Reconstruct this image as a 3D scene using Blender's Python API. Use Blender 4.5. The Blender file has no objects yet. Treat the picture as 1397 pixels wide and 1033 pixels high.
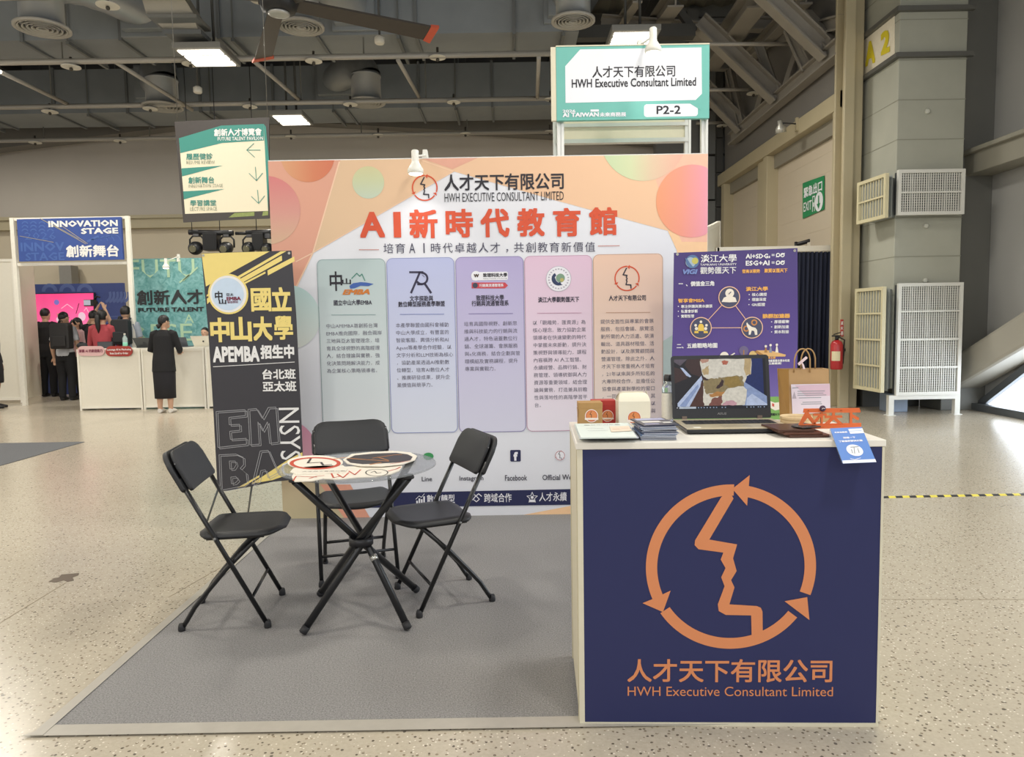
import bpy, bmesh, math, random
from mathutils import Vector, Matrix
random.seed(7)
C = bpy.context.scene.collection
SC = bpy.context.scene
# ------------------------------------------------------------------ camera
FPX, PITCH, ROLL, CAMH = 986.8, 0.0787, 0.0167, 1.374
cp, sp, cr, sr = math.cos(PITCH), math.sin(PITCH), math.cos(ROLL), math.sin(ROLL)
FWD = Vector((0, cp, -sp)); UP0 = Vector((0, sp, cp)); EX = Vector((1, 0, 0))
R_ = EX*cr - UP0*sr; U_ = EX*sr + UP0*cr
cam = bpy.data.cameras.new('camera'); camo = bpy.data.objects.new('camera', cam); C.objects.link(camo)
cam.sensor_width = 36; cam.sensor_fit = 'HORIZONTAL'; cam.lens = FPX/1397*36; cam.clip_end = 200
m4 = Matrix((R_, U_, -FWD)).transposed().to_4x4(); m4.translation = Vector((0, 0, CAMH))
camo.matrix_world = m4; SC.camera = camo
# ------------------------------------------------------------------ world and exposure
W = bpy.data.worlds.new('hall_daylight'); SC.world = W; W.use_nodes = True
nt = W.node_tree; bg = nt.nodes['Background']
WORLD_STRENGTH = 0.50
tc = nt.nodes.new('ShaderNodeTexCoord'); sx = nt.nodes.new('ShaderNodeSeparateXYZ'); rp = nt.nodes.new('ShaderNodeValToRGB')
nt.links.new(tc.outputs['Generated'], sx.inputs[0]); nt.links.new(sx.outputs['Z'], rp.inputs[0]); nt.links.new(rp.outputs[0], bg.inputs[0])
rp.color_ramp.elements[0].color = (.80, .80, .80, 1); rp.color_ramp.elements[1].color = (1.0, 1.0, 1.0, 1)
bg.inputs[1].default_value = WORLD_STRENGTH
SC.view_settings.view_transform = 'Standard'; SC.view_settings.look = 'None'
SC.view_settings.exposure = 0.0; SC.view_settings.gamma = 1; SC.view_settings.use_curve_mapping = False
SC.cycles.use_denoising = True
SC.cycles.max_bounces = 6; SC.cycles.transparent_max_bounces = 12

def area(name, loc, sx_, sy_, power, col, direction, spread=math.pi):
    l = bpy.data.lights.new(name, 'AREA'); l.shape = 'RECTANGLE'; l.size = sx_; l.size_y = sy_; l.energy = power; l.color = col
    l.spread = spread
    o = bpy.data.objects.new(name, l); C.objects.link(o); o.location = loc
    o.rotation_euler = Vector(direction).to_track_quat('-Z', 'Y').to_euler()
    return o
# daylight from the glazed right side of the hall (the windows run on towards the camera)
area('daylight_through_side_glazing', (7.6, 3.0, 2.6), 9.0, 4.0, 430, (.86, .94, 1.0), (-1, .05, -.12))
area('added_warm_light_left', (-12.5, 2.0, 4.2), 8.0, 4.0, 220, (1.0, .89, .68), (1, .35, -.35))  # added warm area light out of view, yellows the floor at left
area('added_front_fill_light', (-1.0, -6.0, 4.4), 10.0, 2.4, 215, (.97, .98, 1.0), (.08, 1, -.33))  # added fill light behind the camera, brightens the backdrop from the front

# ------------------------------------------------------------------ photo -> place
def ray(px, py):
    a, b = px-698.5, py-516.5
    x, y = cr*a-sr*b, sr*a+cr*b
    return EX*(x/FPX) + FWD + UP0*(-y/FPX)
CAM = Vector((0, 0, CAMH))
def F(px, py, z=0):
    r = ray(px, py); return CAM + r*((z-CAMH)/r.z)
def PY(px, py, Y):
    r = ray(px, py); return CAM + r*(Y/r.y)
def PX(px, py, X):
    r = ray(px, py); return CAM + r*(X/r.x)
# ------------------------------------------------------------------ materials
def lin(h):
    if isinstance(h, str):
        h = h.lstrip('#'); h = [int(h[i:i+2], 16) for i in (0, 2, 4)]
    return tuple(((v/255)/12.92 if v/255 < .04045 else ((v/255+.055)/1.055)**2.4) for v in h) + (1,)
MC = {}
def mat(name, col, rough=.6, metal=0, var=.06, scale=25, bump=0, emit=0, trans=0, alpha=1, coat=0, spec=.5):
    if name in MC: return MC[name]
    m = bpy.data.materials.new(name); m.use_nodes = True; n = m.node_tree; b = n.nodes['Principled BSDF']
    c = lin(col)
    tcn = n.nodes.new('ShaderNodeTexCoord'); no = n.nodes.new('ShaderNodeTexNoise'); no.inputs['Scale'].default_value = scale; no.inputs['Detail'].default_value = 4
    n.links.new(tcn.outputs['Object'], no.inputs['Vector'])
    mx = n.nodes.new('ShaderNodeMix'); mx.data_type = 'RGBA'
    mx.inputs[6].default_value = tuple(v*(1-var) for v in c[:3])+(1,); mx.inputs[7].default_value = tuple(min(1, v*(1+var)) for v in c[:3])+(1,)
    n.links.new(no.outputs['Fac'], mx.inputs[0]); n.links.new(mx.outputs[2], b.inputs['Base Color'])
    b.inputs['Roughness'].default_value = rough; b.inputs['Metallic'].default_value = metal
    b.inputs['Specular IOR Level'].default_value = spec
    if trans: b.inputs['Transmission Weight'].default_value = trans
    if alpha < 1: b.inputs['Alpha'].default_value = alpha
    if coat: b.inputs['Coat Weight'].default_value = coat
    if emit:
        mb_ = n.nodes.new('ShaderNodeMix'); mb_.data_type = 'RGBA'; mb_.inputs[0].default_value = .85; n.links.new(mx.outputs[2], mb_.inputs[6]); mb_.inputs[7].default_value = (.01, .01, .012, 1); n.links.new(mb_.outputs[2], b.inputs['Base Color'])
        n.links.new(mx.outputs[2], b.inputs['Emission Color']); b.inputs['Emission Strength'].default_value = emit
    if bump:
        bp = n.nodes.new('ShaderNodeBump'); bp.inputs['Strength'].default_value = bump; bp.inputs['Distance'].default_value = .01
        n.links.new(no.outputs['Fac'], bp.inputs['Height']); n.links.new(bp.outputs[0], b.inputs['Normal'])
    MC[name] = m; return m
def grad(name, stops, d=(0, 0, 1), rough=.55, var=0):
    """printed colour blend: runs along d through the piece's own bounding box"""
    if name in MC: return MC[name]
    m = bpy.data.materials.new(name); m.use_nodes = True; n = m.node_tree; b = n.nodes['Principled BSDF']
    tcn = n.nodes.new('ShaderNodeTexCoord'); v = n.nodes.new('ShaderNodeVectorMath'); v.operation = 'DOT_PRODUCT'
    v.inputs[1].default_value = d; n.links.new(tcn.outputs['Generated'], v.inputs[0])
    r = n.nodes.new('ShaderNodeValToRGB'); n.links.new(v.outputs['Value'], r.inputs[0])
    e = r.color_ramp.elements
    while len(e) < len(stops): e.new(.5)
    for k, (p, c) in enumerate(stops): e[k].position = p; e[k].color = lin(c)
    n.links.new(r.outputs[0], b.inputs['Base Color']); b.inputs['Roughness'].default_value = rough
    MC[name] = m; return m
# ------------------------------------------------------------------ mesh builder
class MB:
    def __init__(s): s.v = []; s.f = []; s.m = []; s.smooth = []
    def add(s, vs, fs, mi=0, sm=False):
        k = len(s.v); s.v += [Vector(p) for p in vs]
        for f in fs: s.f.append([k+i for i in f]); s.m.append(mi); s.smooth.append(sm)
    def box(s, lo, hi, mi=0):
        x0, y0, z0 = lo; x1, y1, z1 = hi
        s.add([(x0,y0,z0),(x1,y0,z0),(x1,y1,z0),(x0,y1,z0),(x0,y0,z1),(x1,y0,z1),(x1,y1,z1),(x0,y1,z1)],
              [(0,3,2,1),(4,5,6,7),(0,1,5,4),(1,2,6,5),(2,3,7,6),(3,0,4,7)], mi)
    def prism(s, pts, off, mi=0, sm=False):
        pts = [Vector(p) for p in pts]; off = Vector(off); n = len(pts)
        s.add(pts+[p+off for p in pts], [list(range(n))[::-1], list(range(n, 2*n))]+[(i, (i+1) % n, n+(i+1) % n, n+i) for i in range(n)], mi, sm)
    def bar(s, a, b, w, h=None, mi=0, up=(0, 0, 1)):
        a, b = Vector(a), Vector(b); h = h or w; d = (b-a).normalized(); up = Vector(up)
        if abs(d.dot(up)) > .98: up = Vector((0, 1, 0))
        x = d.cross(up).normalized()*(w/2); z = x.cross(d).normalized()*(h/2)
        s.prism([a-x-z, a+x-z, a+x+z, a-x+z], b-a, mi)
    def tube(s, pts, r, n=10, mi=0, caps=True, closed=False):
        pts = [Vector(p) for p in pts]; rr = r if isinstance(r, (list, tuple)) else [r]*len(pts)
        N = len(pts); t0 = (pts[1]-pts[0]).normalized()
        a = t0.cross(Vector((0, 0, 1)) if abs(t0.z) < .9 else Vector((0, 1, 0))).normalized(); base = len(s.v)
        for i, p in enumerate(pts):
            if closed: t = (pts[(i+1) % N]-pts[i-1]).normalized()
            else: t = (pts[min(i+1, N-1)]-pts[max(i-1, 0)]).normalized()
            a = (a-t*a.dot(t)).normalized(); b = t.cross(a)
            q = rr[i]; q = q if isinstance(q, tuple) else (q, q)
            for k in range(n):
                g = 2*math.pi*k/n; s.v.append(p+a*math.cos(g)*q[0]+b*math.sin(g)*q[1])
        for i in range(N if closed else N-1):
            j = (i+1) % N
            for k in range(n):
                s.f.append([base+i*n+k, base+i*n+(k+1) % n, base+j*n+(k+1) % n, base+j*n+k]); s.m.append(mi); s.smooth.append(True)
        if caps and not closed:
            s.f.append([base+k for k in range(n)][::-1]); s.m.append(mi); s.smooth.append(False)
            s.f.append([base+(N-1)*n+k for k in range(n)]); s.m.append(mi); s.smooth.append(False)
    def lathe(s, c, prof, n=20, mi=0, axis=(0, 0, 1), sm=True, caps=True):
        """prof: (radius, height) pairs along axis from c"""
        ax = Vector(axis).normalized(); a = ax.cross(Vector((1, 0, 0)) if abs(ax.x) < .9 else Vector((0, 1, 0))).normalized(); b = ax.cross(a); c = Vector(c); base = len(s.v)
        for r, h in prof:
            for k in range(n):
                g = 2*math.pi*k/n; s.v.append(c+ax*h+(a*math.cos(g)+b*math.sin(g))*r)
        for i in range(len(prof)-1):
            for k in range(n):
                s.f.append([base+i*n+k, base+i*n+(k+1) % n, base+(i+1)*n+(k+1) % n, base+(i+1)*n+k]); s.m.append(mi); s.smooth.append(sm)
        for i, rev in ((0, True), (len(prof)-1, False)):
            if not caps or prof[0] == prof[-1]: break
            if prof[i][0] > 1e-5:
                q = [base+i*n+k for k in range(n)]; s.f.append(q[::-1] if rev else q); s.m.append(mi); s.smooth.append(False)
    def ball(s, c, r, n=12, mi=0):
        r = r if isinstance(r, tuple) else (r, r, r); c = Vector(c); base = len(s.v); h = n//2+1
        for i in range(h+1):
            th = math.pi*i/h
            for k in range(n):
                g = 2*math.pi*k/n; s.v.append(c+Vector((r[0]*math.sin(th)*math.cos(g), r[1]*math.sin(th)*math.sin(g), r[2]*math.cos(th))))
        for i in range(h):
            for k in range(n):
                s.f.append([base+i*n+k, base+(i+1)*n+k, base+(i+1)*n+(k+1) % n, base+i*n+(k+1) % n]); s.m.append(mi); s.smooth.append(True)
WPOS = {}
def obj(name, mb, mats, parent=None, bevel=0):
    """links the builder's shapes as ONE mesh object, its origin in the middle of its own shape"""
    vs = mb.v
    lo = Vector([min(v[i] for v in vs) for i in range(3)]); hi = Vector([max(v[i] for v in vs) for i in range(3)]); c = (lo+hi)/2
    if parent is None: c.z = lo.z
    me = bpy.data.meshes.new(name); me.from_pydata([v-c for v in vs], [], mb.f)
    for m in (mats if isinstance(mats, (list, tuple)) else [mats]): me.materials.append(m)
    me.polygons.foreach_set('material_index', mb.m); me.polygons.foreach_set('use_smooth', mb.smooth)
    bm = bmesh.new(); bm.from_mesh(me); bmesh.ops.remove_doubles(bm, verts=bm.verts, dist=1e-6); bmesh.ops.recalc_face_normals(bm, faces=bm.faces); bm.to_mesh(me); bm.free()
    o = bpy.data.objects.new(name, me); C.objects.link(o); WPOS[o.name] = c
    if parent: o.parent = parent; o.location = c-WPOS[parent.name]
    else: o.location = c
    if bevel:
        b = o.modifiers.new('bevel', 'BEVEL'); b.width = bevel; b.segments = 2; b.limit_method = 'ANGLE'; b.angle_limit = math.radians(40)
    return o
def tag(o, label=None, cat=None, group=None, kind=None):
    if label: o['label'] = label
    if cat: o['category'] = cat
    if group: o['group'] = group
    if kind: o['kind'] = kind
    return o
def thing(name, loc, label, cat, group=None, kind=None):
    o = bpy.data.objects.new(name, None); C.objects.link(o); o.empty_display_size = .1; o.location = loc; WPOS[o.name] = Vector(loc)
    return tag(o, label, cat, group, kind)
def struct(name, mb, mats, bevel=0, label=None):
    o = obj(name, mb, mats, bevel=bevel); o['kind'] = 'structure'
    if label: o['label'] = label
    return o
def dup(root, label=None, loc=None, rz=None, group=None):
    def cp_(o, par):
        c = o.copy(); C.objects.link(c)
        if par: c.parent = par
        for ch in [q for q in bpy.data.objects if q.parent == o]: cp_(ch, c)
        return c
    r = cp_(root, None)
    if loc is not None: r.location = loc
    if rz is not None: r.rotation_euler = (0, 0, rz)
    if label: r['label'] = label
    if group: r['group'] = group
    return r
# ------------------------------------------------------------------ lettering
TXT = {}
def glyphs(body, bold=0, space=1.0, res=2, shear=0):
    k = (body, bold, space, res, shear)
    if k not in TXT:
        cu = bpy.data.curves.new('lettering', 'FONT'); cu.body = body; cu.space_character = space; cu.resolution_u = res; cu.shear = shear
        o = bpy.data.objects.new('lettering', cu); me = o.to_mesh()
        v0, f0 = [v.co.copy() for v in me.vertices], [list(p.vertices) for p in me.polygons]
        if bold > .008:   # heavier strokes: the outline laid down several times, shifted by the extra stroke width
            n = 8 if bold > .03 and res > 1 else 4; vs, fs = [], []
            for i in range(n+(n == 8)):
                g = 2*math.pi*(i if n == 8 else i+.5)/n; r = 0 if i == 8 else bold*.9*(1.414 if i % 2 or n == 4 else 1); b = len(vs)
                vs += [v+Vector((r*math.cos(g), r*math.sin(g), i)) for v in v0]; fs += [[b+q for q in f] for f in f0]
            v0, f0 = vs, fs
        TXT[k] = (v0, f0)
        o.to_mesh_clear(); bpy.data.objects.remove(o); bpy.data.curves.remove(cu)
    return TXT[k]
class Panel:
    """a flat printed face standing in the place: O a point on it, eu/ev its own right and up, n towards the viewer"""
    def __init__(s, O, eu=(1, 0, 0), ev=(0, 0, 1), eps=.0012):
        s.O = Vector(O); s.eu = Vector(eu).normalized(); s.ev = Vector(ev).normalized(); s.n = s.eu.cross(s.ev).normalized(); s.eps = eps
    def uv(s, px, py):
        r = ray(px, py); t = (s.O-CAM).dot(s.n)/r.dot(s.n); p = CAM+r*t-s.O
        return p.dot(s.eu), p.dot(s.ev)
    def P(s, u, v, l=0): return s.O+s.eu*u+s.ev*v+s.n*(l*s.eps)
    def p(s, px, py, l=0): return s.P(*s.uv(px, py), l)
    def sc(s, px, py):
        a, b = s.uv(px-.5, py), s.uv(px+.5, py); return math.hypot(a[0]-b[0], a[1]-b[1])
    def board(s, mb, pts, t, mi=0):
        mb.prism([s.p(*q) for q in pts], s.n*-t, mi)
    def poly(s, mb, pts, l, mi=0): mb.add([s.p(x, y, l) for x, y in pts], [list(range(len(pts)))], mi)
    def upoly(s, mb, pts, l, mi=0): mb.add([s.P(u, v, l) for u, v in pts], [list(range(len(pts)))], mi)
    def rrect(s, mb, x0, y0, x1, y1, r, l, mi=0, line=None, lmi=0):
        a, b = s.uv(x0, y0), s.uv(x1, y1); k = s.sc((x0+x1)/2, (y0+y1)/2); r *= k
        u0, u1, v0, v1 = min(a[0], b[0]), max(a[0], b[0]), min(a[1], b[1]), max(a[1], b[1])
        def path(e):
            o = []
            for cx, cy, g in ((u1-r, v1-r, 0), (u0+r, v1-r, 90), (u0+r, v0+r, 180), (u1-r, v0+r, 270)):
                for q in range(7):
                    t = math.radians(g+q*15); o.append((cx+(r+e)*math.cos(t), cy+(r+e)*math.sin(t)))
            return o
        q = path(0)
        if mi is not None: s.upoly(mb, q, l, mi)
        if line:
            o = path(line*k); n = len(q); mb.add([s.P(u, v, l+.5) for u, v in q+o], [(i, (i+1) % n, n+(i+1) % n, n+i) for i in range(n)], lmi)
    def disc(s, mb, cx, cy, r, l, mi=0, n=40, ry=None, clip=None):
        c = s.uv(cx, cy); k = s.sc(cx, cy); pts = []
        for i in range(n):
            g = 2*math.pi*i/n; u, v = c[0]+r*k*math.cos(g), c[1]+(ry or r)*k*math.sin(g)
            if clip: u = min(max(u, clip[0]), clip[2]); v = min(max(v, clip[1]), clip[3])
            pts.append((u, v))
        s.upoly(mb, pts, l, mi)
    def ring(s, mb, cx, cy, r0, r1, l, mi=0, a0=0, a1=360, n=48):
        c = s.uv(cx, cy); k = s.sc(cx, cy); v = []
        for i in range(n+1):
            g = math.radians(a0+(a1-a0)*i/n)
            for r in (r0, r1): v.append(s.P(c[0]+r*k*math.cos(g), c[1]+r*k*math.sin(g), l))
        mb.add(v, [(2*i, 2*i+1, 2*i+3, 2*i+2) for i in range(n)], mi)
    def line(s, mb, pts, w, l, mi=0):
        for (x0, y0), (x1, y1) in zip(pts, pts[1:]):
            a, b = Vector(s.uv(x0, y0)), Vector(s.uv(x1, y1)); d = b-a; k = s.sc(x0, y0)*w/2
            if d.length < 1e-9: continue
            d.normalize(); q = Vector((-d.y, d.x))*k; e = d*k*.5
            s.upoly(mb, [a-q-e, b-q+e, b+q+e, a+q-e], l, mi)
    def text(s, mb, body, x0, y0, x1, y1, l=2, mi=0, bold=0, res=2, rot=0, shear=0, space=1.0):
        """lettering fitted to the box the photo shows it in"""
        vs, fs = glyphs(body, bold, space, res, shear)
        if not vs: return
        ax, bx = min(v.x for v in vs), max(v.x for v in vs); ay, by = min(v.y for v in vs), max(v.y for v in vs)
        cx, cy = (x0+x1)/2, (y0+y1)/2; c = s.uv(cx, cy); k = s.sc(cx, cy); w, h = (x1-x0)*k, (y1-y0)*k
        out = []
        for v in vs:
            u, t = ((v.x-ax)/max(bx-ax, 1e-6)-.5), ((v.y-ay)/max(by-ay, 1e-6)-.5)
            if rot == 90: u, t = t, -u
            out.append(s.P(c[0]+u*w, c[1]+t*h, l+v.z*.07))
        mb.add(out, fs, mi)
    def spread(s, mb, body, x0, x1, yc, size, l=2, mi=0, bold=0, dy=0):
        n = len(body)
        for i, ch in enumerate(body):
            f = i/(n-1); x = x0+(x1-x0)*f; y = yc+dy*f
            if ch in '，、。 ': 
                if ch != ' ': s.text(mb, '，', x-size*.1, y+size*.15, x+size*.12, y+size*.5, l, mi)
                continue
            w = size*(.62 if ch.isascii() and ch != 'I' else .12 if ch == 'I' else 1)
            if ch == '一': s.text(mb, ch, x-w/2, y-size*.06, x+w/2, y+size*.06, l, mi, bold); continue
            s.text(mb, ch, x-w/2, y-size/2, x+w/2, y+size/2, l, mi, bold)
    def para(s, mb, lines, x0, y0, dy, size, l=2, mi=0, bold=0, space=1.0, lean=0, res=1):
        """natural-width lines: size is the em in photo pixels; x0 the left edge, y0 the first baseline"""
        for i, t in enumerate(lines):
            vs, fs = glyphs(t, bold, space, res); x, y = x0+lean*i, y0+dy*i
            if not vs: continue
            c = s.uv(x, y); k = s.sc(x, y)*size
            mb.add([s.P(c[0]+v.x*k, c[1]+v.y*k, l+v.z*.07) for v in vs], fs, mi)
LOGO_FACE = [(405,148),(298,325),(296,345),(312,362),(415,376),(404,405),(424,440),(406,478),(420,515),(392,590),(396,618),(425,634),(530,636),(532,722),
             (578,710),(577,620),(570,604),(553,597),(440,590),(461,520),(447,490),(470,452),(455,400),(472,342),(357,322),(457,152),(438,118)]
def logo(p, mb, cx, cy, R, l, ring_mi, face_mi, thin=1.0, face_thin=False):
    k = R/352
    def q(x, y): return (cx+(x-445)*k, cy+(y-437)*k)
    p.ring(mb, cx, cy, R*(1-.134*thin), R, l, ring_mi, 88, 203)
    p.ring(mb, cx, cy, R*(1-.134*thin), R, l, ring_mi, 214, 322)
    p.ring(mb, cx, cy, R*(1-.134*thin), R, l, ring_mi, 340, 440)
    for t in ([(80,585),(122,568),(197,533),(165,622)], [(668,577),(762,560),(771,655),(705,605)], [(452,112),(524,55),(513,182)]):
        p.poly(mb, [q(*w) for w in t], l+.4, ring_mi)
    if not face_thin: p.poly(mb, [q(*w) for w in LOGO_FACE], l+.2, face_mi)
    else:
        mid = [(430,150),(335,335),(445,352),(425,400),(447,445),(425,480),(442,518),(415,612),(550,616),(556,715)]
        p.line(mb, [q(*w) for w in mid], 34*k, l+.2, face_mi)
# ================================================================== SETTING
def floor_material():
    m = bpy.data.materials.new('polished_terrazzo_concrete'); m.use_nodes = True; n = m.node_tree; b = n.nodes['Principled BSDF']; L = n.links.new
    tc = n.nodes.new('ShaderNodeTexCoord')
    def vor(scale, thr, soft, share):
        v = n.nodes.new('ShaderNodeTexVoronoi'); v.inputs['Scale'].default_value = scale; L(tc.outputs['Object'], v.inputs['Vector'])
        nz = n.nodes.new('ShaderNodeTexNoise'); nz.inputs['Scale'].default_value = scale*2; L(tc.outputs['Object'], nz.inputs['Vector'])
        ad = n.nodes.new('ShaderNodeMath'); ad.operation = 'MULTIPLY_ADD'; L(nz.outputs['Fac'], ad.inputs[0]); ad.inputs[1].default_value = .35; L(v.outputs['Distance'], ad.inputs[2])
        r = n.nodes.new('ShaderNodeMapRange'); L(ad.outputs[0], r.inputs[0]); r.inputs[1].default_value = thr+soft; r.inputs[2].default_value = thr; r.inputs[3].default_value = 0; r.inputs[4].default_value = 1
        sp_ = n.nodes.new('ShaderNodeSeparateColor'); L(v.outputs['Color'], sp_.inputs[0])
        g = n.nodes.new('ShaderNodeMath'); g.operation = 'LESS_THAN'; L(sp_.outputs[0], g.inputs[0]); g.inputs[1].default_value = share
        mu = n.nodes.new('ShaderNodeMath'); mu.operation = 'MULTIPLY'; L(r.outputs[0], mu.inputs[0]); L(g.outputs[0], mu.inputs[1])
        return mu.outputs[0], sp_.outputs[1]
    def mix(f, a, c):
        x = n.nodes.new('ShaderNodeMix'); x.data_type = 'RGBA'
        L(f, x.inputs[0])
        if isinstance(a, tuple): x.inputs[6].default_value = a
        else: L(a, x.inputs[6])
        if isinstance(c, tuple): x.inputs[7].default_value = c
        else: L(c, x.inputs[7])
        return x.outputs[2]
    nz = n.nodes.new('ShaderNodeTexNoise'); nz.inputs['Scale'].default_value = .7; nz.inputs['Detail'].default_value = 6; L(tc.outputs['Object'], nz.inputs['Vector'])
    fine = n.nodes.new('ShaderNodeTexNoise'); fine.inputs['Scale'].default_value = 90; fine.inputs['Detail'].default_value = 3; L(tc.outputs['Object'], fine.inputs['Vector'])
    base = mix(nz.outputs['Fac'], lin('#bfb5a1'), lin('#d2c9b7'))
    base = mix(fine.outputs['Fac'], base, lin('#b0a593'))
    fd, cd = vor(52, .40, .06, .62); chipcol = n.nodes.new('ShaderNodeValToRGB'); L(cd, chipcol.inputs[0])
    chipcol.color_ramp.elements[0].color = lin('#5e564b'); chipcol.color_ramp.elements[1].color = lin('#9a8c76')
    base = mix(fd, base, chipcol.outputs[0])
    fw, _ = vor(70, .38, .05, .42); base = mix(fw, base, lin('#e6dfcf'))
    fb, _ = vor(27, .32, .04, .20); base = mix(fb, base, lin('#6d665c'))
    L(base, b.inputs['Base Color'])
    rr = n.nodes.new('ShaderNodeMapRange'); L(nz.outputs['Fac'], rr.inputs[0]); rr.inputs[3].default_value = .15; rr.inputs[4].default_value = .27
    L(rr.outputs[0], b.inputs['Roughness']); b.inputs['Specular IOR Level'].default_value = .5
    return m
mb = MB(); mb.box((-24, -9, -.15), (9, 24, 0)); struct('floor', mb, floor_material())
WALLY = 18.5
wallm = mat('grey_painted_wall', '#cac2b7', .75, var=.05, scale=1.2)
wallm_lo = mat('beige_painted_wall', '#cdc1aa', .75, var=.04, scale=1.2)
tan = mat('tan_painted_steel', '#b6ab8e', .5, var=.07, scale=3)
darkm = mat('charcoal_steel', '#4a4a48', .6, var=.12, scale=3)
midm = mat('grey_galvanised_steel', '#a2a5a7', .38, .5, var=.16, scale=2.5)
roofm = mat('dark_roof_sheet', '#77756c', .7, var=.15, scale=1)
panelgrey = mat('blue_grey_wall_panel', '#7d7f7e', .65, var=.08, scale=1.5)
aps = [(-60, 215), (0, 204), (330, 163), (760, 187), (1010, 206)]
tops = [PY(x, y, WALLY) for x, y in aps]
mb = MB(); lo_z = PY(200, 310, WALLY).z
mb.prism([(tops[0].x-5, WALLY, lo_z)]+[(tops[-1].x, WALLY, lo_z)]+[tuple(t) for t in tops[::-1]]+[(tops[0].x-5, WALLY, tops[0].z-.3)], (0, .3, 0)); struct('wall_back', mb, wallm)
mb = MB(); mb.box((-24, WALLY, 0), (5.4, WALLY+.3, lo_z)); struct('wall_back_lower', mb, wallm_lo)
mb = MB(); za, zb = PY(200, 311, WALLY-.2).z, PY(200, 295, WALLY-.2).z; mb.box((-24, WALLY-.22, za), (4.9, WALLY, zb)); mb.box((-24, WALLY-.3, zb-.06), (4.9, WALLY-.2, zb+.02)); struct('trim_1', mb, tan)
mb = MB()
for (x0, y0), (x1, y1) in zip(aps, aps[1:]):
    a, b = PY(x0, y0, WALLY-.5), PY(x1, y1, WALLY-.5); mb.bar(a+Vector((0, 0, .22)), b+Vector((0, 0, .22)), .4, .5)
struct('trim_2', mb, mat('grey_eaves_steel', '#75716a', .6, var=.1, scale=2))
# far end, right of the backdrop: ribbed grey cladding panels
mb = MB()
x0 = PY(962, 300, 17.6).x
for i in range(9): mb.box((x0-1.2, 17.5-.03*(i % 2), i*1.05), (5.6, 17.8, i*1.05+1.0))
mb.box((4.2, 17.3, 0), (4.45, 17.5, 8.5)); struct('wall_back_cladding', mb, panelgrey)
# roof: corrugated sheet high above, closed to the back
mb = MB(); n = 150; pts = []
for i in range(n+1):
    x = -24+33*i/n; pts.append((x, 8.6+(.07 if i % 2 else 0)))
mb.add([(x, -3, z) for x, z in pts]+[(x, 24, z) for x, z in pts], [(i, i+1, n+2+i, n+1+i) for i in range(n)])
mb.box((-24, -3, 8.8), (9, 24, 8.9)); struct('ceiling', mb, roofm)
mb = MB()
for y in (11.0, 13.2, 15.4, 17.6): mb.bar((-24, y, 8.35), (6.4, y, 8.35), .16, .3)
struct('ceiling_purlins', mb, darkm)
mb = MB()
for x in (-12, -7.0, -2.2, 1.1, 2.9): mb.bar((x, 6, 7.75), (x, 18.3, 7.75), .2, .42)
struct('ceiling_rafters', mb, darkm)
mb = MB()   # main roof truss running across behind the ducts
yt = 13.55
mb.bar((-24, yt, 6.55), (3.4, yt, 6.55), .22, .22); mb.bar((-24, yt, 8.1), (3.4, yt, 8.1), .22, .22)
for i in range(12):
    x = -23+i*2.2; mb.bar((x, yt, 6.55), (x+1.1, yt, 8.1), .12, .12); mb.bar((x+1.1, yt, 8.1), (x+2.2, yt, 6.55), .12, .12)
struct('ceiling_truss', mb, darkm)
# right wall with its roller doors
WX = 5.04
zl0, zl1 = PX(1148, 152, WX).z, PX(1148, 128, WX).z
mb = MB(); mb.box((WX+.25, 11.0, 0), (WX+.5, 17.5, 8.6)); struct('wall_right', mb, mat('pale_wall_sheet', '#b1a795', .7, var=.05, scale=1))
mb = MB(); mb.box((WX+.06, 11.0, zl1), (WX+.24, 17.4, zl1+2.6)); struct('wall_right_upper', mb, mat('dim_grey_wall_panel', '#807d79', .7, var=.06, scale=1))
mb = MB(); mb.box((WX-.12, 11.0, zl0), (WX+.24, 17.4, zl1)); struct('trim_3', mb, tan, bevel=.01)
mb = MB()
for y in (11.05, 14.1, 16.9):
    mb.box((WX-.1, y, 0), (WX+.24, y+.22, zl0))
mb.box((WX-.04, 14.32, 0), (WX+.24, 14.8, zl0)); struct('trim_4', mb, tan, bevel=.01)
for i, (ya, yb) in enumerate(((11.27, 14.1), (14.8, 16.9))):
    mb = MB(); k = 60
    mb.box((WX+.12, ya, 0), (WX+.2, yb, zl0-.25))
    for j in range(14): mb.box((WX+.117, ya, .1+j*.3), (WX+.123, yb, .1+j*.3+.006))
    d = struct('door_%d' % (i+1), mb, mat('pale_roller_door', '#c6baa6', .6, var=.03, scale=2), label=('pale roller door carrying the green exit sign', 'pale roller door farther along the right wall')[i])
    mb = MB(); mb.box((WX+.04, ya, zl0-.25), (WX+.2, yb, zl0)); obj('roller_housing', mb, mat('door_housing_grey', '#8b8679', .6), d)
# tan steel column and the concrete pier
mb = MB(); xa, xb = PY(1149, 300, 10.7).x, PY(1174, 300, 10.78).x
mb.box((xa, 10.7, 0), (PY(1163, 300, 10.7).x, 10.76, 8.6)); mb.box((xa+.1, 10.76, 0), (xa+.16, 11.0, 8.6)); mb.box((xa+.16, 10.78, 0), (xb, 11.05, 8.6)); mb.box((xa, 11.0, 0), (xa+.15, 11.05, 8.6))
struct('column_tan', mb, tan, bevel=.012)
PYF = 9.95
px0, px1 = PY(1221, 300, PYF).x, PY(1312, 300, PYF).x
mb = MB(); mb.box((px0, PYF, .36), (px1, PYF+1.1, 8.6))
conc = mat('board_marked_concrete', '#a9aa9e', .8, var=.12, scale=2.2, bump=.15)
struct('column_concrete', mb, conc, bevel=.01)
mb = MB()
for i in range(16):
    z = .6+i*.52; mb.box((px0-.004, PYF-.004, z), (px1+.004, PYF+1.0, z+.012))
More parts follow.
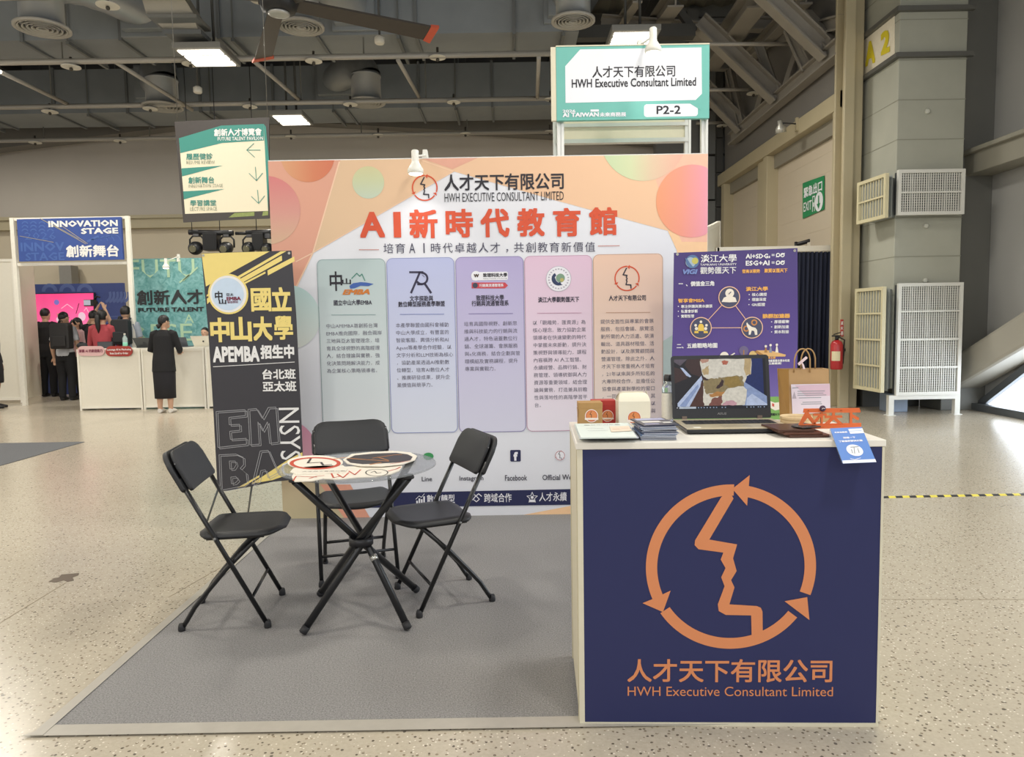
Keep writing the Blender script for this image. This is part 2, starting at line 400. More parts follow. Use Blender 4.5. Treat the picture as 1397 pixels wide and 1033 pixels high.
struct('column_concrete_joints', mb, mat('concrete_joint', '#959689', .9))
mb = MB()
for py in (13, 76):
    z = PY(1265, py, PYF).z; mb.box((px0-.06, PYF-.07, z-.03), (px1+.06, PYF, z+.03)); mb.box((px0-.07, PYF-.06, z-.028), (px0, PYF+1.1, z+.028))
struct('column_straps', mb, mat('strap_steel', '#6c6c68', .5, .4))
mb = MB(); x2 = PY(1343, 300, PYF+.5).x
mb.box((px1+.0, PYF+.35, 0), (x2, PYF+.9, 8.6)); struct('column_steel_grey', mb, mat('grey_column_paint', '#6f6f6a', .6, var=.06, scale=2), bevel=.01)
# side wall right of the pier: wall sheets, rail, diagonal brace, low window
SX = 6.62
mb = MB(); mb.box((SX+.15, 4.5, 3.1), (SX+.4, 10.5, 8.6)); mb.prism([(SX+.15, 10.9, 0), (SX+.15, 10.9, 3.1), (SX+.15, 4.5, 3.1), (SX+.15, 4.5, 2.9), (SX+.15, 9.0, .62), (SX+.15, 10.25, 0)], (.25, 0, 0)); mb.box((SX+.15, 10.5, 3.1), (SX+.4, 11.2, 8.6))
struct('wall_side', mb, mat('grey_side_wall', '#adadab', .6, var=.1, scale=.9))
za, zb = PX(1397, 222, SX).z, PX(1397, 190, SX).z
mb = MB(); mb.box((SX-.25, 4.5, za), (SX+.15, 10.6, zb)); mb.box((SX-.32, 4.5, zb-.03), (SX+.15, 10.6, zb+.03)); struct('trim_5', mb, mat('grey_beige_rail', '#8d8a7e', .5, var=.05, scale=2), bevel=.01)
a = PX(1300, 520, SX-.1); b = PX(1397, 462, SX-.1); d = (b-a).normalized()
mb = MB(); mb.bar(a-d*.3, b+d*5, .45, .42); struct('trim_6', mb, mat('diagonal_brace_paint', '#a19d92', .45, var=.05, scale=2), bevel=.05)
mb = MB()
wa, wb = F(1335, 556), F(1420, 576)
mb.bar(PX(1338, 553, SX+.1), PX(1397, 507, SX+.1)+(PX(1397, 507, SX+.1)-PX(1338, 553, SX+.1))*3, .10, .10); mb.bar((SX+.02, 10.35, .05), (SX+.02, 4.5, .05), .12, .1)
struct('window_1', mb, mat('dark_window_frame', '#5e6266', .4, .3))
mb = MB(); pa = PX(1338, 553, SX+.12); pb = PX(1397, 507, SX+.12); dd = (pb-pa)
q = pa+dd*3.4
mb.prism([(SX+.12, pa.y, .06), (SX+.12, q.y, .06), (SX+.12, q.y, q.z)], (.012, 0, 0))
o = struct('window_1_pane', mb, mat('frosted_daylit_pane', '#e6f0fb', .4, emit=6.0, var=.02))
# ------------------------------------------------------------------ carpets, edging tape, floor marks
def carpet_material(name, h):
    m = mat(name, h, .95, var=.85, scale=170, bump=.6); return m
kx0, kx1, ky0, ky1 = -1.625, 1.195, 2.385, 5.2
mb = MB(); mb.box((kx0, ky0, 0), (kx1, ky1, .006)); tag(obj('carpet', mb, carpet_material('grey_needle_felt', '#8e8c8b')), 'grey needle felt carpet laid under the table and chairs', 'carpet')
mb = MB(); mb.box((-9.5, 7.0, 0), (-5.2, 8.7, .006)); o = obj('carpet', mb, carpet_material('dark_needle_felt', '#6a6b6e')); tag(o, 'dark grey carpet patch on the bare floor at far left', 'carpet')
tape = mat('milky_edging_tape', '#b1aba0', .32, var=.08, scale=30)
mb = MB(); mb.prism([(kx0-.05, ky0-.045, .0065), (kx1+.03, ky0-.045, .0065), (kx1+.03, ky0+.02, .0065), (kx0+.02, ky0+.02, .0065)], (0, 0, .0015)); tag(obj('edging_tape', mb, tape), 'milky tape strip sealing the front edge of the grey carpet', 'tape')
mb = MB(); mb.prism([(kx0-.02, ky0-.045, .0085), (kx0+.022, ky0-.045, .0085), (kx0+.022, ky1, .0085), (kx0-.02, ky1, .0085)], (0, 0, .0012)); tag(obj('edging_tape', mb, tape), 'milky tape strip along the left side edge of the grey carpet', 'tape')
mb = MB(); a = F(1195, 679); b = F(1440, 674); d = (b-a); nseg = 26; w = Vector((-d.y, d.x, 0)).normalized()*.024; st = d/nseg; sl = st*.35
a = a-st*8
for i in range(nseg+8):
    p = a+st*i; mb.prism([p-w-sl, p+st-w-sl, p+st+w+sl*0, p+w+sl*0], (0, 0, .004), i % 2)
tag(obj('hazard_tape', mb, [mat('tape_yellow', '#f0e05a', .5), mat('tape_black', '#26262b', .5)]), 'yellow and black striped tape across the floor behind the counter', 'tape')
mb = MB(); c = F(84, 789); pts = []
for x, y in ((66,794),(74,789),(80,788),(84,784),(96,783),(108,782),(107,785),(99,788),(101,792),(92,794),(87,792),(76,795)): pts.append(F(x, y, .0008))
mb.prism(pts, (0, 0, .0006)); tag(obj('floor_stain', mb, mat('damp_mark', '#6f6353', .25)), 'dark damp mark on the floor left of the carpet', 'stain', kind='stuff')
mb = MB()
for q in (((230, 815), (300, 775)), ((0, 850), (90, 795))): mb.bar(F(*q[0], .0004), F(*q[1], .0004), .006, .0008)
mb.bar(F(1200, 818, .0004), F(1397, 818, .0004), .005, .0008); struct('floor_joints', mb, mat('floor_joint_filler', '#8f836d', .6))
for pts, nm, col, r in (([(1330,552),(1350,556),(1372,562),(1400,571)], 'blue power cable on the floor along the low window', '#2c3f8e', .022), ([(1322,556),(1345,559),(1358,562)], 'thin black cable end lying beside the blue cable', '#26282c', .012)):
    mb = MB(); mb.tube([F(x, y, r) for x, y in pts], r, 8); tag(obj('power_cable', mb, mat('cable_'+col[1:], col, .5)), nm, 'cable')
# ------------------------------------------------------------------ ventilation ducts
ductm = mat('duct_sheet', '#83888b', .5, .05, var=.14, scale=2.2)
ductb = mat('duct_underside_sheet', '#a19e95', .5, .05, var=.1, scale=2.2)
def duct(name, label, x0, x1, y0, y1, z0, z1):
    t = thing(name, ((x0+x1)/2, (y0+y1)/2, z0), label, 'duct', 'rectangular air ducts under the roof' if False else None)
    mb = MB(); mb.box((x0, y0, z0), (x1, y1, z1)); obj('duct_body', mb, ductm, t)
    x = x0+.6
    while x < x1:
        mb = MB(); mb.box((x, y0-.035, z0-.035), (x+.05, y1+.035, z1+.035)); obj('flange', mb, mat('duct_flange', '#6c6f70', .5, .1), t); x += 1.55
    x = x0+1.3
    while x < x1:
        mb = MB(); mb.bar((x, y0-.05, z0-.06), (x, y1+.05, z0-.06), .05, .05); mb.box((x-.012, y0-.042, z0-.06), (x+.012, y0-.036, 8.5)); mb.box((x-.012, y1+.036, z0-.06), (x+.012, y1+.042, 8.5)); obj('hanger', mb, mat('duct_hanger', '#6b6d6b', .5, .1), t); x += 2.6
    return t
D1X = PY(790, 50, 11.8).x
d1 = duct('air_duct', 'long rectangular grey air duct, the nearer of the two', -16, D1X, 11.8, 12.85, 5.92, 6.62)
d2 = duct('air_duct', 'long rectangular grey air duct running behind the nearer one', -18, PY(770, 140, 15.8).x, 15.8, 16.9, 5.95, 6.85)
def diffuser(px, py, wpx, label, Yd, Yduct, dx, zj, square=False):
    c = PY(px, py, Yd); r = wpx/2/FPX*Yd; rd = r*.78
    t = thing('air_diffuser', c, label, 'air vent', 'round ceiling air diffusers')
    mb = MB(); mb.lathe(c, [(r, 0), (r*1.0, .03), (rd, .06), (rd, .05), (r*.88, .0), (r, 0)], 28); obj('rim', mb, mat('diffuser_rim', '#a8a49c', .5), t)
    mb = MB()
    for k in range(5):
        q = r*(.86-.16*k); mb = MB(); mb.lathe(c, [(q, -.004), (q-.03, .032), (q-.04, .032), (q-.014, -.004), (q, -.004)], 28); obj('cone_ring', mb, mat('diffuser_cones', '#a5a29a', .5), t)
    mb = MB(); mb.lathe(c, [(rd, .04), (rd, .5), (rd*1.03, .5), (rd*1.03, .54), (rd, .54), (rd, .56)], 28); obj('neck', mb, midm, t)
    mb = MB(); top = c+Vector((0, 0, .5)); e = Vector((c.x+dx, Yduct-.05, zj)); pts = []
    mid = Vector((top.x+dx*.15, top.y+.05, max(top.z+.45, zj)))
    for k in range(13):
        s = k/12; pts.append(top*(1-s)**2+mid*2*s*(1-s)+e*s*s)
    rr = [rd*(1.0 if k % 2 else 1.035) for k in range(13)]
    mb.tube(pts, rr, 22, caps=False); obj('elbow', mb, midm, t)
    mb = MB(); mb.box((e.x-rd*1.25, Yduct-.22, e.z-rd*1.1), (e.x+rd*1.25, Yduct-.01, e.z+rd*1.1)); mb.box((e.x-rd*1.5, Yduct-.08, e.z-rd*1.35), (e.x+rd*1.5, Yduct-.01, e.z+rd*1.35)); obj('collar', mb, ductm, t, bevel=.01)
diffuser(58, 40, 68, 'round air diffuser on a wide elbow at the far left of the nearer duct', 10.6, 11.8, .95, 6.3)
diffuser(411, 38, 60, 'round air diffuser hanging behind the dark ceiling fan', 10.6, 11.8, .55, 6.3)
diffuser(782, 30, 58, 'round air diffuser hanging above the teal booth sign', 10.7, 11.8, .0, 6.35)
diffuser(222, 147, 52, 'round air diffuser in the back row above the white direction banner', 14.4, 15.8, -.75, 6.5)
diffuser(500, 141, 50, 'round air diffuser in the back row right of the ceiling light', 14.6, 15.8, -.85, 6.5)
# bent rectangular branch duct, top left
t = thing('branch_duct', PY(255, 30, 11.0), 'square branch duct bending down beside the ceiling light', 'duct')
mb = MB(); a = [PY(190, -18, 10.2), PY(238, -18, 10.2), PY(262, 36, 10.9), PY(210, 24, 10.9)]
mb.prism([PY(188, -20, 10.3), PY(240, -20, 10.3), PY(265, 20, 10.6), PY(200, 20, 10.6)], (0, .45, .0)); mb.prism([PY(206, 24, 10.7), PY(264, 24, 10.7), PY(271, 42, 10.9), PY(224, 40, 10.9)], (0, .3, 0)); obj('duct_body', mb, ductb, t)
mb = MB(); mb.prism([PY(198, 19, 10.55), PY(268, 19, 10.55), PY(268, 24, 10.6), PY(202, 24, 10.6)], (0, .5, 0)); mb.prism([PY(220, 40, 10.85), PY(274, 40, 10.85), PY(274, 46, 10.85), PY(224, 46, 10.85)], (0, .36, 0)); obj('flange', mb, mat('duct_flange', '#5c5f60', .5, .4), t)
# ------------------------------------------------------------------ sprinkler pipes with white shield discs
pipem = mat('sprinkler_pipe', '#aaa59c', .45, .2, var=.06)
disc_m = mat('white_shield_disc', '#d8d4c8', .5)
PIPES = [(0, 85, 760, 77, 11.9, 'sprinkler pipe under the nearer air duct'), (0, 146, 800, 136, 14.3, 'sprinkler pipe in front of the farther air duct'), (0, 191, 800, 183, 16.8, 'sprinkler pipe nearest the back wall'), (0, -3, 420, -8, 10.3, 'sprinkler pipe at the top edge of the view')]
for x0, y0, x1, y1, Y, lb in PIPES:
    a, b = PY(x0, y0, Y), PY(x1, y1, Y); d = (b-a)/(b.x-a.x); a = a-d*7
    z = (a.z+b.z)/2
    t = thing('sprinkler_pipe', ((a.x+b.x)/2, Y, z), lb, 'pipe')
    mb = MB(); mb.tube([(a.x, Y, z), (b.x, Y, z)], .045, 10); obj('pipe', mb, pipem, t)
    x = a.x+.8
    while x < b.x: mb = MB(); mb.tube([(x, Y, z), (x, Y, 8.5)], .012, 6); obj('hanger_rod', mb, mat('hanger_rod', '#6a6a66', .5, .4), t); x += 2.4
def shield(px, py, w, Y, lb):
    c = PY(px, py, Y); r = w/2/FPX*Y
    t = thing('fire_sprinkler', c, lb, 'sprinkler', 'sprinkler heads with white shield discs')
    mb = MB(); mb.lathe(c, [(r, 0), (r*.98, .015), (.02, .03)], 20); obj('shield_disc', mb, disc_m, t)
    mb = MB(); mb.tube([c+Vector((0, 0, .03)), c+Vector((0, 0, .16))], .02, 8); mb.ball(c+Vector((0, 0, -.03)), .03, 8); obj('sprinkler_nozzle', mb, mat('sprinkler_brass', '#4a463f', .4, .5), t)
for q in [(147,8,29,10.3,'at the top edge left of the branch duct'),(355,1,26,10.3,'beside the ceiling fan hub'),(97,92,24,11.9,'on the nearer pipe at far left'),(260,88,22,11.9,'just below the bright left ceiling light'),(428,84,22,11.9,'on the nearer pipe below the fan diffuser'),(597,79,22,11.9,'on the nearer pipe left of the teal sign'),
          (68,153,20,14.3,'on the middle pipe at far left'),(205,149,19,14.3,'beside the back row left diffuser'),(341,146,19,14.3,'above the white direction banner'),(478,143,19,14.3,'in front of the back row right diffuser'),(619,140,18,14.3,'on the middle pipe in the open bay'),(751,136,17,14.3,'on the middle pipe against the teal sign'),
          (48,195,16,16.8,'lowest one at far left'),(164,193,16,16.8,'left of the white direction banner'),(397,187,15,16.8,'right of the white direction banner near the wall'),(516,185,15,16.8,'on the rear pipe above the lamp'),(635,183,15,16.8,'on the rear pipe in the middle'),(750,180,14,16.8,'on the rear pipe against the sign post'),
          (1092,66,21,12.6,'high by the right wall truss'),(1028,128,18,14.6,'on the short pipe right of the teal sign'),(985,172,14,16.8,'low by the far cladding')]:
    shield(*q[:4], 'white sprinkler shield disc '+q[4])
mb = MB(); mb.tube([PY(940, 60, 12.6), PY(1094, 60, 12.6)], .035, 8); tag(obj('sprinkler_pipe', mb, pipem), 'thin sprinkler pipe running right from the teal sign top', 'pipe')
mb = MB(); mb.tube([PY(940, 123, 14.6), PY(1030, 122, 14.6)], .035, 8); tag(obj('sprinkler_pipe', mb, pipem), 'short sprinkler pipe right of the teal sign', 'pipe')
mb = MB(); mb.tube([PY(950, 168, 16.8), PY(992, 167, 16.8)], .035, 8); tag(obj('sprinkler_pipe', mb, pipem), 'short low sprinkler pipe by the far cladding', 'pipe')
for i, (xa, ya, xb, yb) in enumerate([(0, 98, 92, 142), (155, 83, 262, 150), (345, 82, 408, 136), (543, 82, 572, 133), (735, 78, 733, 134)]):
    a, b = PY(xa, ya, 11.9), PY(xb, yb, 14.3); mb = MB(); mb.tube([a, b], .035, 8)
    tag(obj('branch_pipe', mb, pipem), ['branch pipe linking two sprinkler pipes at far left', 'branch pipe crossing left of the bright ceiling light', 'branch pipe slanting right of the ceiling fan blade', 'branch pipe slanting in the middle bay', 'branch pipe beside the teal sign'][i], 'pipe')
# ------------------------------------------------------------------ LED high-bay lamps
lampglow = mat('lamp_diffuser', '#fff6e6', .4, emit=6, var=0)
def highbay(c, w, d, label, power, rods=True):
    t = thing('ceiling_light', c, label, 'ceiling light', 'LED ceiling lights')
    mb = MB(); mb.box((c.x-w/2-.05, c.y-d/2-.05, c.z), (c.x+w/2+.05, c.y+d/2+.05, c.z+.09)); obj('housing', mb, mat('lamp_housing', '#8c8b86', .5, .3), t, bevel=.01)
    for k in range(3):
        mb = MB(); y = c.y-d/2+d*(k+.5)/3; mb.box((c.x-w/2, y-d*.115, c.z-.012), (c.x+w/2, y+d*.115, c.z)); obj('light_strip', mb, lampglow, t)
    for s in (-.18, .18): mb = MB(); mb.tube([(c.x+s*w, c.y, c.z+.09), (c.x+s*w*.8, c.y, 8.5)], .022, 8); obj('suspension_rod', mb, mat('suspension_rod', '#4f4f4c', .5, .4), t)
    l = area('lamp_light', (c.x, c.y, c.z-.06), w, d, power, (1, .95, .85), (0, 0, -1))
HB = F(283, 78, 5.62); HB.z = 5.62
highbay(PY(283, 79, 11.35), .62, .72, 'bright LED ceiling light left of the ceiling fan', 115)
highbay(PY(398, 164, 15.0), .56, .72, 'bright LED ceiling light above the white direction banner', 115)
highbay(PY(863, 54, 11.2), .62, .6, 'bright LED ceiling light behind the teal booth sign', 115)
# the same lamps carry on along the hall, towards and past the camera
for x, y in ((-8.5, 11.3), (-12, 15), (-9.5, 7.4), (-3.9, 6.6), (1.9, 7.4), (-3.9, 3.2), (1.9, 3.4), (-3.9, -.6), (1.9, -.4), (-9.5, 3.2)):
    area('lamp_light', (x, y, 5.6), .62, .72, 95, (1, .95, .85), (0, 0, -1))
# ------------------------------------------------------------------ ceiling fan
hub = PY(380, 4, 9.3)
t = thing('ceiling_fan', hub, 'large dark ceiling fan with red blade tips', 'ceiling fan')
mb = MB(); mb.lathe(hub, [(.10, -.12), (.2, -.1), (.24, 0), (.24, .14), (.12, .2)], 24); obj('hub', mb, mat('fan_hub_black', '#26272a', .4, .3), t)
mb = MB(); mb.lathe(hub+Vector((0, 0, -.15)), [(.09, 0), (.13, .01), (.13, .03)], 20); obj('hub_cap', mb, mat('fan_cap_grey', '#b7b7b4', .35, .5), t)
mb = MB(); mb.tube([hub+Vector((0, 0, .2)), hub+Vector((0, 0, 3.4))], .05, 10); obj('down_rod', mb, darkm, t)
tip1 = F(588, 47, hub.z)-hub; a1 = math.atan2(tip1.y, tip1.x); RL = tip1.length
tip2 = F(362, 71, hub.z)-hub; a2 = math.atan2(tip2.y, tip2.x)
bl = mat('fan_blade_charcoal', '#47413c', .45, .2, var=.08); tipm = mat('fan_tip_red', '#c4563c', .5)
for g in (a1, a2, a2+(a2-a1), a1+math.pi*1.5, a1-(a2-a1)*.8):
    u = Vector((math.cos(g), math.sin(g), 0)); s = Vector((-u.y, u.x, 0))
    mb = MB(); mb.prism([hub+u*.2-s*.10+Vector((0,0,.03)), hub+u*.2+s*.10+Vector((0,0,-.03)), hub+u*(RL-.06)+s*.13+Vector((0,0,-.04)), hub+u*(RL-.06)-s*.13+Vector((0,0,.04))], (0, 0, .025)); b = obj('blade', mb, bl, t)
    mb = MB(); mb.prism([hub+u*(RL-.06)-s*.135+Vector((0,0,.04)), hub+u*(RL-.06)+s*.135+Vector((0,0,-.05)), hub+u*(RL+.05)+s*.16+Vector((0,0,-.06)), hub+u*(RL+.05)-s*.16+Vector((0,0,.04))], (0, 0, .035)); obj('blade_tip', mb, tipm, b)
# small pendant sensors
for px, py, Y, top, lb in ((270, 127, 13.0, 95, 'small white sensor hanging on a rod below the left ceiling light'), (518, 60, 11.0, -5, 'small pale sensor hanging on a black rod under the fan blade')):
    c = PY(px, py, Y); t = thing('hanging_sensor', c, lb, 'sensor')
    mb = MB(); mb.lathe(c, [(.06, 0), (.075, .02), (.075, .09), (.03, .12)], 14); obj('sensor_body', mb, disc_m, t)
    mb = MB(); mb.tube([c+Vector((0, 0, .12)), (c.x, c.y, 8.5)], .016, 8); obj('rod', mb, darkm, t)
# ------------------------------------------------------------------ roof steel on the right
steel = mat('warm_grey_roof_steel', '#979289', .6, var=.08, scale=2)
def beam(name, lb, a, b, w, h=None):
    mb = MB(); d = (Vector(b)-Vector(a)).normalized(); up = Vector((0, 0, 1)); side = d.cross(up).normalized(); nn = side.cross(d).normalized(); h = h or w
    mb.bar(Vector(a)+nn*h/2, Vector(b)+nn*h/2, w, .03); mb.bar(Vector(a)-nn*h/2, Vector(b)-nn*h/2, w, .03); mb.bar(a, b, .03, h)
    o = obj(name, mb, steel); tag(o, lb, 'roof beam', kind='structure'); return o
beam('ceiling_chord', None, PX(1148, 62, WX-.1), PX(998, 190, WX-.1), .18, .22)
beam('ceiling_chord', None, PX(1148, 30, WX-.1), PX(1030, 122, WX-.1)+Vector((0, 1.5, 1.3)), .14, .18)
for (x0, y0, x1, y1, Y, w) in ((1052, -2, 1130, 72, 11.5, .24), (975, 50, 1061, 132, 13.6, .26), (965, 124, 1013, 174, 15.7, .26)):
    a, b = PY(x0, y0, Y), PY(x1, y1, Y); d = (a-b); beam('ceiling_brace', None, b, b+d*1.25, w, w)
for (x0, y0, x1, y1, Y) in ((1135, 60, 1100, 20, 12.0), (1100, 95, 1075, 40, 12.4), (1075, 118, 1100, 40, 13.2), (1060, 131, 1035, 60, 13.8), (1035, 153, 1055, 85, 14.8), (1013, 173, 995, 95, 15.9)):
    a, b = PX(x0, y0, WX-.1), PY(x1, y1, Y-.0); beam('ceiling_web', None, a, b, .13, .13)
for (x0, y0, Y0, x1, y1, Y1, w) in ((1034, -6, 12.2, 968, 85, 15.6, .34), (922, -4, 12.8, 880, 55, 15.6, .28), (1100, -5, 11.8, 1010, 90, 15.6, .2), (870, -5, 12.5, 835, 50, 16, .16), (800, -5, 12.5, 790, 40, 15.5, .14)):
    beam('ceiling_rafter', None, PY(x0, y0, Y0), PY(x1, y1, Y1), w, w)
for (x0, y0, x1, y1, Y, w) in ((820, 33, 985, 45, 14.4, .26), (1000, 32, 1070, 35, 13.8, .2), (940, 88, 1025, 90, 16.0, .18), (640, -2, 780, 6, 13.0, .16)):
    beam('ceiling_crossbeam', None, PY(x0, y0, Y), PY(x1, y1, Y), w, w)
mb = MB()
for k in range(10): mb.box((4.9+.0, 17.35, k*.8), (5.05, 17.5, k*.8+.78))
struct('trim_7', mb, darkm)
mb = MB()
for x, y in ((1265, 152), (1263, 308), (1262, 383)): mb.lathe(PY(x, y, PYF), [(.035, 0), (.035, .02), (.015, .03)], 14, axis=(0, -1, 0))
struct('column_concrete_bolts', mb, mat('bolt_plate', '#c3c4ba', .5))
mb = MB(); mb.box((px0+.2, PYF+.35, 0), (px0+.3, PYF+.45, .36)); mb.box((px0+.05, PYF+.9, 0), (px1, PYF+1.1, .36)); struct('column_concrete_footing', mb, darkm)
mb = MB(); mb.box((-24, 18.95, 5), (9, 19.1, 8.9)); struct('wall_back_gable', mb, darkm)
# ================================================================== BACKDROP
alu = mat('aluminium_post', '#d9d8d2', .35, .35, var=.04)
cream = mat('cream_edge', '#ded6bd', .5, var=.04)
BY = 5.04
t = thing('backdrop', (-.14, BY+.03, 0), 'tall printed booth backdrop in peach and white with five text cards', 'backdrop')
P = Panel((-1.64, BY, 0), (1, -.0017, 0))
u0, u1, v1 = 0.0, 3.0, 2.491
white_print = mat('white_print', '#e6e7ee', .5, var=.012)
ink = mat('dark_ink', '#343140', .55)
red_ink = mat('red_ink', '#d9532f', .5)
navy = mat('navy_print', '#262a52', .5, var=.03)
mb = MB(); mb.prism([P.P(u0, 0.004), P.P(u1, 0.004), P.P(u1, v1), P.P(u0, v1)], P.n*-.05); obj('board', mb, white_print, t)
mb = MB()
for u in (0, 1.0, 2.0, 2.96): mb.prism([P.P(u, 0)-P.n*.052, P.P(u+.04, 0)-P.n*.052, P.P(u+.04, v1)-P.n*.052, P.P(u, v1)-P.n*.052], P.n*-.04)
mb.prism([P.P(0, v1)-P.n*.0, P.P(3, v1), P.P(3, v1+.006), P.P(0, v1+.006)], P.n*-.05); obj('support_frame', mb, alu, t)
def clamp_poly(pts):
    o = []
    for x, y in pts:
        u, v = P.uv(x, y); o.append((min(max(u, u0), u1), min(max(v, .004), v1)))
    return o
clipb = (u0, .004, u1, v1)
mb = MB()
pk = grad('peach_blend', [(0, '#dcbf9c'), (.5, '#ecc3a0'), (1, '#f4c9a4')], (1, 0, 0))
sal = grad('salmon_blend', [(0, '#e8a68e'), (1, '#dfa58e')], (0, 0, 1))
pea2 = mat('peach_tint', '#fbcfa2', .5); pkl = mat('light_salmon', '#e2a892', .5); blush = mat('blush_tint', '#f5bfa6', .5)
mats = [pk, sal, pea2, pkl, blush, mat('pale_mint', '#c9dcd5', .5), mat('lavender_white', '#dfe2ee', .5), mat('cream_line', '#f3cdb0', .5), grad('pink_tan_blend', [(0, '#c9bb96'), (.45, '#cfae9c'), (1, '#e39fae')], (0, 0, 1)), mat('print_salmon', '#e9a58c', .5)]
P.upoly(mb, clamp_poly([(464,205),(980,195),(980,300),(961,310),(911,315),(841,296),(760,274),(619,234),(427,345),(424,350)]), 1, 0)
P.upoly(mb, clamp_poly([(350,205),(464,205),(427,345),(404,392),(380,420),(366,420)]), 1, 1)
P.upoly(mb, clamp_poly([(576,205),(652,205),(617.5,231)]), 1.6, 3)
P.upoly(mb, clamp_poly([(911,315),(980,312),(980,465),(945,465),(923,341)]), 1.2, 2)
P.upoly(mb, clamp_poly([(884,205),(980,205),(980,330),(930,330),(898,256)]), 1.3, 4)
P.line(mb, [(463,221),(427,345),(404,392)], 2, 1.7, 7); P.line(mb, [(427,345),(404,357)], 1.4, 1.7, 7); P.line(mb, [(576,219),(619,234),(427,345)], 1.2, 1.8, 7)
P.upoly(mb, clamp_poly([(902,467),(945,440),(945,600),(902,600)]), 1.2, 5)
P.upoly(mb, clamp_poly([(370,655),(452,655),(444,709),(370,716)]), 1.1, 8)
P.upoly(mb, clamp_poly([(437,661),(478,661),(505,712),(470,712)]), 1.4, 9)
P.upoly(mb, clamp_poly([(444,712),(470,712),(452,680),(448,665)]), 1.3, 8)
P.upoly(mb, clamp_poly([(712,704),(790,688),(790,712)]), 1.2, 2)
obj('background_shapes', mb, mats, t)
def circ(nm, cx, cy, r, stops, d, l=2):
    mb = MB(); P.disc(mb, cx, cy, r, l, 0, 48, clip=clipb); obj('printed_circle', mb, grad(nm, stops, d), t)
circ('c_orange', 419.6, 211, 37, [(0, '#dca57c'), (.6, '#d5835f'), (1, '#d4785a')], (1, 0, 0))
circ('c_pink', 364, 287, 46, [(0, '#d9b596'), (.45, '#d89c90'), (1, '#d67f80')], (0, 0, 1))
circ('c_green', 502.5, 249, 21.7, [(0, '#c2d0bd'), (.6, '#cbd0a8'), (1, '#d2cd9f')], (0, 0, 1))
circ('c_green_top', 878, 187, 59, [(0, '#c4d9ae'), (.35, '#d6ddb2'), (.6, '#e3c9ab'), (1, '#efb2a0')], (1, 0, 0))
circ('c_big', 944, 274.6, 49, [(0, '#f2a37a'), (.5, '#f39f8a'), (1, '#ee9fb0')], (1, 0, 0), 2.4)
circ('c_mint', 393, 433, 44, [(0, '#dcdfda'), (1, '#bfdcdc')], (0, 0, 1))
circ('c_rose', 393, 612, 38, [(0, '#e9b9c6'), (1, '#e19cb8')], (0, 0, 1))
# heading
mb = MB(); logo(P, mb, 579.5, 256.5, 17.6, 3, 0, 1, .75, True); obj('logo', mb, [red_ink, ink], t)
mb = MB(); P.text(mb, '人才天下有限公司', 606, 237, 769, 259.5, 3, 0, .02); P.text(mb, 'HWH EXECUTIVE CONSULTANT LIMITED', 606.5, 262.5, 769, 274.5, 3, 0, 0); obj('company_lettering', mb, mat('black_ink', '#23202a', .5), t)
mb = MB()
for ch, b in (('A', (491,289.5,525,324)), ('I', (537,289.5,547,324)), ('新', (558.5,286,597,325)), ('時', (608,285.5,645.5,324)), ('代', (655.5,285,695,323.5)), ('教', (705.5,284.5,743,322.5)), ('育', (754.5,284,792,322.5)), ('館', (803.5,283,842,321))):
    P.text(mb, ch, *b, 3, 0, .034)
obj('headline_lettering', mb, red_ink, t)
mb = MB(); P.spread(mb, '培育AI時代卓越人才，共創教育新價值', 530, 805, 339, 13.5, 3, 0, .006, dy=-2); obj('tagline_lettering', mb, mat('slate_ink', '#45435a', .5), t)
mb = MB(); P.line(mb, [(490,340.8),(517,340.8)], 1.0, 3); P.line(mb, [(816,335.8),(845,335.3)], 1.0, 3); obj('tagline_rule', mb, mat('rose_rule', '#c98f86', .5), t)
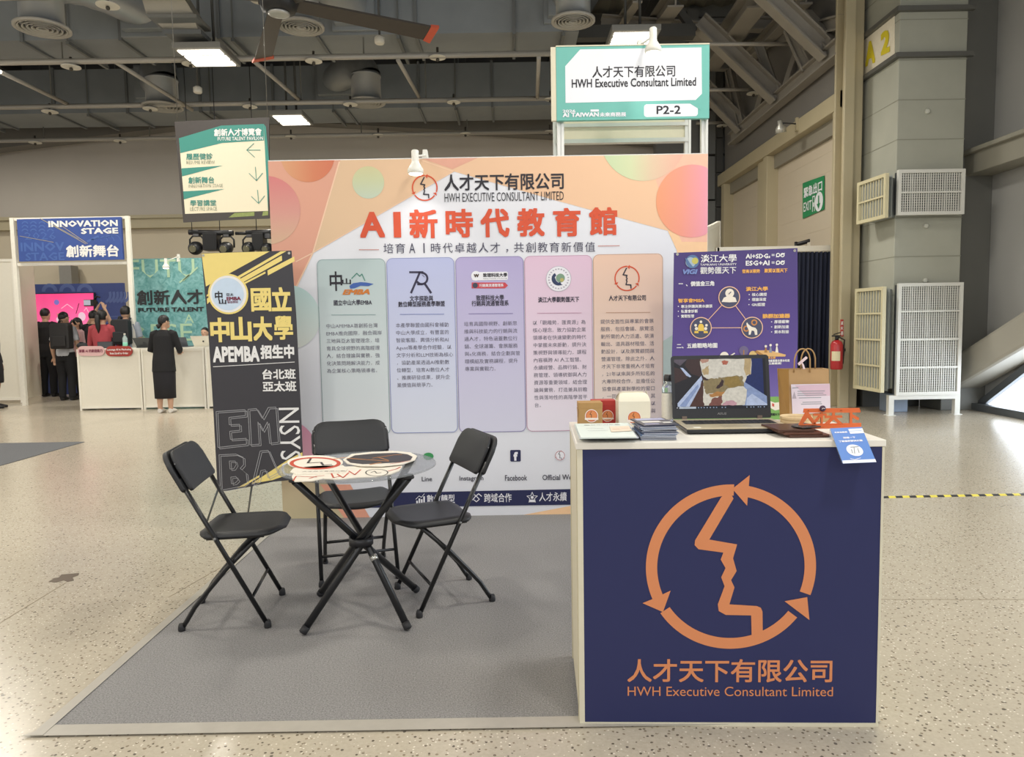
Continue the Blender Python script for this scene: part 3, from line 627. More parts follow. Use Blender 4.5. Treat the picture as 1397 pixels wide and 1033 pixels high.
# five cards
CARDS = [((433,355,532,592), 'g1', '#b8c9ca', '#e3e7ea', ['中山APEMBA首創將台灣','EMBA推向國際，融合兩岸','三地與亞太管理理念，培','育具全球視野的高階經理','人，結合理論與實務，強','化決策問題解決能力，成','為企業核心策略領導者。'], (445, 447.5), ['國立中山大學EMBA'], [(455.5,507.5,413)]),
 ((528,353.3,624,589), 'g2', '#b9bfe4', '#e0e4f0', ['本產學聯盟由國科會補助','中山大學成立，有豐富的','智能客服、輿情分析和AI','Agent等產學合作經驗，以','文字分析和LLM技術為核心','，協助產業透過AI推動數','位轉型，培育AI數位人才','、推廣研發成果，提升企','業價值與競爭力。'], (540, 446.5), ['文字探勘與','數位轉型服務產學聯盟'], [(559,591,407.5),(543.5,607,415)]),
 ((622,351.8,716.8,588), 'g3', '#b5abd6', '#d9d8ea', ['培育具國際視野、創新思','維與科技能力的行銷與流','通人才，特色涵蓋數位行','銷、全球運籌、會展服務','與e化商務，結合企劃與管','理模組及實務課程，提升','專業與實戰力。'], (633, 444.7), ['致理科技大學','行銷與流通管理系'], [(649.5,687.5,406.5),(643.5,694,414)]),
 ((716,350.4,808.5,586.5), 'g4', '#e2c2d8', '#ece6f0', ['以「觀趨勢，匯資源」為','核心理念。致力協助企業','領導者在快速變動的時代','中掌握未來脈動，提升決','策視野與領導能力。課程','內容橫跨 AI 人工智慧、','永續經營、品牌行銷、財','務管理、領導統御與人力','資源等重要領域，結合理','論與實務，打造兼具前瞻','性與落地性的高階學習平','台。'], (726.5, 443), ['淡江大學觀勢匯天下'], [(734,790,409)]),
 ((809.7,348.2,903.5,585), 'g5', '#ecc8b2', '#eee3dd', ['提供全面性與專業的會展','服務，包括會議、展覽活','動所需的人力派遣、裝潢','輸出、道具器材租借、活','動設計，以及展覽顧問與','營運管理。除此之外，人','才天下非常重視人才培育','，21年以來與多所知名的','大專院校合作，並擔任公','協會與產業對學校的窗口','，一同與　　　　　　其','　　　　　　　　　　以','　　　　　　　　　　與'], (819, 441.5), ['人才天下有限公司'], [(830.5,881,406.8)])]
body_ink = mat('grey_body_ink', '#6f6c7c', .6); head_ink = mat('card_head_ink', '#3b3848', .55)
cols = ['#8fa5a8', '#8a93c6', '#8d83b6', '#c79ab4', '#c9a28c']
for i, (r, nm, c0, c1, lines, (lx, ly), heads, hb) in enumerate(CARDS):
    mb = MB(); P.rrect(mb, *r, 7, 3, 0, .8, 1); card = obj('text_card', mb, [grad('card_'+nm, [(0, c1), (1, c0)], (0, 0, 1)), mat('card_line_'+nm, cols[i], .5)], t)
    mb = MB()
    for s, (a, b, y) in zip(heads, hb): P.text(mb, s, a, y-4, b, y+3.6, 4.4, 0, .022, res=1)
    obj('card_heading', mb, head_ink, card)
    mb = MB(); P.para(mb, lines, lx, ly, 10.2, 6.55, 4.4, 0, .004, 1.02, .22); obj('card_paragraph', mb, body_ink, card)
    mb = MB(); xx = (hb[0][0]+hb[0][1])/2+1; y = 429.8-.8*i; P.line(mb, [(xx-30, y), (xx+30, y-.4)], .9, 4.4); obj('card_rule', mb, mat('card_rule_'+nm, cols[i], .5), card)
    mb = MB()
    if i == 0:
        P.text(mb, '中', 450, 370.5, 467, 397, 4.4, 0, .02); P.text(mb, '山', 467, 380, 479, 388, 4.4, 0, .03)
        P.line(mb, [(480,380),(487,373),(491,377),(494,374),(498,383)], 1.3, 4.4, 1)
        P.poly(mb, [(477,390),(482,386.5),(492,385),(500,385.5),(510,387.5),(503,390.5),(492,390),(484,393.5),(478,394)], 4.4, 2)
        P.text(mb, 'EMBA', 467.5, 394.8, 504.5, 402, 4.4, 3, .05, shear=.3)
        mt = [mat('black_ink', '#23202a', .5), mat('hill_green', '#4c8a7c', .5), mat('river_blue', '#3f62ac', .5), mat('emba_orange', '#d07b2f', .5)]
    elif i == 1:
        P.line(mb, [(559,371.5),(577,371.5)], 2.6, 4.4); P.line(mb, [(573,371.5),(561,399.5)], 2.8, 4.4); P.ring(mb, 575.5, 380, 6.2, 9.0, 4.4, 0, -150, 95); P.line(mb, [(576,388),(570,388)], 2.6, 4.4); P.line(mb, [(579.5,387),(588,399.5)], 3.0, 4.4)
        P.ring(mb, 575, 380, 4.0, 4.8, 4.4, 0, 20, 75)
        mt = [mat('charcoal_ink', '#34304a', .5)]
    elif i == 2:
        P.rrect(mb, 644, 371.5, 693, 382, 2, 4.4, 0); P.disc(mb, 649.5, 376.5, 6.6, 4.6, 0); P.text(mb, 'W', 646.5, 374, 653.5, 378.5, 5.6, 1, .06); P.text(mb, '致理科技大學', 659, 372.6, 692, 378, 5.4, 2, .03); P.text(mb, 'Chihlee University of Technology', 659, 379.3, 692, 381, 5.4, 2, 0, res=1)
        P.poly(mb, [(643.5,385.5),(689,385.5),(693,389.5),(689,393.5),(643.5,393.5)], 4.4, 3); P.disc(mb, 648.3, 389.5, 3.6, 4.8, 4); P.text(mb, '行銷與流通管理系', 654, 387.2, 687, 391.6, 5.2, 0, .02)
        mt = [mat('pale_print', '#efeef4', .5), mat('badge_brown', '#4a3326', .5), mat('black_ink', '#23202a', .5), mat('ribbon_red', '#cc4650', .5), mat('badge_dark', '#3d4456', .5)]
    elif i == 3:
        P.disc(mb, 762, 380.5, 17.2, 4.4, 0); P.ring(mb, 762, 380.5, 16.6, 17.2, 4.8, 4)
        P.ring(mb, 761.5, 380.5, 5.0, 9.0, 5.4, 1, 120, 300); P.disc(mb, 764.5, 379.5, 6, 5.2, 2); P.poly(mb, [(752.5,377),(757,379),(759,383.5),(764,387.5),(768,388.8),(761,389.8),(755.5,386)], 5.9, 1); P.disc(mb, 766.5, 382, 2.6, 5.8, 3)
        for k in range(22):
            g = math.radians(k*360/22+8); x, y = 762+13.3*math.cos(g), 380.5-13.3*math.sin(g); P.line(mb, [(x-.7, y), (x+.7, y)], 1.7, 5.2, 4)
        mt = [mat('pale_print', '#efeef4', .5), mat('badge_navy', '#2c3b5e', .5), mat('badge_green', '#7f9f86', .5), mat('badge_olive', '#b9b06a', .5), mat('badge_grey', '#b7b3bf', .5)]
    else:
        logo(P, mb, 855.3, 380, 17.2, 4.4, 0, 1, .72, True); mt = [red_ink, ink]
    obj('card_emblem', mb, mt, card)
# captions under the (omitted) codes, small round and square marks, footer band
mb = MB()
for s, b in (('Line', (575.5,650.3,589.5,656.6)), ('Instagram', (627,649.2,659.5,657.4)), ('Facebook', (689,648,719,655.8)), ('Official Website', (740,647.2,797,654.8))): P.text(mb, s, *b, 3, 0, .01)
obj('caption_lettering', mb, head_ink, t)
mb = MB(); P.rrect(mb, 696, 614, 710.5, 629.5, 1.5, 3, 0); P.text(mb, 'f', 700.5, 616.5, 706.5, 628.5, 4.2, 1, .06)
P.disc(mb, 584.5, 622.5, 7, 3, 2, ry=5); logo(P, mb, 764, 621.5, 6.6, 3.4, 3, 4, .8, True); P.disc(mb, 764, 621.5, 7.4, 2.8, 1)
obj('channel_marks', mb, [navy, mat('pale_print', '#efeef4', .5), mat('chat_green', '#3f9a5c', .5), mat('rosy_ink', '#b5656a', .5), ink], t)
mb = MB(); k0, k1 = P.uv(500, 672.5), P.uv(905, 664.3)
P.upoly(mb, [P.uv(500,673),P.uv(500,692.8),P.uv(912,686.5),P.uv(912,664.5)][::-1], 3, 0); band = obj('footer_band', mb, navy, t)
mb = MB()
for s, b in (('數位轉型', (582.5,674.5,620.5,686.8)), ('跨域合作', (660.5,672.8,698,685.3)), ('人才永續', (735.5,671.5,773,683.8)), ('創新教育', (812,670,850,682))): P.text(mb, s, *b, 4.2, 0, .01)
for k, hh in enumerate((4, 7, 6, 10)): x = 568+k*3.2; P.poly(mb, [(x,687.3),(x+2.2,687.2),(x+2.2,687-hh),(x,687-hh)], 4.2)
P.line(mb, [(567.5,681),(572,676.5),(575,678.5),(579,673.5)], .7, 4.2)
for pts in ([(641,677),(645,673),(650,677),(654,681)], [(657,677),(653,673.5),(648,678),(645,682)], [(645,673),(642,671.8)], [(654,681),(650,684.5),(647,682)]): P.line(mb, pts, 1.2, 4.2)
st = []
for k in range(10):
    g = math.radians(90+36*k); r = 7.6 if k % 2 == 0 else 3.4; st.append((726+r*math.cos(g), 679-r*math.sin(g)))
P.line(mb, st+[st[0]], .8, 4.2); P.disc(mb, 726, 678.5, 2, 4.4); P.poly(mb, [(722,685),(723,681.5),(729,681.5),(730,685)], 4.3)
obj('footer_lettering', mb, mat('pale_print', '#efeef4', .5), band)

# ------------------------------------------------------------------ spot lamp used on the boards
lampw = mat('white_lamp_enamel', '#e9e8df', .35)
def spot(px, py, Y, hpx, label, ax, ay, aY, lit=0, clampdir=1):
    """px,py: middle of the lamp mouth; hpx: lamp height in photo pixels; ax,ay,aY: where its arm is clamped"""
    c = PY(px, py, Y); k = Y/FPX; h = hpx*k
    t = thing('spot_lamp', c, label, 'lamp', 'white clip-on spot lamps')
    mb = MB(); mb.lathe(c, [(h*.30, 0), (h*.34, h*.04), (h*.34, h*.18), (h*.27, h*.30), (h*.17, h*.46), (h*.155, h*.55), (h*.155, h*.96), (h*.12, h)], 24); obj('lamp_shade', mb, lampw, t)
    mb = MB(); mb.lathe(c+Vector((0, 0, -.004)), [(h*.29, 0), (h*.2, -h*.03), (0.0001, -h*.04)], 20); obj('bulb', mb, mat('lit_bulb', '#fff8e8', .4, emit=5, var=0), t)
    e = PY(ax, ay, aY); mb = MB(); mb.tube([c+Vector((h*.12, 0, h*.75)), e], h*.045, 8); obj('arm', mb, lampw, t)
    mb = MB(); w = h*.14; mb.prism([e+Vector((-w*.7, -.012, h*.25)), e+Vector((w*.7, -.012, h*.25)), e+Vector((w*1.3, -.012, -h*.55)), e+Vector((-w*1.3, -.012, -h*.55))], (0, .05, 0)); obj('clamp', mb, lampw, t, bevel=.004)
    if lit:
        l = bpy.data.lights.new('spot_light', 'SPOT'); l.energy = lit; l.spot_size = math.radians(110); l.spot_blend = .9; l.color = (1, .97, .92); l.shadow_soft_size = .03
        o = bpy.data.objects.new('spot_light', l); C.objects.link(o); o.location = c+Vector((0, -.01, -.03)); o.rotation_euler = Vector((0, .35, -1)).to_track_quat('-Z', 'Y').to_euler()
    return t
spot(567, 237, 4.80, 31, 'white spot lamp clipped over the top edge of the peach backdrop', 580, 212, 5.06, 2.2)
spot(891, 72, 4.84, 32, 'white spot lamp mounted above the teal booth sign', 873, 62, 5.2, 2)
# ------------------------------------------------------------------ name board on its post tower
SY = 5.09
t = thing('booth_sign', PY(864, 120, SY), 'teal framed name board on posts above the backdrop', 'sign')
S = Panel(PY(760, 168, SY))
teal = mat('teal_print', '#6fb9ae', .5, var=.03)
mb = MB(); a, b = S.uv(759.5, 164.5), S.uv(968, 60.5)
mb.prism([S.P(a[0], a[1]), S.P(b[0], a[1]), S.P(b[0], b[1]), S.P(a[0], b[1])], S.n*-.035); obj('board', mb, [teal], t)
mb = MB(); mb.box((S.P(a[0], 0).x-.035, SY+.002, S.P(0, a[1]).z), (S.P(a[0], 0).x-.001, SY+.03, S.P(0, b[1]).z)); mb.box((S.P(a[0], 0).x, SY-.003, S.P(0, b[1]).z), (S.P(b[0], 0).x, SY+.034, S.P(0, b[1]).z+.008)); obj('edge_trim', mb, cream, t)
mb = MB(); wp = mat('sign_white', '#eceef4', .5, var=.01)
S.poly(mb, [(791.5,67.5),(957,64.8),(957.5,128),(949,136.5),(771.5,140.5),(771,90.5)], 1)
S.rrect(mb, 878.5, 142.5, 952, 158.5, 4, 1, 0)
obj('white_field', mb, wp, t)
mb = MB(); S.poly(mb, [(940,140.6),(957,140),(957,151)], 1.6); obj('cut_corner', mb, teal, t)
mb = MB(); S.text(mb, '人才天下有限公司', 808, 90, 921, 105.2, 2.2, 0, .012); S.text(mb, 'HWH Executive Consultant Limited', 780, 107, 949.5, 118.5, 2.2, 0, .018); S.text(mb, 'P2-2', 895.5, 144.3, 928.5, 155.6, 2.4, 0, .02); obj('sign_lettering', mb, mat('black_ink', '#23202a', .5), t)
mb = MB(); S.text(mb, '2026', 767.5, 149.8, 785, 153.6, 2.2, 0, .03); S.text(mb, 'AI TAIWAN', 767.5, 153.8, 817, 159.6, 2.2, 0, .045); S.text(mb, '未來商務展', 818, 153.3, 854, 159.3, 2.2, 0, .03); S.rrect(mb, 805.5, 149.6, 817, 152.4, .5, 2.2); obj('event_lettering', mb, mat('pale_print', '#efeef4', .5), t)
t = thing('post_tower', (.86, 5.4, 0), 'slim aluminium post tower carrying the teal name board', 'post frame')
TOPH = S.P(0, b[1]).z-.03; xl, xr = PY(765, 190, 5.14).x, PY(961.5, 190, 5.14).x
for x, y, h in ((xl, 5.16, TOPH), (xr, 5.16, TOPH), (xl, 5.64, 3.15), (xr, 5.64, 3.13)):
    mb = MB()
    for dx in (-.014, .014): mb.box((x+dx-.009, y-.02, 0), (x+dx+.009, y+.02, h))
    mb.box((x-.012, y-.012, 0), (x+.012, y+.012, h)); obj('post', mb, alu, t)
mb = MB(); z0, z1 = PY(850, 190, 5.64).z, PY(850, 165, 5.64).z; mb.box((xl, 5.63, z0), (xr, 5.65, z1+.2)); obj('rear_fascia', mb, cream, t)
mb = MB(); mb.box((xl, 5.61, z0-.03), (xr, 5.67, z0)); mb.box((xl, 5.61, z0+.09), (xr, 5.66, z0+.115)); obj('rear_rail', mb, alu, t)

# ================================================================== BANNERS
def easel(t, P_, top, feet, hub, mat_):
    for a, b in feet:
        mb = MB(); mb.tube([a, b], .008, 8); obj('stand_leg', mb, mat_, t)
NY = 4.72
B = Panel(PY(272, 345, NY))
t = thing('banner', (-1.72, NY, 0), 'tall black and yellow banner on a thin stand left of the backdrop', 'banner')
mb = MB(); outl = [(274.5,345.5),(335,343.5),(397.5,342),(404,430),(409,530),(414,640),(414.5,652),(398,655),(372,657.5),(345,663.5),(318,668.5),(297,671),(291,560),(284,450)]
B.board(mb, outl, .004); obj('banner_sheet', mb, mat('banner_black', '#3a393f', .45, var=.05), t)
yel = mat('banner_yellow', '#efd983', .5, var=.03); wht = mat('banner_white', '#ecebea', .5)
mb = MB()
B.poly(mb, [(275,346),(335,344),(368,343),(308.5,375.6),(281,391)], 1, 0)
B.poly(mb, [(322,378.5),(383,343),(391,342.6),(326,380)], 1, 0); B.poly(mb, [(326,381.5),(384.5,348.5),(385,355.5),(333,384.5)], 1, 0); B.poly(mb, [(365,369),(401.5,350),(402,356.5),(365.5,376)], 1, 0); B.poly(mb, [(333,385.5),(362,370.5),(362.5,373),(334.5,387.5)], 1, 0)
B.poly(mb, [(282,402.5),(290,397),(291,399),(282.2,405)], 1, 0); B.poly(mb, [(282.3,407.5),(294,400),(294,404),(282.8,415)], 1, 0)
B.poly(mb, [(343,660),(392,628),(412.5,617),(413.5,632),(398,646),(372,655)], 1, 0); B.poly(mb, [(324,665.5),(353.5,648.5),(354,651),(333,663.5)], 1, 0)
obj('yellow_stripes', mb, yel, t)
mb = MB(); B.disc(mb, 311.5, 401.3, 27.5, 2, 0); B.disc(mb, 311.5, 401.3, 25, 2.5, 3); B.disc(mb, 311, 401.3, 22, 3, 1)
B.text(mb, '中', 293.5, 397.3, 304, 410, 4, 2, .03); B.text(mb, '山', 299, 408, 309, 415, 4, 2, .04); B.text(mb, '亞太', 309, 400, 319, 404, 4, 2, .02); B.text(mb, 'EMBA', 309.5, 405, 329, 410, 4, 4, .05); B.text(mb, '管理學院', 310.5, 410.8, 325, 413.8, 4, 4, .01)
obj('round_emblem', mb, [yel, mat('emblem_sky', '#c9dbef', .5), mat('black_ink', '#23202a', .5), wht, mat('maroon_ink', '#7c2b45', .5)], t)
mb = MB(); B.text(mb, '國', 342.5, 393.2, 370, 425, 2, 0, .03); B.text(mb, '立', 370.5, 392, 397.5, 424.5, 2, 0, .04)
for i, ch in enumerate('中山大學'): B.text(mb, ch, (287,314.5,345.5,374)[i], (433.5,432.5,431.8,430.8)[i], (313.5,343.5,371.5,399.8)[i], (467,466,464.8,463.5)[i], 2, 0, (.045,.045,.045,.03)[i])
obj('university_lettering', mb, yel, t)
mb = MB(); B.text(mb, 'APEMBA', 290.5, 472.5, 354, 494, 2, 0, .045); B.text(mb, '招生中', 355.5, 470.5, 401.5, 489.5, 2, 0, .05); B.line(mb, [(291,500.5),(402,494)], .8, 2)
B.text(mb, '台北班', 358, 503.5, 403.5, 517.5, 2, 0, .03); B.text(mb, '亞太班', 358.5, 520, 404.5, 534.3, 2, 0, .03)
B.text(mb, 'NSYSU', 382, 556, 410, 650, 2, 0, .0, rot=90)
obj('white_lettering', mb, wht, t)
mb = MB(); outl_m = mat('outline_grey', '#a9a9ad', .5)
def outline(pts, w=.7, off=(0, 0)): B.line(mb, [(x+off[0], y+off[1]) for x, y in pts+[pts[0]]], w, 2)
for off in ((0, 0), (2.5, 2)):
    outline([(295,561.5),(334.5,559),(335,567),(312.5,569.5),(313,579.5),(327,579),(327.5,587),(313.5,588.5),(314.5,599.5),(336,598),(336.5,606),(297.5,610.5)], .7, off)
    outline([(338.5,558.5),(350,557.5),(358,571),(366,556),(376.5,555.5),(380,603.5),(368,605),(365,575.5),(358.5,588),(352,575.5),(354,606),(341,607)], .7, off)
    outline([(299,620.5),(322,619.5),(332,624),(332.5,634),(328,639),(336,646),(337.5,658),(330,663.5),(301,669)], .7, off)
    outline([(313,629),(321,629),(322.5,634),(319,639.5),(314,640)], .6, off); outline([(315,651),(322,650),(325,655),(321,659),(316,660)], .6, off)
    outline([(355,615.5),(366,614.5),(379,645),(366,652),(362,641),(356,642),(353,656),(344,661)], .7, off)
obj('outlined_lettering', mb, outl_m, t)
gun = mat('stand_steel', '#5d6468', .4, .4)
for a, b in ((B.p(299, 662, -4), F(281, 716)), (B.p(345, 650, -5), F(338, 703)), (PY(275, 350, NY)+Vector((.02, .02, 0)), PY(345, 560, NY)+Vector((0, .05, 0))), (PY(396, 347, NY)+Vector((-.02, .02, 0)), PY(345, 560, NY)+Vector((0, .05, 0))), (PY(345, 560, NY)+Vector((0, .05, 0)), PY(345, 655, NY)+Vector((0, .03, 0))), (PY(345, 560, NY)+Vector((0, .05, 0)), PY(299, 664, NY)+Vector((0, .01, 0)))):
    mb = MB(); mb.tube([a, b], .007, 8); obj('stand_rod', mb, gun, t)
for x, y in ((277.5, 348.5), (394.5, 345.5), (299, 668)):
    mb = MB(); B.ring(mb, x, y, .7, 1.8, 2.5, 0, n=16); B.disc(mb, x, y, .9, 2.2, 0, 10); obj('eyelet', mb, mat('eyelet_steel', '#b9b6aa', .35, .6), t)
# purple banner right
VY = 4.62
V = Panel(PY(920, 345, VY))
t = thing('banner', (1.38, VY, 0), 'purple banner with three linked round icons standing behind the open laptop', 'banner')
pur = grad('banner_purple', [(0, '#9a86c6'), (.25, '#8474b8'), (.5, '#5c4a92'), (.8, '#4e3b80'), (1, '#4a3c78')], (0, 0, 1))
mb = MB(); V.board(mb, [(919.5,345),(1000,342),(1088,338.5),(1088.5,450),(1085,650),(906,660),(914,560),(918,450)], .004); obj('banner_sheet', mb, pur, t)
vw = mat('banner_white', '#ecebea', .5); vo = mat('banner_amber', '#f0b35a', .5); vp = mat('banner_peach_line', '#f2c3a2', .5)
def bx(x, y): return 915+x/7.761, 335+y/7.761
def vt(mb, s, x0, y0, x1, y1, bold=.012, mi=0, sh=0): a, b = bx(x0, y0), bx(x1, y1); V.text(mb, s, a[0], a[1], b[0], b[1], 2, mi, bold, 1, shear=sh)
mb = MB(); vt(mb, '淡江大學', 318, 95, 698, 178, .014); vt(mb, 'TAMKANG UNIVERSITY', 312, 190, 696, 212, .012); vt(mb, '觀勢匯天下', 312, 226, 692, 300, .012); vt(mb, 'AI+SDG', 793, 88, 1030, 138, .03); vt(mb, 's', 1034, 110, 1052, 134, .03); vt(mb, 'ESG+AI', 793, 160, 1045, 212, .03)
for cy in (100, 180):
    a = bx(1092, cy); V.line(mb, [(a[0]-3, a[1]-.7), (a[0]+.6, a[1]-.7)], .8, 2); V.line(mb, [(a[0]-3, a[1]+.9), (a[0]+.6, a[1]+.9)], .8, 2)
    for sx_, rr in ((1135, 22), (1182, 22)):
        c = bx(sx_, cy+2); V.ring(mb, c[0], c[1], 1.6, 2.9, 2, 0)
    c0, c1 = bx(1115, cy+22), bx(1205, cy-18); V.line(mb, [c0, bx(1155, cy+10), c1], 1, 2.2)
vt(mb, '、價值金三角', 160, 378, 460, 430, .035); a = bx(85, 405); V.line(mb, [a, (a[0]+5.5, a[1])], 1, 2)
for s, x0, x1, y in (('專注併購與資本擴張',108,440,645), ('私董會診斷',108,286,697), ('實戰智慧',108,248,749), ('核心講授',858,1016,520), ('理論深度',858,1010,572), ('GRI認證',855,998,626), ('厚德載物',1095,1252,808), ('創新加速',1095,1250,862), ('資本對接',1095,1250,915)):
    vt(mb, s, x0, y-19, x1, y+17, .02); c = bx(x0-28, y); V.disc(mb, c[0], c[1], .75, 2, 0, 10)
vt(mb, '二、五維戰略地圖', 57+25, 1170+20, 440, 1240+10, .035) if False else V.text(mb, '二、五維戰略地圖', 923, 468.2, 978.5, 475.2, 2, 0, .03, 1)
V.text(mb, '跨產業整合資本布局', 1047, 490.3, 1077, 494, 2, 0, .03, 1); V.text(mb, '（五維建構）', 1047, 494.3, 1066, 497.5, 2, 0, .03, 1)
obj('white_lettering', mb, vw, t)
mb = MB(); vt(mb, '登高以觀勢', 755, 252, 945, 292, .03); vt(mb, '聚賢以匯天下', 990, 244, 1235, 288, .03); vt(mb, '智享會MISA', 78, 560, 355, 605, .04); vt(mb, '淡江大學', 795, 436, 1028, 482, .035); vt(mb, '狼群加速器', 970, 722, 1262, 770, .045); V.text(mb, '第五維', 1047, 486.6, 1058, 489.6, 2, 0, .03, 1); obj('amber_lettering', mb, vo, t)
mb = MB(); c1, c2, c3 = bx(618, 548), bx(318, 873), bx(860, 870)
V.line(mb, [c1, c2, c3, c1], .9, 2, 0)
for k, c in enumerate((c1, c2, c3)):
    V.disc(mb, c[0], c[1], 14.8, 3, 0); V.disc(mb, c[0], c[1], 13.6, 3.6, 1)
def ic(x, y, x0, y0): return x0+x/7.761-0, y0+y/7.761
V.disc(mb, bx(622,505)[0], bx(622,505)[1], 6, 4.4, 2); V.poly(mb, [bx(536,598),bx(560,552),bx(590,540),bx(618,552),bx(650,540),bx(682,552),bx(698,598),bx(618,602)], 4.8, 2); V.line(mb, [bx(612,515), bx(635,492)], 1, 5.4, 1)
V.poly(mb, [bx(285,905),bx(290,850),bx(303,830),bx(335,830),bx(348,850),bx(352,905)], 4.4, 3)
for xx in (270, 368): V.poly(mb, [bx(xx-22,928),bx(xx-20,905),bx(xx+20,905),bx(xx+24,928)], 4.4, 3); V.disc(mb, bx(xx-8*(1 if xx < 300 else -1),845)[0], bx(xx,845)[1], 1.8, 4.4, 2); V.disc(mb, bx(xx,880)[0], bx(xx,880)[1], 2.2, 4.4, 2)
V.disc(mb, bx(318,808)[0], bx(318,808)[1], 1.8, 4.4, 2)
V.poly(mb, [bx(805,812),bx(820,835),bx(855,862),bx(895,872),bx(912,895),bx(915,945),bx(890,948),bx(880,905),bx(855,900),bx(842,945),bx(822,945),bx(825,900),bx(808,865),bx(798,830)], 4.4, 2)
for xx, yy in ((882, 815), (798, 880)): V.ring(mb, *bx(xx, yy), 2.4, 4.2, 4.0, 4)
obj('icon_diagram', mb, [vp, mat('icon_slate', '#4a4d66', .5), mat('icon_white', '#efe6d8', .5), mat('icon_gold', '#ecc75a', .5), mat('icon_copper', '#c9874c', .5)], t)
mb = MB(); c = bx(205, 172); V.disc(mb, 944.5, 357, 9, 2.4, 0); V.disc(mb, 942, 358, 6.8, 2.8, 1); V.poly(mb, [(934.5,352),(938,354),(941,359),(946,365),(941,366),(936.5,361)], 3.4, 0); V.disc(mb, 948, 356, 4.4, 3.2, 2); V.text(mb, 'VIGI', 931.5, 367.5, 951.5, 374.2, 3, 3, .05, shear=.25); obj('globe_emblem', mb, [mat('globe_blue', '#5d7ba6', .5), mat('globe_pale', '#a9bccc', .5), mat('globe_olive', '#c9c064', .5), mat('vigi_blue', '#7a8fc8', .5)], t)
mb = MB()
V.poly(mb, [(1032,478),(1050,478),(1072,484),(1071,486.5),(1046,486.5)], 2, 0); V.poly(mb, [(1032,478),(1046,486.5),(1040,487),(1029,480)], 2.4, 1)
for x, y, cc in ((1044.5,474.5,1),(1051,473,2),(1059.5,472.5,3)): V.poly(mb, [(x-2.2,481),(x-.8,y),(x+.8,y),(x+2.2,481)], 3, cc); V.disc(mb, x, y-2, 1.7, 3, 3)
V.disc(mb, 1027, 484, 5.2, 2.4, 4); V.disc(mb, 988, 486, 6, 2.4, 3); V.line(mb, [(992,488),(1002,482)], 1.6, 2.4, 3); V.disc(mb, 1014.5, 478.5, 6.4, 2.2, 5); V.line(mb, [(1014.5,490),(1014.5,478)], 1.4, 2.8, 1)
V.poly(mb, [(906,590),(914,548),(975,545),(1060,541),(1087,546),(1086,598)], 1.6, 6); V.poly(mb, [(1050,547),(1057,549.5),(1067,548),(1067,558),(1057,560),(1050,556)], 2.6, 3); V.poly(mb, [(1053,550),(1056,551),(1056,555),(1053,554)], 3.2, 7)
V.text(mb, '觀勢匯天下智享會', 1048, 563.4, 1072, 567.4, 2.6, 8, .03, 1)
obj('map_drawing', mb, [mat('plank_tan', '#e0b477', .5), mat('plank_dark', '#b07f45', .5), mat('icon_grey', '#8f93a6', .5), mat('icon_white', '#efe6d8', .5), mat('icon_sand', '#d8b878', .5), mat('icon_treegrey', '#6d6487', .5), mat('meadow_green', '#7fb05e', .5), mat('page_red', '#d0594c', .5), mat('black_ink', '#23202a', .5)], t)
for a, b in ((PY(1003, 500, VY)+Vector((0, .06, 0)), PY(923, 350, VY)+Vector((0, .015, 0))), (PY(1003, 500, VY)+Vector((0, .06, 0)), PY(1085, 342, VY)+Vector((0, .015, 0))), (PY(1003, 500, VY)+Vector((0, .06, 0)), F(950, 720)), (PY(1003, 500, VY)+Vector((0, .06, 0)), F(1060, 720)), (PY(1003, 500, VY)+Vector((0, .06, 0)), Vector((1.55, 4.98, 0)))):
    mb = MB(); mb.tube([a, b], .007, 8); obj('stand_rod', mb, gun, t)
for x, y in ((924, 347), (1084, 342)):
    mb = MB(); V.ring(mb, x, y, .7, 1.9, 2.5, 0, n=16); V.disc(mb, x, y, .9, 2.2, 0, 10); obj('eyelet', mb, mat('eyelet_steel', '#b9b6aa', .35, .6), t)
# ================================================================== COUNTER
CYAW = -.037; CO = Vector((.2105, 2.3615, 0)); CU = Vector((math.cos(CYAW), math.sin(CYAW), 0)); CV = Vector((-math.sin(CYAW), math.cos(CYAW), 0)); CH = .971
def CL(u, v, z): return CO+CU*u+CV*v+Vector((0, 0, z))
def cbox(mb, u0, u1, v0, v1, z0, z1, mi=0): mb.prism([CL(u0, v0, z0), CL(u1, v0, z0), CL(u1, v1, z0), CL(u0, v1, z0)], (0, 0, z1-z0), mi)
t = thing('display_counter', CL(.5, .25, 0), 'white topped counter with a navy front carrying the orange face logo', 'counter')
topm = mat('white_counter_top', '#efeae0', .4, var=.02)
mb = MB(); cbox(mb, -.004, 1.001, -.004, .5, CH-.022, CH); obj('top', mb, topm, t, bevel=.002)
mb = MB(); cbox(mb, .018, .99, 0, .012, .012, CH-.023); fr = obj('front_panel', mb, mat('navy_panel', '#2a2f5b', .5, var=.03, spec=.35), t)
mb = MB(); cbox(mb, .0, .006, .03, .46, .03, CH-.024); obj('side_panel', mb, cream, t); mb = MB(); cbox(mb, .991, .997, .03, .46, .03, CH-.024); obj('side_panel', mb, cream, t)
mb = MB(); cbox(mb, .008, .989, .014, .46, .03, .04); obj('base_shelf', mb, topm, t)
for u in (-.002, .979):
    for v in (.002, .465):
        mb = MB(); cbox(mb, u, u+.02, v+.013, v+.033, .0, CH-.023); cbox(mb, u+.004, u+.016, v+.009, v+.037, .0, CH-.023); obj('post', mb, mat('counter_post', '#d8d0b4', .4, .15, var=.04), t)
mb = MB(); cbox(mb, .0, .018, -.001, .012, 0, CH-.023); cbox(mb, .99, .998, -.001, .012, 0, CH-.023); cbox(mb, .0, .998, -.003, .012, 0, .012); obj('edge_trim', mb, mat('counter_edge_trim', '#d9d3bd', .45), t)
cop = mat('copper_orange_print', '#d98a5c', .5, var=.02)
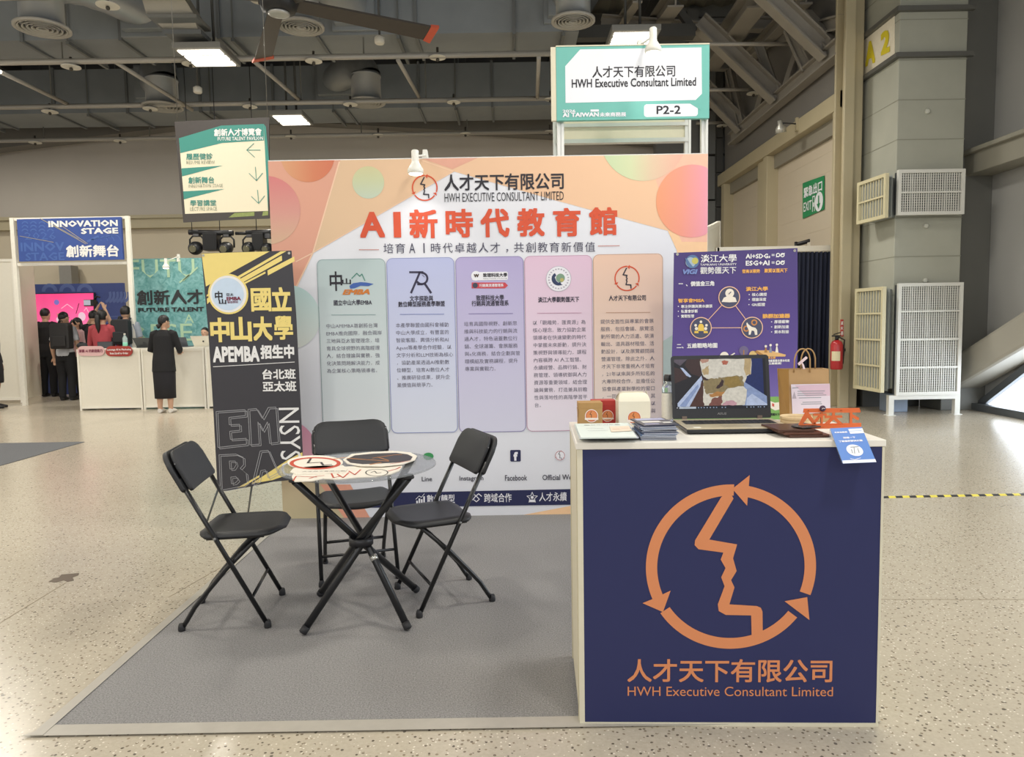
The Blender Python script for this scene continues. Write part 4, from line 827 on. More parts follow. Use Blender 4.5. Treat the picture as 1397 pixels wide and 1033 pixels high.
K = Panel(CL(0, 0, 0), CU, (0, 0, 1))
mb = MB(); logo(K, mb, 996.6, 774, 116, 1, 0, 0); lg = obj('face_logo', mb, cop, fr)
mb = MB(); K.text(mb, '人才天下有限公司', 855, 898.5, 1134.5, 931.5, 1, 0, .016, 4); K.text(mb, 'HWH Executive Consultant Limited', 855.5, 936.5, 1135.5, 950, 1, 0, .006, 4); obj('company_lettering', mb, cop, fr)
# ------------------------------------------------------------------ things on the counter
ZT = CH
def hp(z, eu=(1, 0, 0)):
    eu = Vector(eu).normalized(); return Panel((0, 0, z), eu, Vector((-eu.y, eu.x, 0)))
papers = [mat('leaflet_paper', '#dfe6e4', .5, var=.03), mat('leaflet_tint', '#dbe6e2', .5), mat('leaflet_lilac', '#c9cfe6', .5)]
names = ['lowest leaflet of the pale stack at the counter corner', 'second lowest leaflet of the pale stack at the counter corner', 'middle leaflet of the pale stack at the counter corner', 'second topmost leaflet in the pale stack at the counter corner', 'topmost pale green leaflet with dark title line at the counter corner']
z = ZT+.0005
for i in range(5):
    h = .0042; q = [(782+i*.2, 580-.6*i), (862-i*.5, 579-.5*i), (879-i*1.0, 599-1.9*i), (789+i*.9, 600-1.9*i)]
    pts = [F(x, y, z) for x, y in ((783.5+.3*i, 579.6), (858-.6*i, 578.6), (873-1.2*i, 598.5-.2*i), (790.5+.5*i, 599.5-.2*i))]
    mb = MB(); mb.prism(pts, (0, 0, h), 0); o = obj('leaflet', mb, [papers[i % 3]]); tag(o, names[i], 'leaflet', 'pale leaflets at the counter corner')
    z += h+.0008
H = hp(z-.0008); mb = MB(); H.text(mb, '國立中山大學', 797, 578.5, 846, 581.6, .6, 0, .03, 1)
H.line(mb, [(800,585),(823,584.6)], 1.0, .6, 1); H.line(mb, [(802,588),(829,587.5)], 1.0, .6, 1)
p_ = obj('leaflet_print', mb, [mat('black_ink', '#23202a', .5), mat('grey_print', '#8d949b', .5)], o)
mb = MB(); mb.prism([F(831.5, 582.5, z+.0005), F(858, 581.5, z+.0005), F(862, 588, z+.0005), F(834, 589.5, z+.0005)], (0, 0, .0015)); o2 = obj('business_card', mb, mat('card_cream', '#ead9c6', .5)); tag(o2, 'small cream business card lying on the pale leaflets', 'card')
H2 = hp(z+.002); mb = MB(); H2.line(mb, [(836,586),(845,585.6)], 1.6, .6, 0); H2.line(mb, [(848,584.6),(857,584.2)], 1.0, .6, 0); obj('card_print', mb, mat('card_red_print', '#cf8d6d', .5), o2)
# dark booklets
z = ZT+.0005; cc = F(897, 588, ZT+.025)
words_ = ['lowest', 'second lowest', 'third lowest', 'fourth from the bottom', 'fifth from the bottom', 'fifth from the top', 'fourth from the top', 'third from the top', 'second from the top', 'topmost glossy']
bk = [mat('booklet_slate', '#46506c', .35), mat('booklet_blue', '#5f7598', .35), mat('booklet_grey', '#7c8698', .35), mat('booklet_dark', '#393d4f', .35)]
for i in range(10):
    g = math.radians(random.uniform(-7, 7)+2); w, d = .060, .085; h = .0046; ox, oy = random.uniform(-.004, .004), random.uniform(-.005, .005)
    ct = Vector((cc.x-.002+ox, 2.47+oy, z)); a, b = Vector((math.cos(g), math.sin(g), 0)), Vector((-math.sin(g), math.cos(g), 0))
    P4 = [ct-a*w-b*d, ct+a*w-b*d, ct+a*w+b*d, ct-a*w+b*d]
    mb = MB(); mb.prism(P4, (0, 0, h)); o = obj('booklet', mb, bk[(i*7) % 4], bevel=.0012); tag(o, words_[i]+' dark booklet in the stack left of the laptop', 'booklet', 'dark booklets left of the laptop'); z += h+.0006
    if i < 9:
        mb = MB(); mb.prism([p+Vector((0, 0, .0012)) for p in (ct-a*(w-.003)-b*(d+.0008), ct+a*(w+.0008)-b*(d+.0008), ct+a*(w+.0008)+b*(d-.003), ct-a*(w-.003)+b*(d-.003))], (0, 0, .002)); obj('pages', mb, mat('booklet_pages', '#c9ccd6', .6), o)
    else:
        mb = MB(); e = Vector((0, 0, h+.0006))
        for (x0, x1, y0, y1, m_) in ((-.05, .05, .03, .075, 0), (-.045, .02, -.03, .01, 1), (.02, .05, -.05, -.02, 1), (-.05, .0, -.07, -.05, 0)):
            mb.add([ct+e+a*x0+b*y0, ct+e+a*x1+b*y0, ct+e+a*x1+b*y1, ct+e+a*x0+b*y1], [(0, 1, 2, 3)], m_)
        obj('cover_print', mb, [mat('cover_lilac', '#a9b0d6', .3), mat('cover_pale', '#d9d8d6', .3)], o)
# gift boxes
def sticker(par, Pn, cx, cy, r, l=1):
    mb = MB(); Pn.disc(mb, cx, cy, r, l, 0); Pn.disc(mb, cx, cy, r*.88, l+.6, 1); Pn.disc(mb, cx, cy, r*.76, l+1.2, 2); logo(Pn, mb, cx, cy, r*.8, l+1.8, 2, 3, .3, True)
    Pn.line(mb, [(cx-r*.95, cy+r*.45), (cx+r*.95, cy+r*.45)], r*.3, l+2.6, 0)
    obj('round_sticker', mb, [mat('sticker_white', '#f1e4d8', .45), mat('sticker_rim', '#c9553a', .45), mat('sticker_orange', '#dd8a52', .45), mat('sticker_dark', '#4a2a1c', .5)], par)
def giftbox(nm, lb, Y, x0, x1, y0, d, col, st):
    a, b = PY(x0, 575, Y), PY(x1, 575, Y); top = PY((x0+x1)/2, y0, Y).z
    t = thing('gift_box', ((a.x+b.x)/2, Y+d/2, ZT), lb, 'box')
    mb = MB(); mb.box((a.x, Y, ZT+.0005), (b.x, Y+d, top-.004)); obj('box_body', mb, col, t, bevel=.0015)
    mb = MB(); mb.box((a.x-.0007, Y-.0007, top-.022), (b.x+.0007, Y+d+.0007, top)); obj('lid', mb, col, t, bevel=.0015)
    mb = MB(); mb.prism([(a.x-.0009, Y+.002, top-.024), (a.x-.0009, Y+d-.002, top-.024), (a.x-.0009, Y+d*.5, ZT+.035)], (-.0008, 0, 0)); obj('folded_flap', mb, col, t)
    Pn = Panel((a.x, Y-.0008, ZT), eps=.0003); sticker(t, Pn, *st)
giftbox('k', 'kraft brown gift box with a round orange sticker', 2.70, 790, 822, 549.5, .075, mat('kraft_card', '#b08a55', .75, var=.08), (807, 567.5, 9))
giftbox('r', 'red gift box partly behind the kraft brown box', 2.79, 808, 840, 546.5, .06, mat('red_card', '#b3322c', .55, var=.05), (829, 567.5, 8))
Y = 2.70; a, b = PY(844.5, 575, Y), PY(887, 575, Y); zt = PY(865, 535.5, Y+.04).z; zs = PY(865, 548, Y).z
t = thing('gable_box', ((a.x+b.x)/2, Y+.04, ZT), 'cream gable top gift box with a round orange sticker', 'box')
crm = mat('cream_card', '#e9e2cd', .55, var=.03); w = b.x-a.x
mb = MB(); mb.prism([(a.x, Y, ZT+.0005), (b.x, Y, ZT+.0005), (b.x+.001, Y, zs), (a.x-.001, Y, zs)], (0, .085, 0)); obj('box_body', mb, crm, t)
mb = MB(); n = 8; c0, c1 = a.x+w*.13, b.x-w*.17
rows = []
for k in range(n+1):
    s = k/n; y = Y+.0425*s; zz = zs+(zt-zs)*math.sin(s*math.pi/2)**.8; lx, rx = a.x+(c0-a.x)*s**1.6, b.x+(c1-b.x)*s**1.6; rows.append((lx, rx, y, zz))
for sg in (0, 1):
    vs = []
    for lx, rx, y, zz in rows: yy = y if not sg else 2*(Y+.0425)-y; vs += [(lx, yy, zz), (rx, yy, zz)]
    mb.add(vs, [(2*i, 2*i+1, 2*i+3, 2*i+2) for i in range(n)], 0, True)
obj('gable_roof', mb, crm, t)
mb = MB()
for s in (0, 1): mb.prism([((a.x, b.x)[s], Y, zs-.01), ((a.x, b.x)[s], Y+.085, zs-.01), ((c0-.006, c1+.012)[s], Y+.05, zt+.004), ((c0-.006, c1+.012)[s], Y+.035, zt+.004)], (.0015, 0, 0))
obj('side_flap', mb, mat('cream_flap', '#ded5bb', .55), t)
mb = MB(); mb.box((c0, Y+.04, zt-.006), (c1, Y+.045, zt+.004)); obj('handle_ridge', mb, crm, t)
sticker(t, Panel((a.x, Y-.0003, ZT), eps=.0003), 865.3, 570, 9.6)
# bottle behind the laptop
c = Vector((PY(911, 560, 2.80).x, 2.80, ZT)); zt = PY(911, 511, 2.8).z-ZT
t = thing('water_bottle', c, 'clear bottle with a black cap behind the left edge of the laptop', 'bottle')
mb = MB(); mb.lathe(c, [(.020, .001), (.023, .006), (.023, zt*.7), (.021, zt*.78), (.012, zt*.86), (.011, zt*.88)], 20); obj('bottle_body', mb, mat('clear_plastic', '#dbe6ea', .1, trans=.85, var=0), t)
mb = MB(); mb.lathe(c, [(.0236, zt*.08), (.0236, zt*.62)], 20, caps=False); obj('bottle_label', mb, mat('label_offwhite', '#d5d1c6', .5, var=.12, scale=120), t)
mb = MB(); mb.lathe(c, [(.014, zt*.86), (.016, zt*.87), (.016, zt*.97), (.012, zt)], 16); obj('cap', mb, mat('cap_black', '#2b2b2d', .4), t)
# ------------------------------------------------------------------ laptop
LYR = 2.735; lx0, lx1 = PY(918, 577, LYR).x, PY(1051, 575, LYR).x; LW = lx1-lx0
bz = ZT+.004; g = CYAW*.6
t = thing('laptop', ((lx0+lx1)/2, 2.6, ZT), 'open laptop with a photo on its screen standing on the counter', 'laptop')
du = Vector((math.cos(g), math.sin(g), 0)); dv = Vector((-math.sin(g), math.cos(g), 0)); LO = Vector((lx0, LYR, 0))
LD = .245
def lp(u, v, z): return LO+du*u-dv*v+Vector((0, 0, z))
silver = mat('champagne_deck', '#cbbfa4', .35, .35, var=.03); blk = mat('laptop_black', '#1f2024', .4, var=.05)
def lbox(mb, u0, u1, v0, v1, z0, z1, mi=0): mb.prism([lp(u0, v0, z0), lp(u1, v0, z0), lp(u1, v1, z0), lp(u0, v1, z0)], (0, 0, z1-z0), mi)
mb = MB(); lbox(mb, 0, LW, 0, LD, bz, bz+.014); obj('base', mb, blk, t, bevel=.004)
mb = MB(); lbox(mb, .002, LW-.002, .002, LD-.002, bz+.014, bz+.0165); dk = obj('deck', mb, silver, t)
mb = MB(); lbox(mb, .02, LW-.02, .045, .135, bz+.0165, bz+.0168); obj('keyboard_bed', mb, mat('keyboard_bed', '#3c3a38', .6), dk)
mb = MB(); kw = (LW-.05)/16
for r in range(6):
    for k in range(16):
        if r == 5 and 4 <= k <= 8:
            if k == 4: lbox(mb, .025+kw*4+.0015, .025+kw*9-.0015, .048+r*.0142, .048+r*.0142+.0117, bz+.0168, bz+.0186)
            continue
        lbox(mb, .025+kw*k+.0012, .025+kw*(k+1)-.0012, .048+r*.0142, .048+r*.0142+.0117, bz+.0168, bz+.0186)
o = obj('key_rows', mb, mat('key_black', '#25252a', .5), dk)
mb = MB(); lbox(mb, LW*.36, LW*.64, .155, .225, bz+.0165, bz+.0168); obj('touchpad', mb, mat('touchpad', '#bdb196', .3, .35), dk)
mb = MB(); lbox(mb, .03, .055, .2, .225, bz+.0165, bz+.0169); lbox(mb, LW-.08, LW-.03, .195, .225, bz+.0165, bz+.0169); obj('palm_sticker', mb, mat('palm_sticker', '#e7e3d6', .5), dk)
for i in range(4):
    mb = MB(); u, v = (.03, LW-.03, .03, LW-.03)[i], (.03, .03, LD-.03, LD-.03)[i]; mb.lathe(lp(u, v, ZT), [(.008, .0003), (.008, .004)], 12); obj('rubber_foot', mb, blk, t)
tilt = .17; LH = .242
lv = Vector((0, 0, math.cos(tilt)))+dv*math.sin(tilt); ln = -dv*math.cos(tilt)+Vector((0, 0, math.sin(tilt)))
lo = lp(0, 0, bz+.018)
def lid(u, v, n=0): return lo+du*u+lv*v+ln*n
mb = MB(); pts = []
for cx, cy, a0 in ((LW-.012, LH-.012, 0), (.012, LH-.012, 90), (.006, .006, 180), (LW-.006, .006, 270)):
    rr = .012 if cy > .1 else .006
    for k in range(6): q = math.radians(a0+k*18); pts.append(lid(cx+rr*math.cos(q), cy+rr*math.sin(q)))
mb.prism(pts, ln*-.007); ld = obj('lid', mb, blk, t)
for u in (.035, LW-.052):
    mb = MB(); mb.prism([lid(u, -.006, .003), lid(u+.018, -.006, .003), lid(u+.018, .01, .003), lid(u, .01, .003)], ln*-.012); obj('hinge', mb, mat('hinge_bronze', '#6d5f55', .35, .6), t)
SP = Panel(lid(0, 0, .0004), du, lv, eps=.0002)
s0, s1 = SP.uv(920.2, 496.5), SP.uv(1042.5, 564.5)
su0, su1, sv0, sv1 = .0115, LW-.013, .038, LH-.014
def sg(x, y):  # position on the picture the screen shows, measured over its width and height
    return su0+(su1-su0)*(x-85)/(1090-85), sv1-(sv1-sv0)*(y-80)/(655-80)
def em(n, h, s=.9): return mat(n, h, .35, emit=s*.75, var=.32, scale=90, spec=.3)
mb = MB(); SP.upoly(mb, [(su0, sv0), (su1, sv0), (su1, sv1), (su0, sv1)], 0, 0); scr = obj('screen', mb, em('screen_dark', '#141017', .7), ld)
def img(nm, polys, cols):
    mb = MB(); mats_ = []
    for k, (pts, l, cidx) in enumerate(polys): SP.upoly(mb, [sg(min(max(x, 85), 1090), min(max(y, 80), 655)) for x, y in pts][::-1], l, cidx)
    obj(nm, mb, cols, scr)
random.seed(3)
def wob(pts, a=7, n=4):
    o = []
    for (x0, y0), (x1, y1) in zip(pts, pts[1:]+pts[:1]):
        for k in range(n): s = k/n; o.append((x0+(x1-x0)*s+random.uniform(-a, a)*(k > 0), y0+(y1-y0)*s+random.uniform(-a, a)*(k > 0)))
    return o
img('screen_picture', [([(880,80),(1090,80),(1090,530),(850,350)], 1, 0), ([(1060,80),(1090,80),(1090,520),(1060,500)], 2, 1),
 ([(85,80),(230,80),(150,155),(85,110)], 1, 2), ([(150,175),(180,180),(270,280),(255,290),(215,270)], 2, 3), ([(230,80),(390,80),(380,290),(270,250),(200,150)], 1.5, 4), ([(85,170),(170,200),(230,300),(85,360)], 1.4, 4),
 ([(108,590),(385,270),(395,300),(360,420),(225,655),(108,655)], 2, 3), ([(130,620),(340,370),(350,400),(190,640)], 2.4, 5),
 ([(225,655),(365,400),(380,330),(400,360),(400,655)], 2.6, 6),
 ([(850,350),(1090,520),(1090,620),(820,625),(840,420)], 2, 5), ([(870,540),(930,490),(1090,610),(1090,625),(860,625)], 2.4, 3)],
 [em('screen_blue', '#13265f'), em('screen_black', '#0b0b14'), em('screen_greyrose', '#594f5a'), em('screen_paleblue', '#b9c6e2'), em('screen_brown', '#3a231f'), em('screen_paper', '#8b9dc4'), em('screen_umber', '#4a2a20')])
img('screen_sandwich', [(wob([(378,80),(935,80),(928,260),(880,285),(850,360),(830,400),(875,440),(845,620),(400,620),(390,520),(400,330),(440,320),(390,250),(370,130)]), 3, 0),
 (wob([(395,320),(520,310),(600,300),(700,290),(830,280),(845,400),(700,420),(600,470),(430,490),(400,420)], 12), 3.6, 1), (wob([(530,420),(570,380),(600,310),(625,340),(615,390),(560,425)], 6), 4.2, 2),
 (wob([(640,300),(790,290),(825,390),(690,420),(630,380)], 9), 4, 3), (wob([(450,500),(540,460),(630,460),(600,520),(470,520)], 8), 4.2, 4), (wob([(490,540),(600,510),(600,590),(580,620),(450,620)], 8), 4.4, 5),
 (wob([(590,620),(640,570),(720,565),(760,590),(750,620)], 4), 4.8, 6), (wob([(605,115),(645,95),(685,115),(665,150),(625,150)], 4), 4.2, 7), (wob([(378,80),(475,80),(460,110),(400,130),(375,105)], 4), 4.2, 8), (wob([(860,80),(935,80),(925,260),(870,280),(850,200)], 6), 3.8, 9), (wob([(395,200),(470,150),(460,260),(400,260)], 8), 3.6, 9),
 (wob([(380,270),(440,310),(480,320),(440,330),(392,320)], 4), 4.6, 2)],
 [em('bread_white', '#d9d3c4'), em('filling_olive', '#8d7c54'), em('filling_dark', '#38211e'), em('filling_moss', '#937a3c'), em('filling_amber', '#b27c3f'), em('filling_maroon', '#7a4a40'), em('filling_pink', '#c79aa3'), em('tomato_dot', '#b5634a'), em('crust_rose', '#b78a76'), em('crust_tan', '#bda477')])
mb = MB(); SP.upoly(mb, [sg(x, y) for x, y in ((85,655),(1090,655),(1090,630),(85,630))], 6, 0); SP.upoly(mb, [sg(x, y) for x, y in ((125,654),(310,654),(310,632),(125,632))], 6.5, 1)
for x in (330,360,392,425,460,497,528,590,625,860,905,935,985,1010,1050): SP.upoly(mb, [sg(a, b) for a, b in ((x,650),(x+12,650),(x+12,637),(x,637))], 6.5, 2)
SP.upoly(mb, [sg(a, b) for a, b in ((98,648),(108,648),(108,638),(98,638))], 6.5, 3)
obj('screen_taskbar', mb, [em('taskbar_black', '#11141f'), em('taskbar_field', '#b9c3cf'), em('taskbar_icon', '#8fa0b8'), em('taskbar_white', '#e9eef5')], scr)
mb = MB(); a, b = SP.uv(977, 565.5), SP.uv(991, 569.6); 
vs, fs = glyphs('ASUS', .02, 1, 2, .2); ax, bx_ = min(v.x for v in vs), max(v.x for v in vs); ay, by_ = min(v.y for v in vs), max(v.y for v in vs)
mb.add([SP.P(LW/2-.018+.036*(v.x-ax)/(bx_-ax), .014+.0085*(v.y-ay)/(by_-ay), 2) for v in vs], fs); obj('maker_lettering', mb, mat('maker_silver', '#9c9a98', .3, .5), ld)
mb = MB(); mb.lathe(lid(LW/2, LH-.007, .0003), [(.0022, 0), (.0022, .0004)], 10, axis=ln); obj('webcam', mb, mat('lens_black', '#0d0d10', .15), ld)
# ------------------------------------------------------------------ paper bag
Y = 2.74; a, b = PY(1077.5, 540, Y), PY(1132.5, 540, Y); zt = PY(1100, 504, Y).z; kraft = mat('bag_kraft', '#bd9a6d', .8, var=.1, scale=14, bump=.1)
t = thing('paper_bag', ((a.x+b.x)/2, Y+.05, ZT), 'kraft paper bag with twisted handles standing right of the laptop', 'bag')
dpt = .085
mb = MB(); mb.prism([(a.x, Y, ZT+.0005), (b.x, Y, ZT+.0005), (b.x-.002, Y+.01, zt), (a.x-.002, Y+.01, zt)], (0, .002, 0)); mb.prism([(a.x-.004, Y+dpt, ZT+.0005), (b.x+.002, Y+dpt, ZT+.0005), (b.x, Y+dpt-.012, zt), (a.x-.022, Y+dpt-.012, zt)], (0, .002, 0))
mb.prism([(b.x, Y, ZT+.0005), (b.x+.002, Y+dpt, ZT+.0005), (b.x, Y+dpt-.012, zt), (b.x-.012, Y+dpt*.5, zt), (b.x-.002, Y+.01, zt)], (-.001, 0, 0)); mb.box((a.x, Y+.001, ZT+.0005), (b.x, Y+dpt, ZT+.003)); obj('bag_body', mb, kraft, t)
mb = MB(); mb.prism([(a.x, Y, ZT+.0005), (a.x-.004, Y+dpt, ZT+.0005), (a.x-.022, Y+dpt-.012, zt), (a.x-.002, Y+.01, zt)], (.001, 0, 0)); obj('side_gusset', mb, mat('bag_kraft_side', '#b58a4c', .8, var=.08), t)
for yy, px in ((Y+.008, (1084, 1086, 1095, 1101, 1104)), (Y+dpt-.013, (1093, 1094, 1102, 1109, 1111))):
    p0, p1 = PY(px[0], 504, yy), PY(px[4], 504, yy); w2 = (p1.x-p0.x)/2+.004; cx = (p0.x+p1.x)/2; hh = PY(1095, 476, yy).z-zt; pts = []
    for k in range(17):
        q = math.pi*k/16; pts.append((cx-w2*math.cos(q)*(1.0 if abs(math.cos(q)) < .95 else .95), yy-.002, zt-.012+(hh+.012)*math.sin(q)**.6))
    mb = MB(); mb.tube(pts, .0028, 8); obj('twisted_handle', mb, mat('handle_paper', '#b08c5c', .7, var=.15, scale=90), t)
BP = Panel((a.x, Y-.0006, ZT), eps=.0004)
mb = MB(); BP.poly(mb, [(1079,524.5),(1132,523.5),(1133,562),(1081,566)], 1); BP.poly(mb, [(1084,526),(1132,524),(1132.5,540),(1100,541)], 1.5, 1)
for yy, xa, xb in ((529.5,1081,1089),(534,1088,1125),(537,1088,1123),(539.5,1088,1127),(543,1090,1120),(549,1095,1120),(551.5,1093,1121)): BP.line(mb, [(xa, yy), (xb, yy-.6)], .9, 2, 2)
BP.poly(mb, [(1080.5,544),(1083.5,534),(1086.5,544)], 2, 3)
obj('pasted_leaflet', mb, [mat('pasted_lilac', '#e3d8e4', .5), mat('pasted_pink', '#dcc0d0', .5), mat('grey_print', '#8d949b', .5), mat('pale_print_grey', '#b7adb9', .5)], t)
mb = MB(); q = [PY(x, y, Y-.004) for x, y in ((1088,496),(1099.5,486),(1102,488.5),(1090,499))]; mb.prism(q, (0, -.001, 0)); q = [PY(x, y, Y-.0055) for x, y in ((1093,493),(1096.5,497),(1098.5,503.5),(1095.5,503.5))]; mb.prism(q, (0, -.001, 0)); obj('ribbon_tag', mb, mat('ribbon_pink', '#ead4d8', .5), t)
# round bamboo tin, trays, orange plate, blue card
c = Vector((PY(1088, 576, 2.62).x, 2.635, ZT)); t = thing('round_box', c, 'round woven bamboo box behind the orange cut-out plate', 'box')
mb = MB(); mb.lathe(c, [(.052, .0005), (.054, .004), (.054, .034), (.050, .034), (.048, .006), (.0001, .005)], 32); obj('box_body', mb, mat('bamboo_tan', '#cfb489', .65, var=.14, scale=60, bump=.2), t)
mb = MB(); mb.lathe(c, [(.0545, .028), (.0565, .031), (.0565, .038), (.0545, .041), (.0505, .041), (.0505, .028)], 32); mb.lathe(c, [(.0548, .010), (.0556, .012), (.0548, .015)], 32); obj('rim', mb, mat('bamboo_rim', '#dbc196', .6, var=.12, scale=60), t)
mb = MB(); mb.lathe(c, [(.049, .012), (.0001, .016)], 24); obj('contents', mb, mat('dried_herbs', '#7d6a3e', .9, var=.3, scale=120), t)
z = ZT+.0005
for i in range(3):
    x0, x1 = (F(1074, 597, z).x, F(1134, 597, z).x); yf = 2.385+.004*i
    mb = MB(); dx = .004*i
    mb.prism([(x0+.004+dx, yf, z), (x1-dx*.5, yf-.004, z), (x1+.004-dx*.5, yf+.145, z), (x0-.006+dx, yf+.145, z)], (0, 0, .0085)); o = obj('wooden_tray', mb, [mat('dark_walnut_%d' % (i % 2), ('#4a2c20', '#5b3526')[i % 2], .35, var=.2, scale=40)], bevel=.0015)
    tag(o, ('lowest dark walnut tray under the orange cut-out plate', 'middle dark walnut tray under the orange cut-out plate', 'topmost dark walnut tray carrying the orange cut-out plate')[i], 'tray', 'dark walnut trays')
    z += .0091
mb = MB(); q = [F(1070, 579, ZT+.033), F(1079, 577, ZT+.036), F(1089, 589, ZT+.002+.026), F(1082, 594, ZT+.03)]
mb = MB(); x0 = F(1072, 590, ZT).x; mb.prism([(x0-.008, 2.44, ZT+.030), (x0+.012, 2.395, ZT+.0295), (x0+.085, 2.42, ZT+.0295), (x0+.06, 2.52, ZT+.030)], (0, 0, .004)); o = obj('black_folder', mb, mat('folder_black', '#2a2523', .4), bevel=.001); tag(o, 'thin black folder askew on top of the walnut trays', 'folder')
zf = z+.0055
YO = 2.445
t = thing('cutout_sign', (PY(1132, 575, YO).x, YO, zf), 'orange cut-out plate of the company characters standing on the trays', 'sign')
OP = Panel(PY(1132, 584, YO)); org = mat('orange_acrylic', '#e2713f', .35, var=.03)
zb = OP.uv(1132, 585)[1]
mb = MB()
def oquad(pts): mb.prism([OP.p(*q) for q in pts], OP.n*-.004)
oquad([(1088.5,585.2),(1175,583.6),(1175,577.2),(1090.5,578.6)]); oquad([(1096,563.2),(1173,562.4),(1173,556.8),(1097,557.6)])
for k, chx in enumerate('人才天下'):
    vs, fs = glyphs(chx, .035, 1, 1); ax, bx_ = min(v.x for v in vs), max(v.x for v in vs); ay, by_ = min(v.y for v in vs), max(v.y for v in vs)
    xa, xb = ((1090,1114),(1109,1128),(1125,1150),(1149,1174))[k]; a, b = OP.uv(xa, 581.5-.02*k), OP.uv(xb, 559.5)
    for f in fs: mb.prism([OP.P(a[0]+(b[0]-a[0])*(vs[q].x-ax)/(bx_-ax), a[1]+(b[1]-a[1])*(vs[q].y-ay)/(by_-ay), vs[q].z*.12) for q in f], OP.n*-.004)
obj('cut_characters', mb, org, t)
mb = MB(); x0, x1 = OP.p(1089, 585).x, OP.p(1174, 585).x; mb.box((x0+.01, YO-.004, zf-.0005), (x1-.05, YO+.02, OP.P(0, zb).z+.001)); obj('foot', mb, org, t)
mb = MB(); cc = OP.p(1121.5, 557.2, 3); mb.lathe(cc, [(.0105, 0), (.0105, .003), (.008, .005), (.0001, .0055)], 20, axis=(0, -1, 0)); bd = obj('round_badge', mb, mat('badge_plum', '#4b2f45', .3), t)
mb = MB(); mb.tube([cc+Vector((-.005, -.0062, -.002)), cc+Vector((0, -.0062, .002)), cc+Vector((.005, -.0062, 0))], .0011, 6); obj('badge_mark', mb, mat('badge_white', '#e9e2e6', .4), bd)
A, B_, Cc, D = F(1133, 584, ZT+.012), F(1176, 581.5, ZT+.012), None, None
# blue card sloping over the front edge, held on a clear angled stand
bf = PY(1133.5, 586, 2.36); Q = [PY(1132.5, 584.5, 2.358), PY(1175.5, 582.5, 2.355), PY(1195.5, 630.5, 2.232), PY(1150, 632.5, 2.235)]
t = thing('leaflet_stand', (Q[0]+Q[1]+Q[2]+Q[3])/4, 'blue leaflet sloping over the front edge of the counter top', 'leaflet')
e1 = (Q[1]-Q[0]).normalized(); nrm = (Q[1]-Q[0]).cross(Q[3]-Q[0]).normalized()
if nrm.y > 0: nrm = -nrm
LP = Panel(Q[0], Q[1]-Q[0], nrm.cross(Q[1]-Q[0]), eps=.0004)
if LP.n.y > 0: LP.ev = -LP.ev; LP.n = -LP.n
def lq(pts, l, mi): LP.poly(mb, pts, l, mi)
mb = MB(); mb.prism([LP.p(*q) for q in ((1132.5,584.5),(1175.5,582.5),(1195.5,630.5),(1150,632.5))], LP.n*-.0015); obj('leaflet_sheet', mb, mat('leaflet_blue', '#5a86cf', .4, var=.04), t)
mb = MB(); lq([(1157,585.5),(1176.5,584.5),(1179,591),(1160,592)], 1, 0); lq([(1149,628.5),(1194,626.5),(1195.5,630.5),(1150,632.5)], 1, 0); LP.disc(mb, 1166, 614.5, 11, 1.4, 0, ry=11)
LP.text(mb, '掃描一下', 1150, 595.5, 1167, 599, 1.6, 0, .05, 1); LP.text(mb, '了解最新解決方案', 1144, 600, 1177, 603.6, 1.6, 0, .05, 1); LP.text(mb, '未來商務展', 1138, 588.5, 1156, 591.5, 1.6, 0, .04, 1)
LP.line(mb, [(1159,588.5),(1175,587.6)], 1.2, 1.8, 2); LP.line(mb, [(1160.5,610.5),(1171,609.8)], 1.6, 2.2, 1); LP.line(mb, [(1165,611),(1166,619)], 1.1, 2.2, 1); LP.line(mb, [(1161.5,613.5),(1163,618.5)], 1.1, 2.2, 1); LP.line(mb, [(1170,612),(1172,618)], 1.1, 2.2, 1); LP.line(mb, [(1160,626),(1166,627.3),(1174,625)], .9, 2, 0)
obj('leaflet_print', mb, [mat('pale_print', '#efeef4', .5), mat('grey_print', '#8d949b', .5), mat('pale_blue_print', '#a9c1e6', .5)], t)
mb = MB(); r0, r1 = Q[0]-LP.n*.004, Q[1]-LP.n*.004
mb.prism([r0, r1, r1+(Q[2]-Q[1])*.95, r0+(Q[3]-Q[0])*.95], -LP.n*.0015); mb.box((Q[0].x+.002, 2.362, ZT+.0004), (Q[1].x-.002, 2.43, ZT+.002)); mb.prism([(Q[0].x+.002, 2.362, ZT+.0004), (Q[0].x+.012, 2.362, ZT+.0004), (Q[0].x+.012, 2.366, Q[0].z-.004), (Q[0].x+.002, 2.366, Q[0].z-.004)], (0, .002, 0)); obj('clear_stand', mb, mat('clear_acrylic', '#e8eef0', .08, alpha=.25, var=0), t)
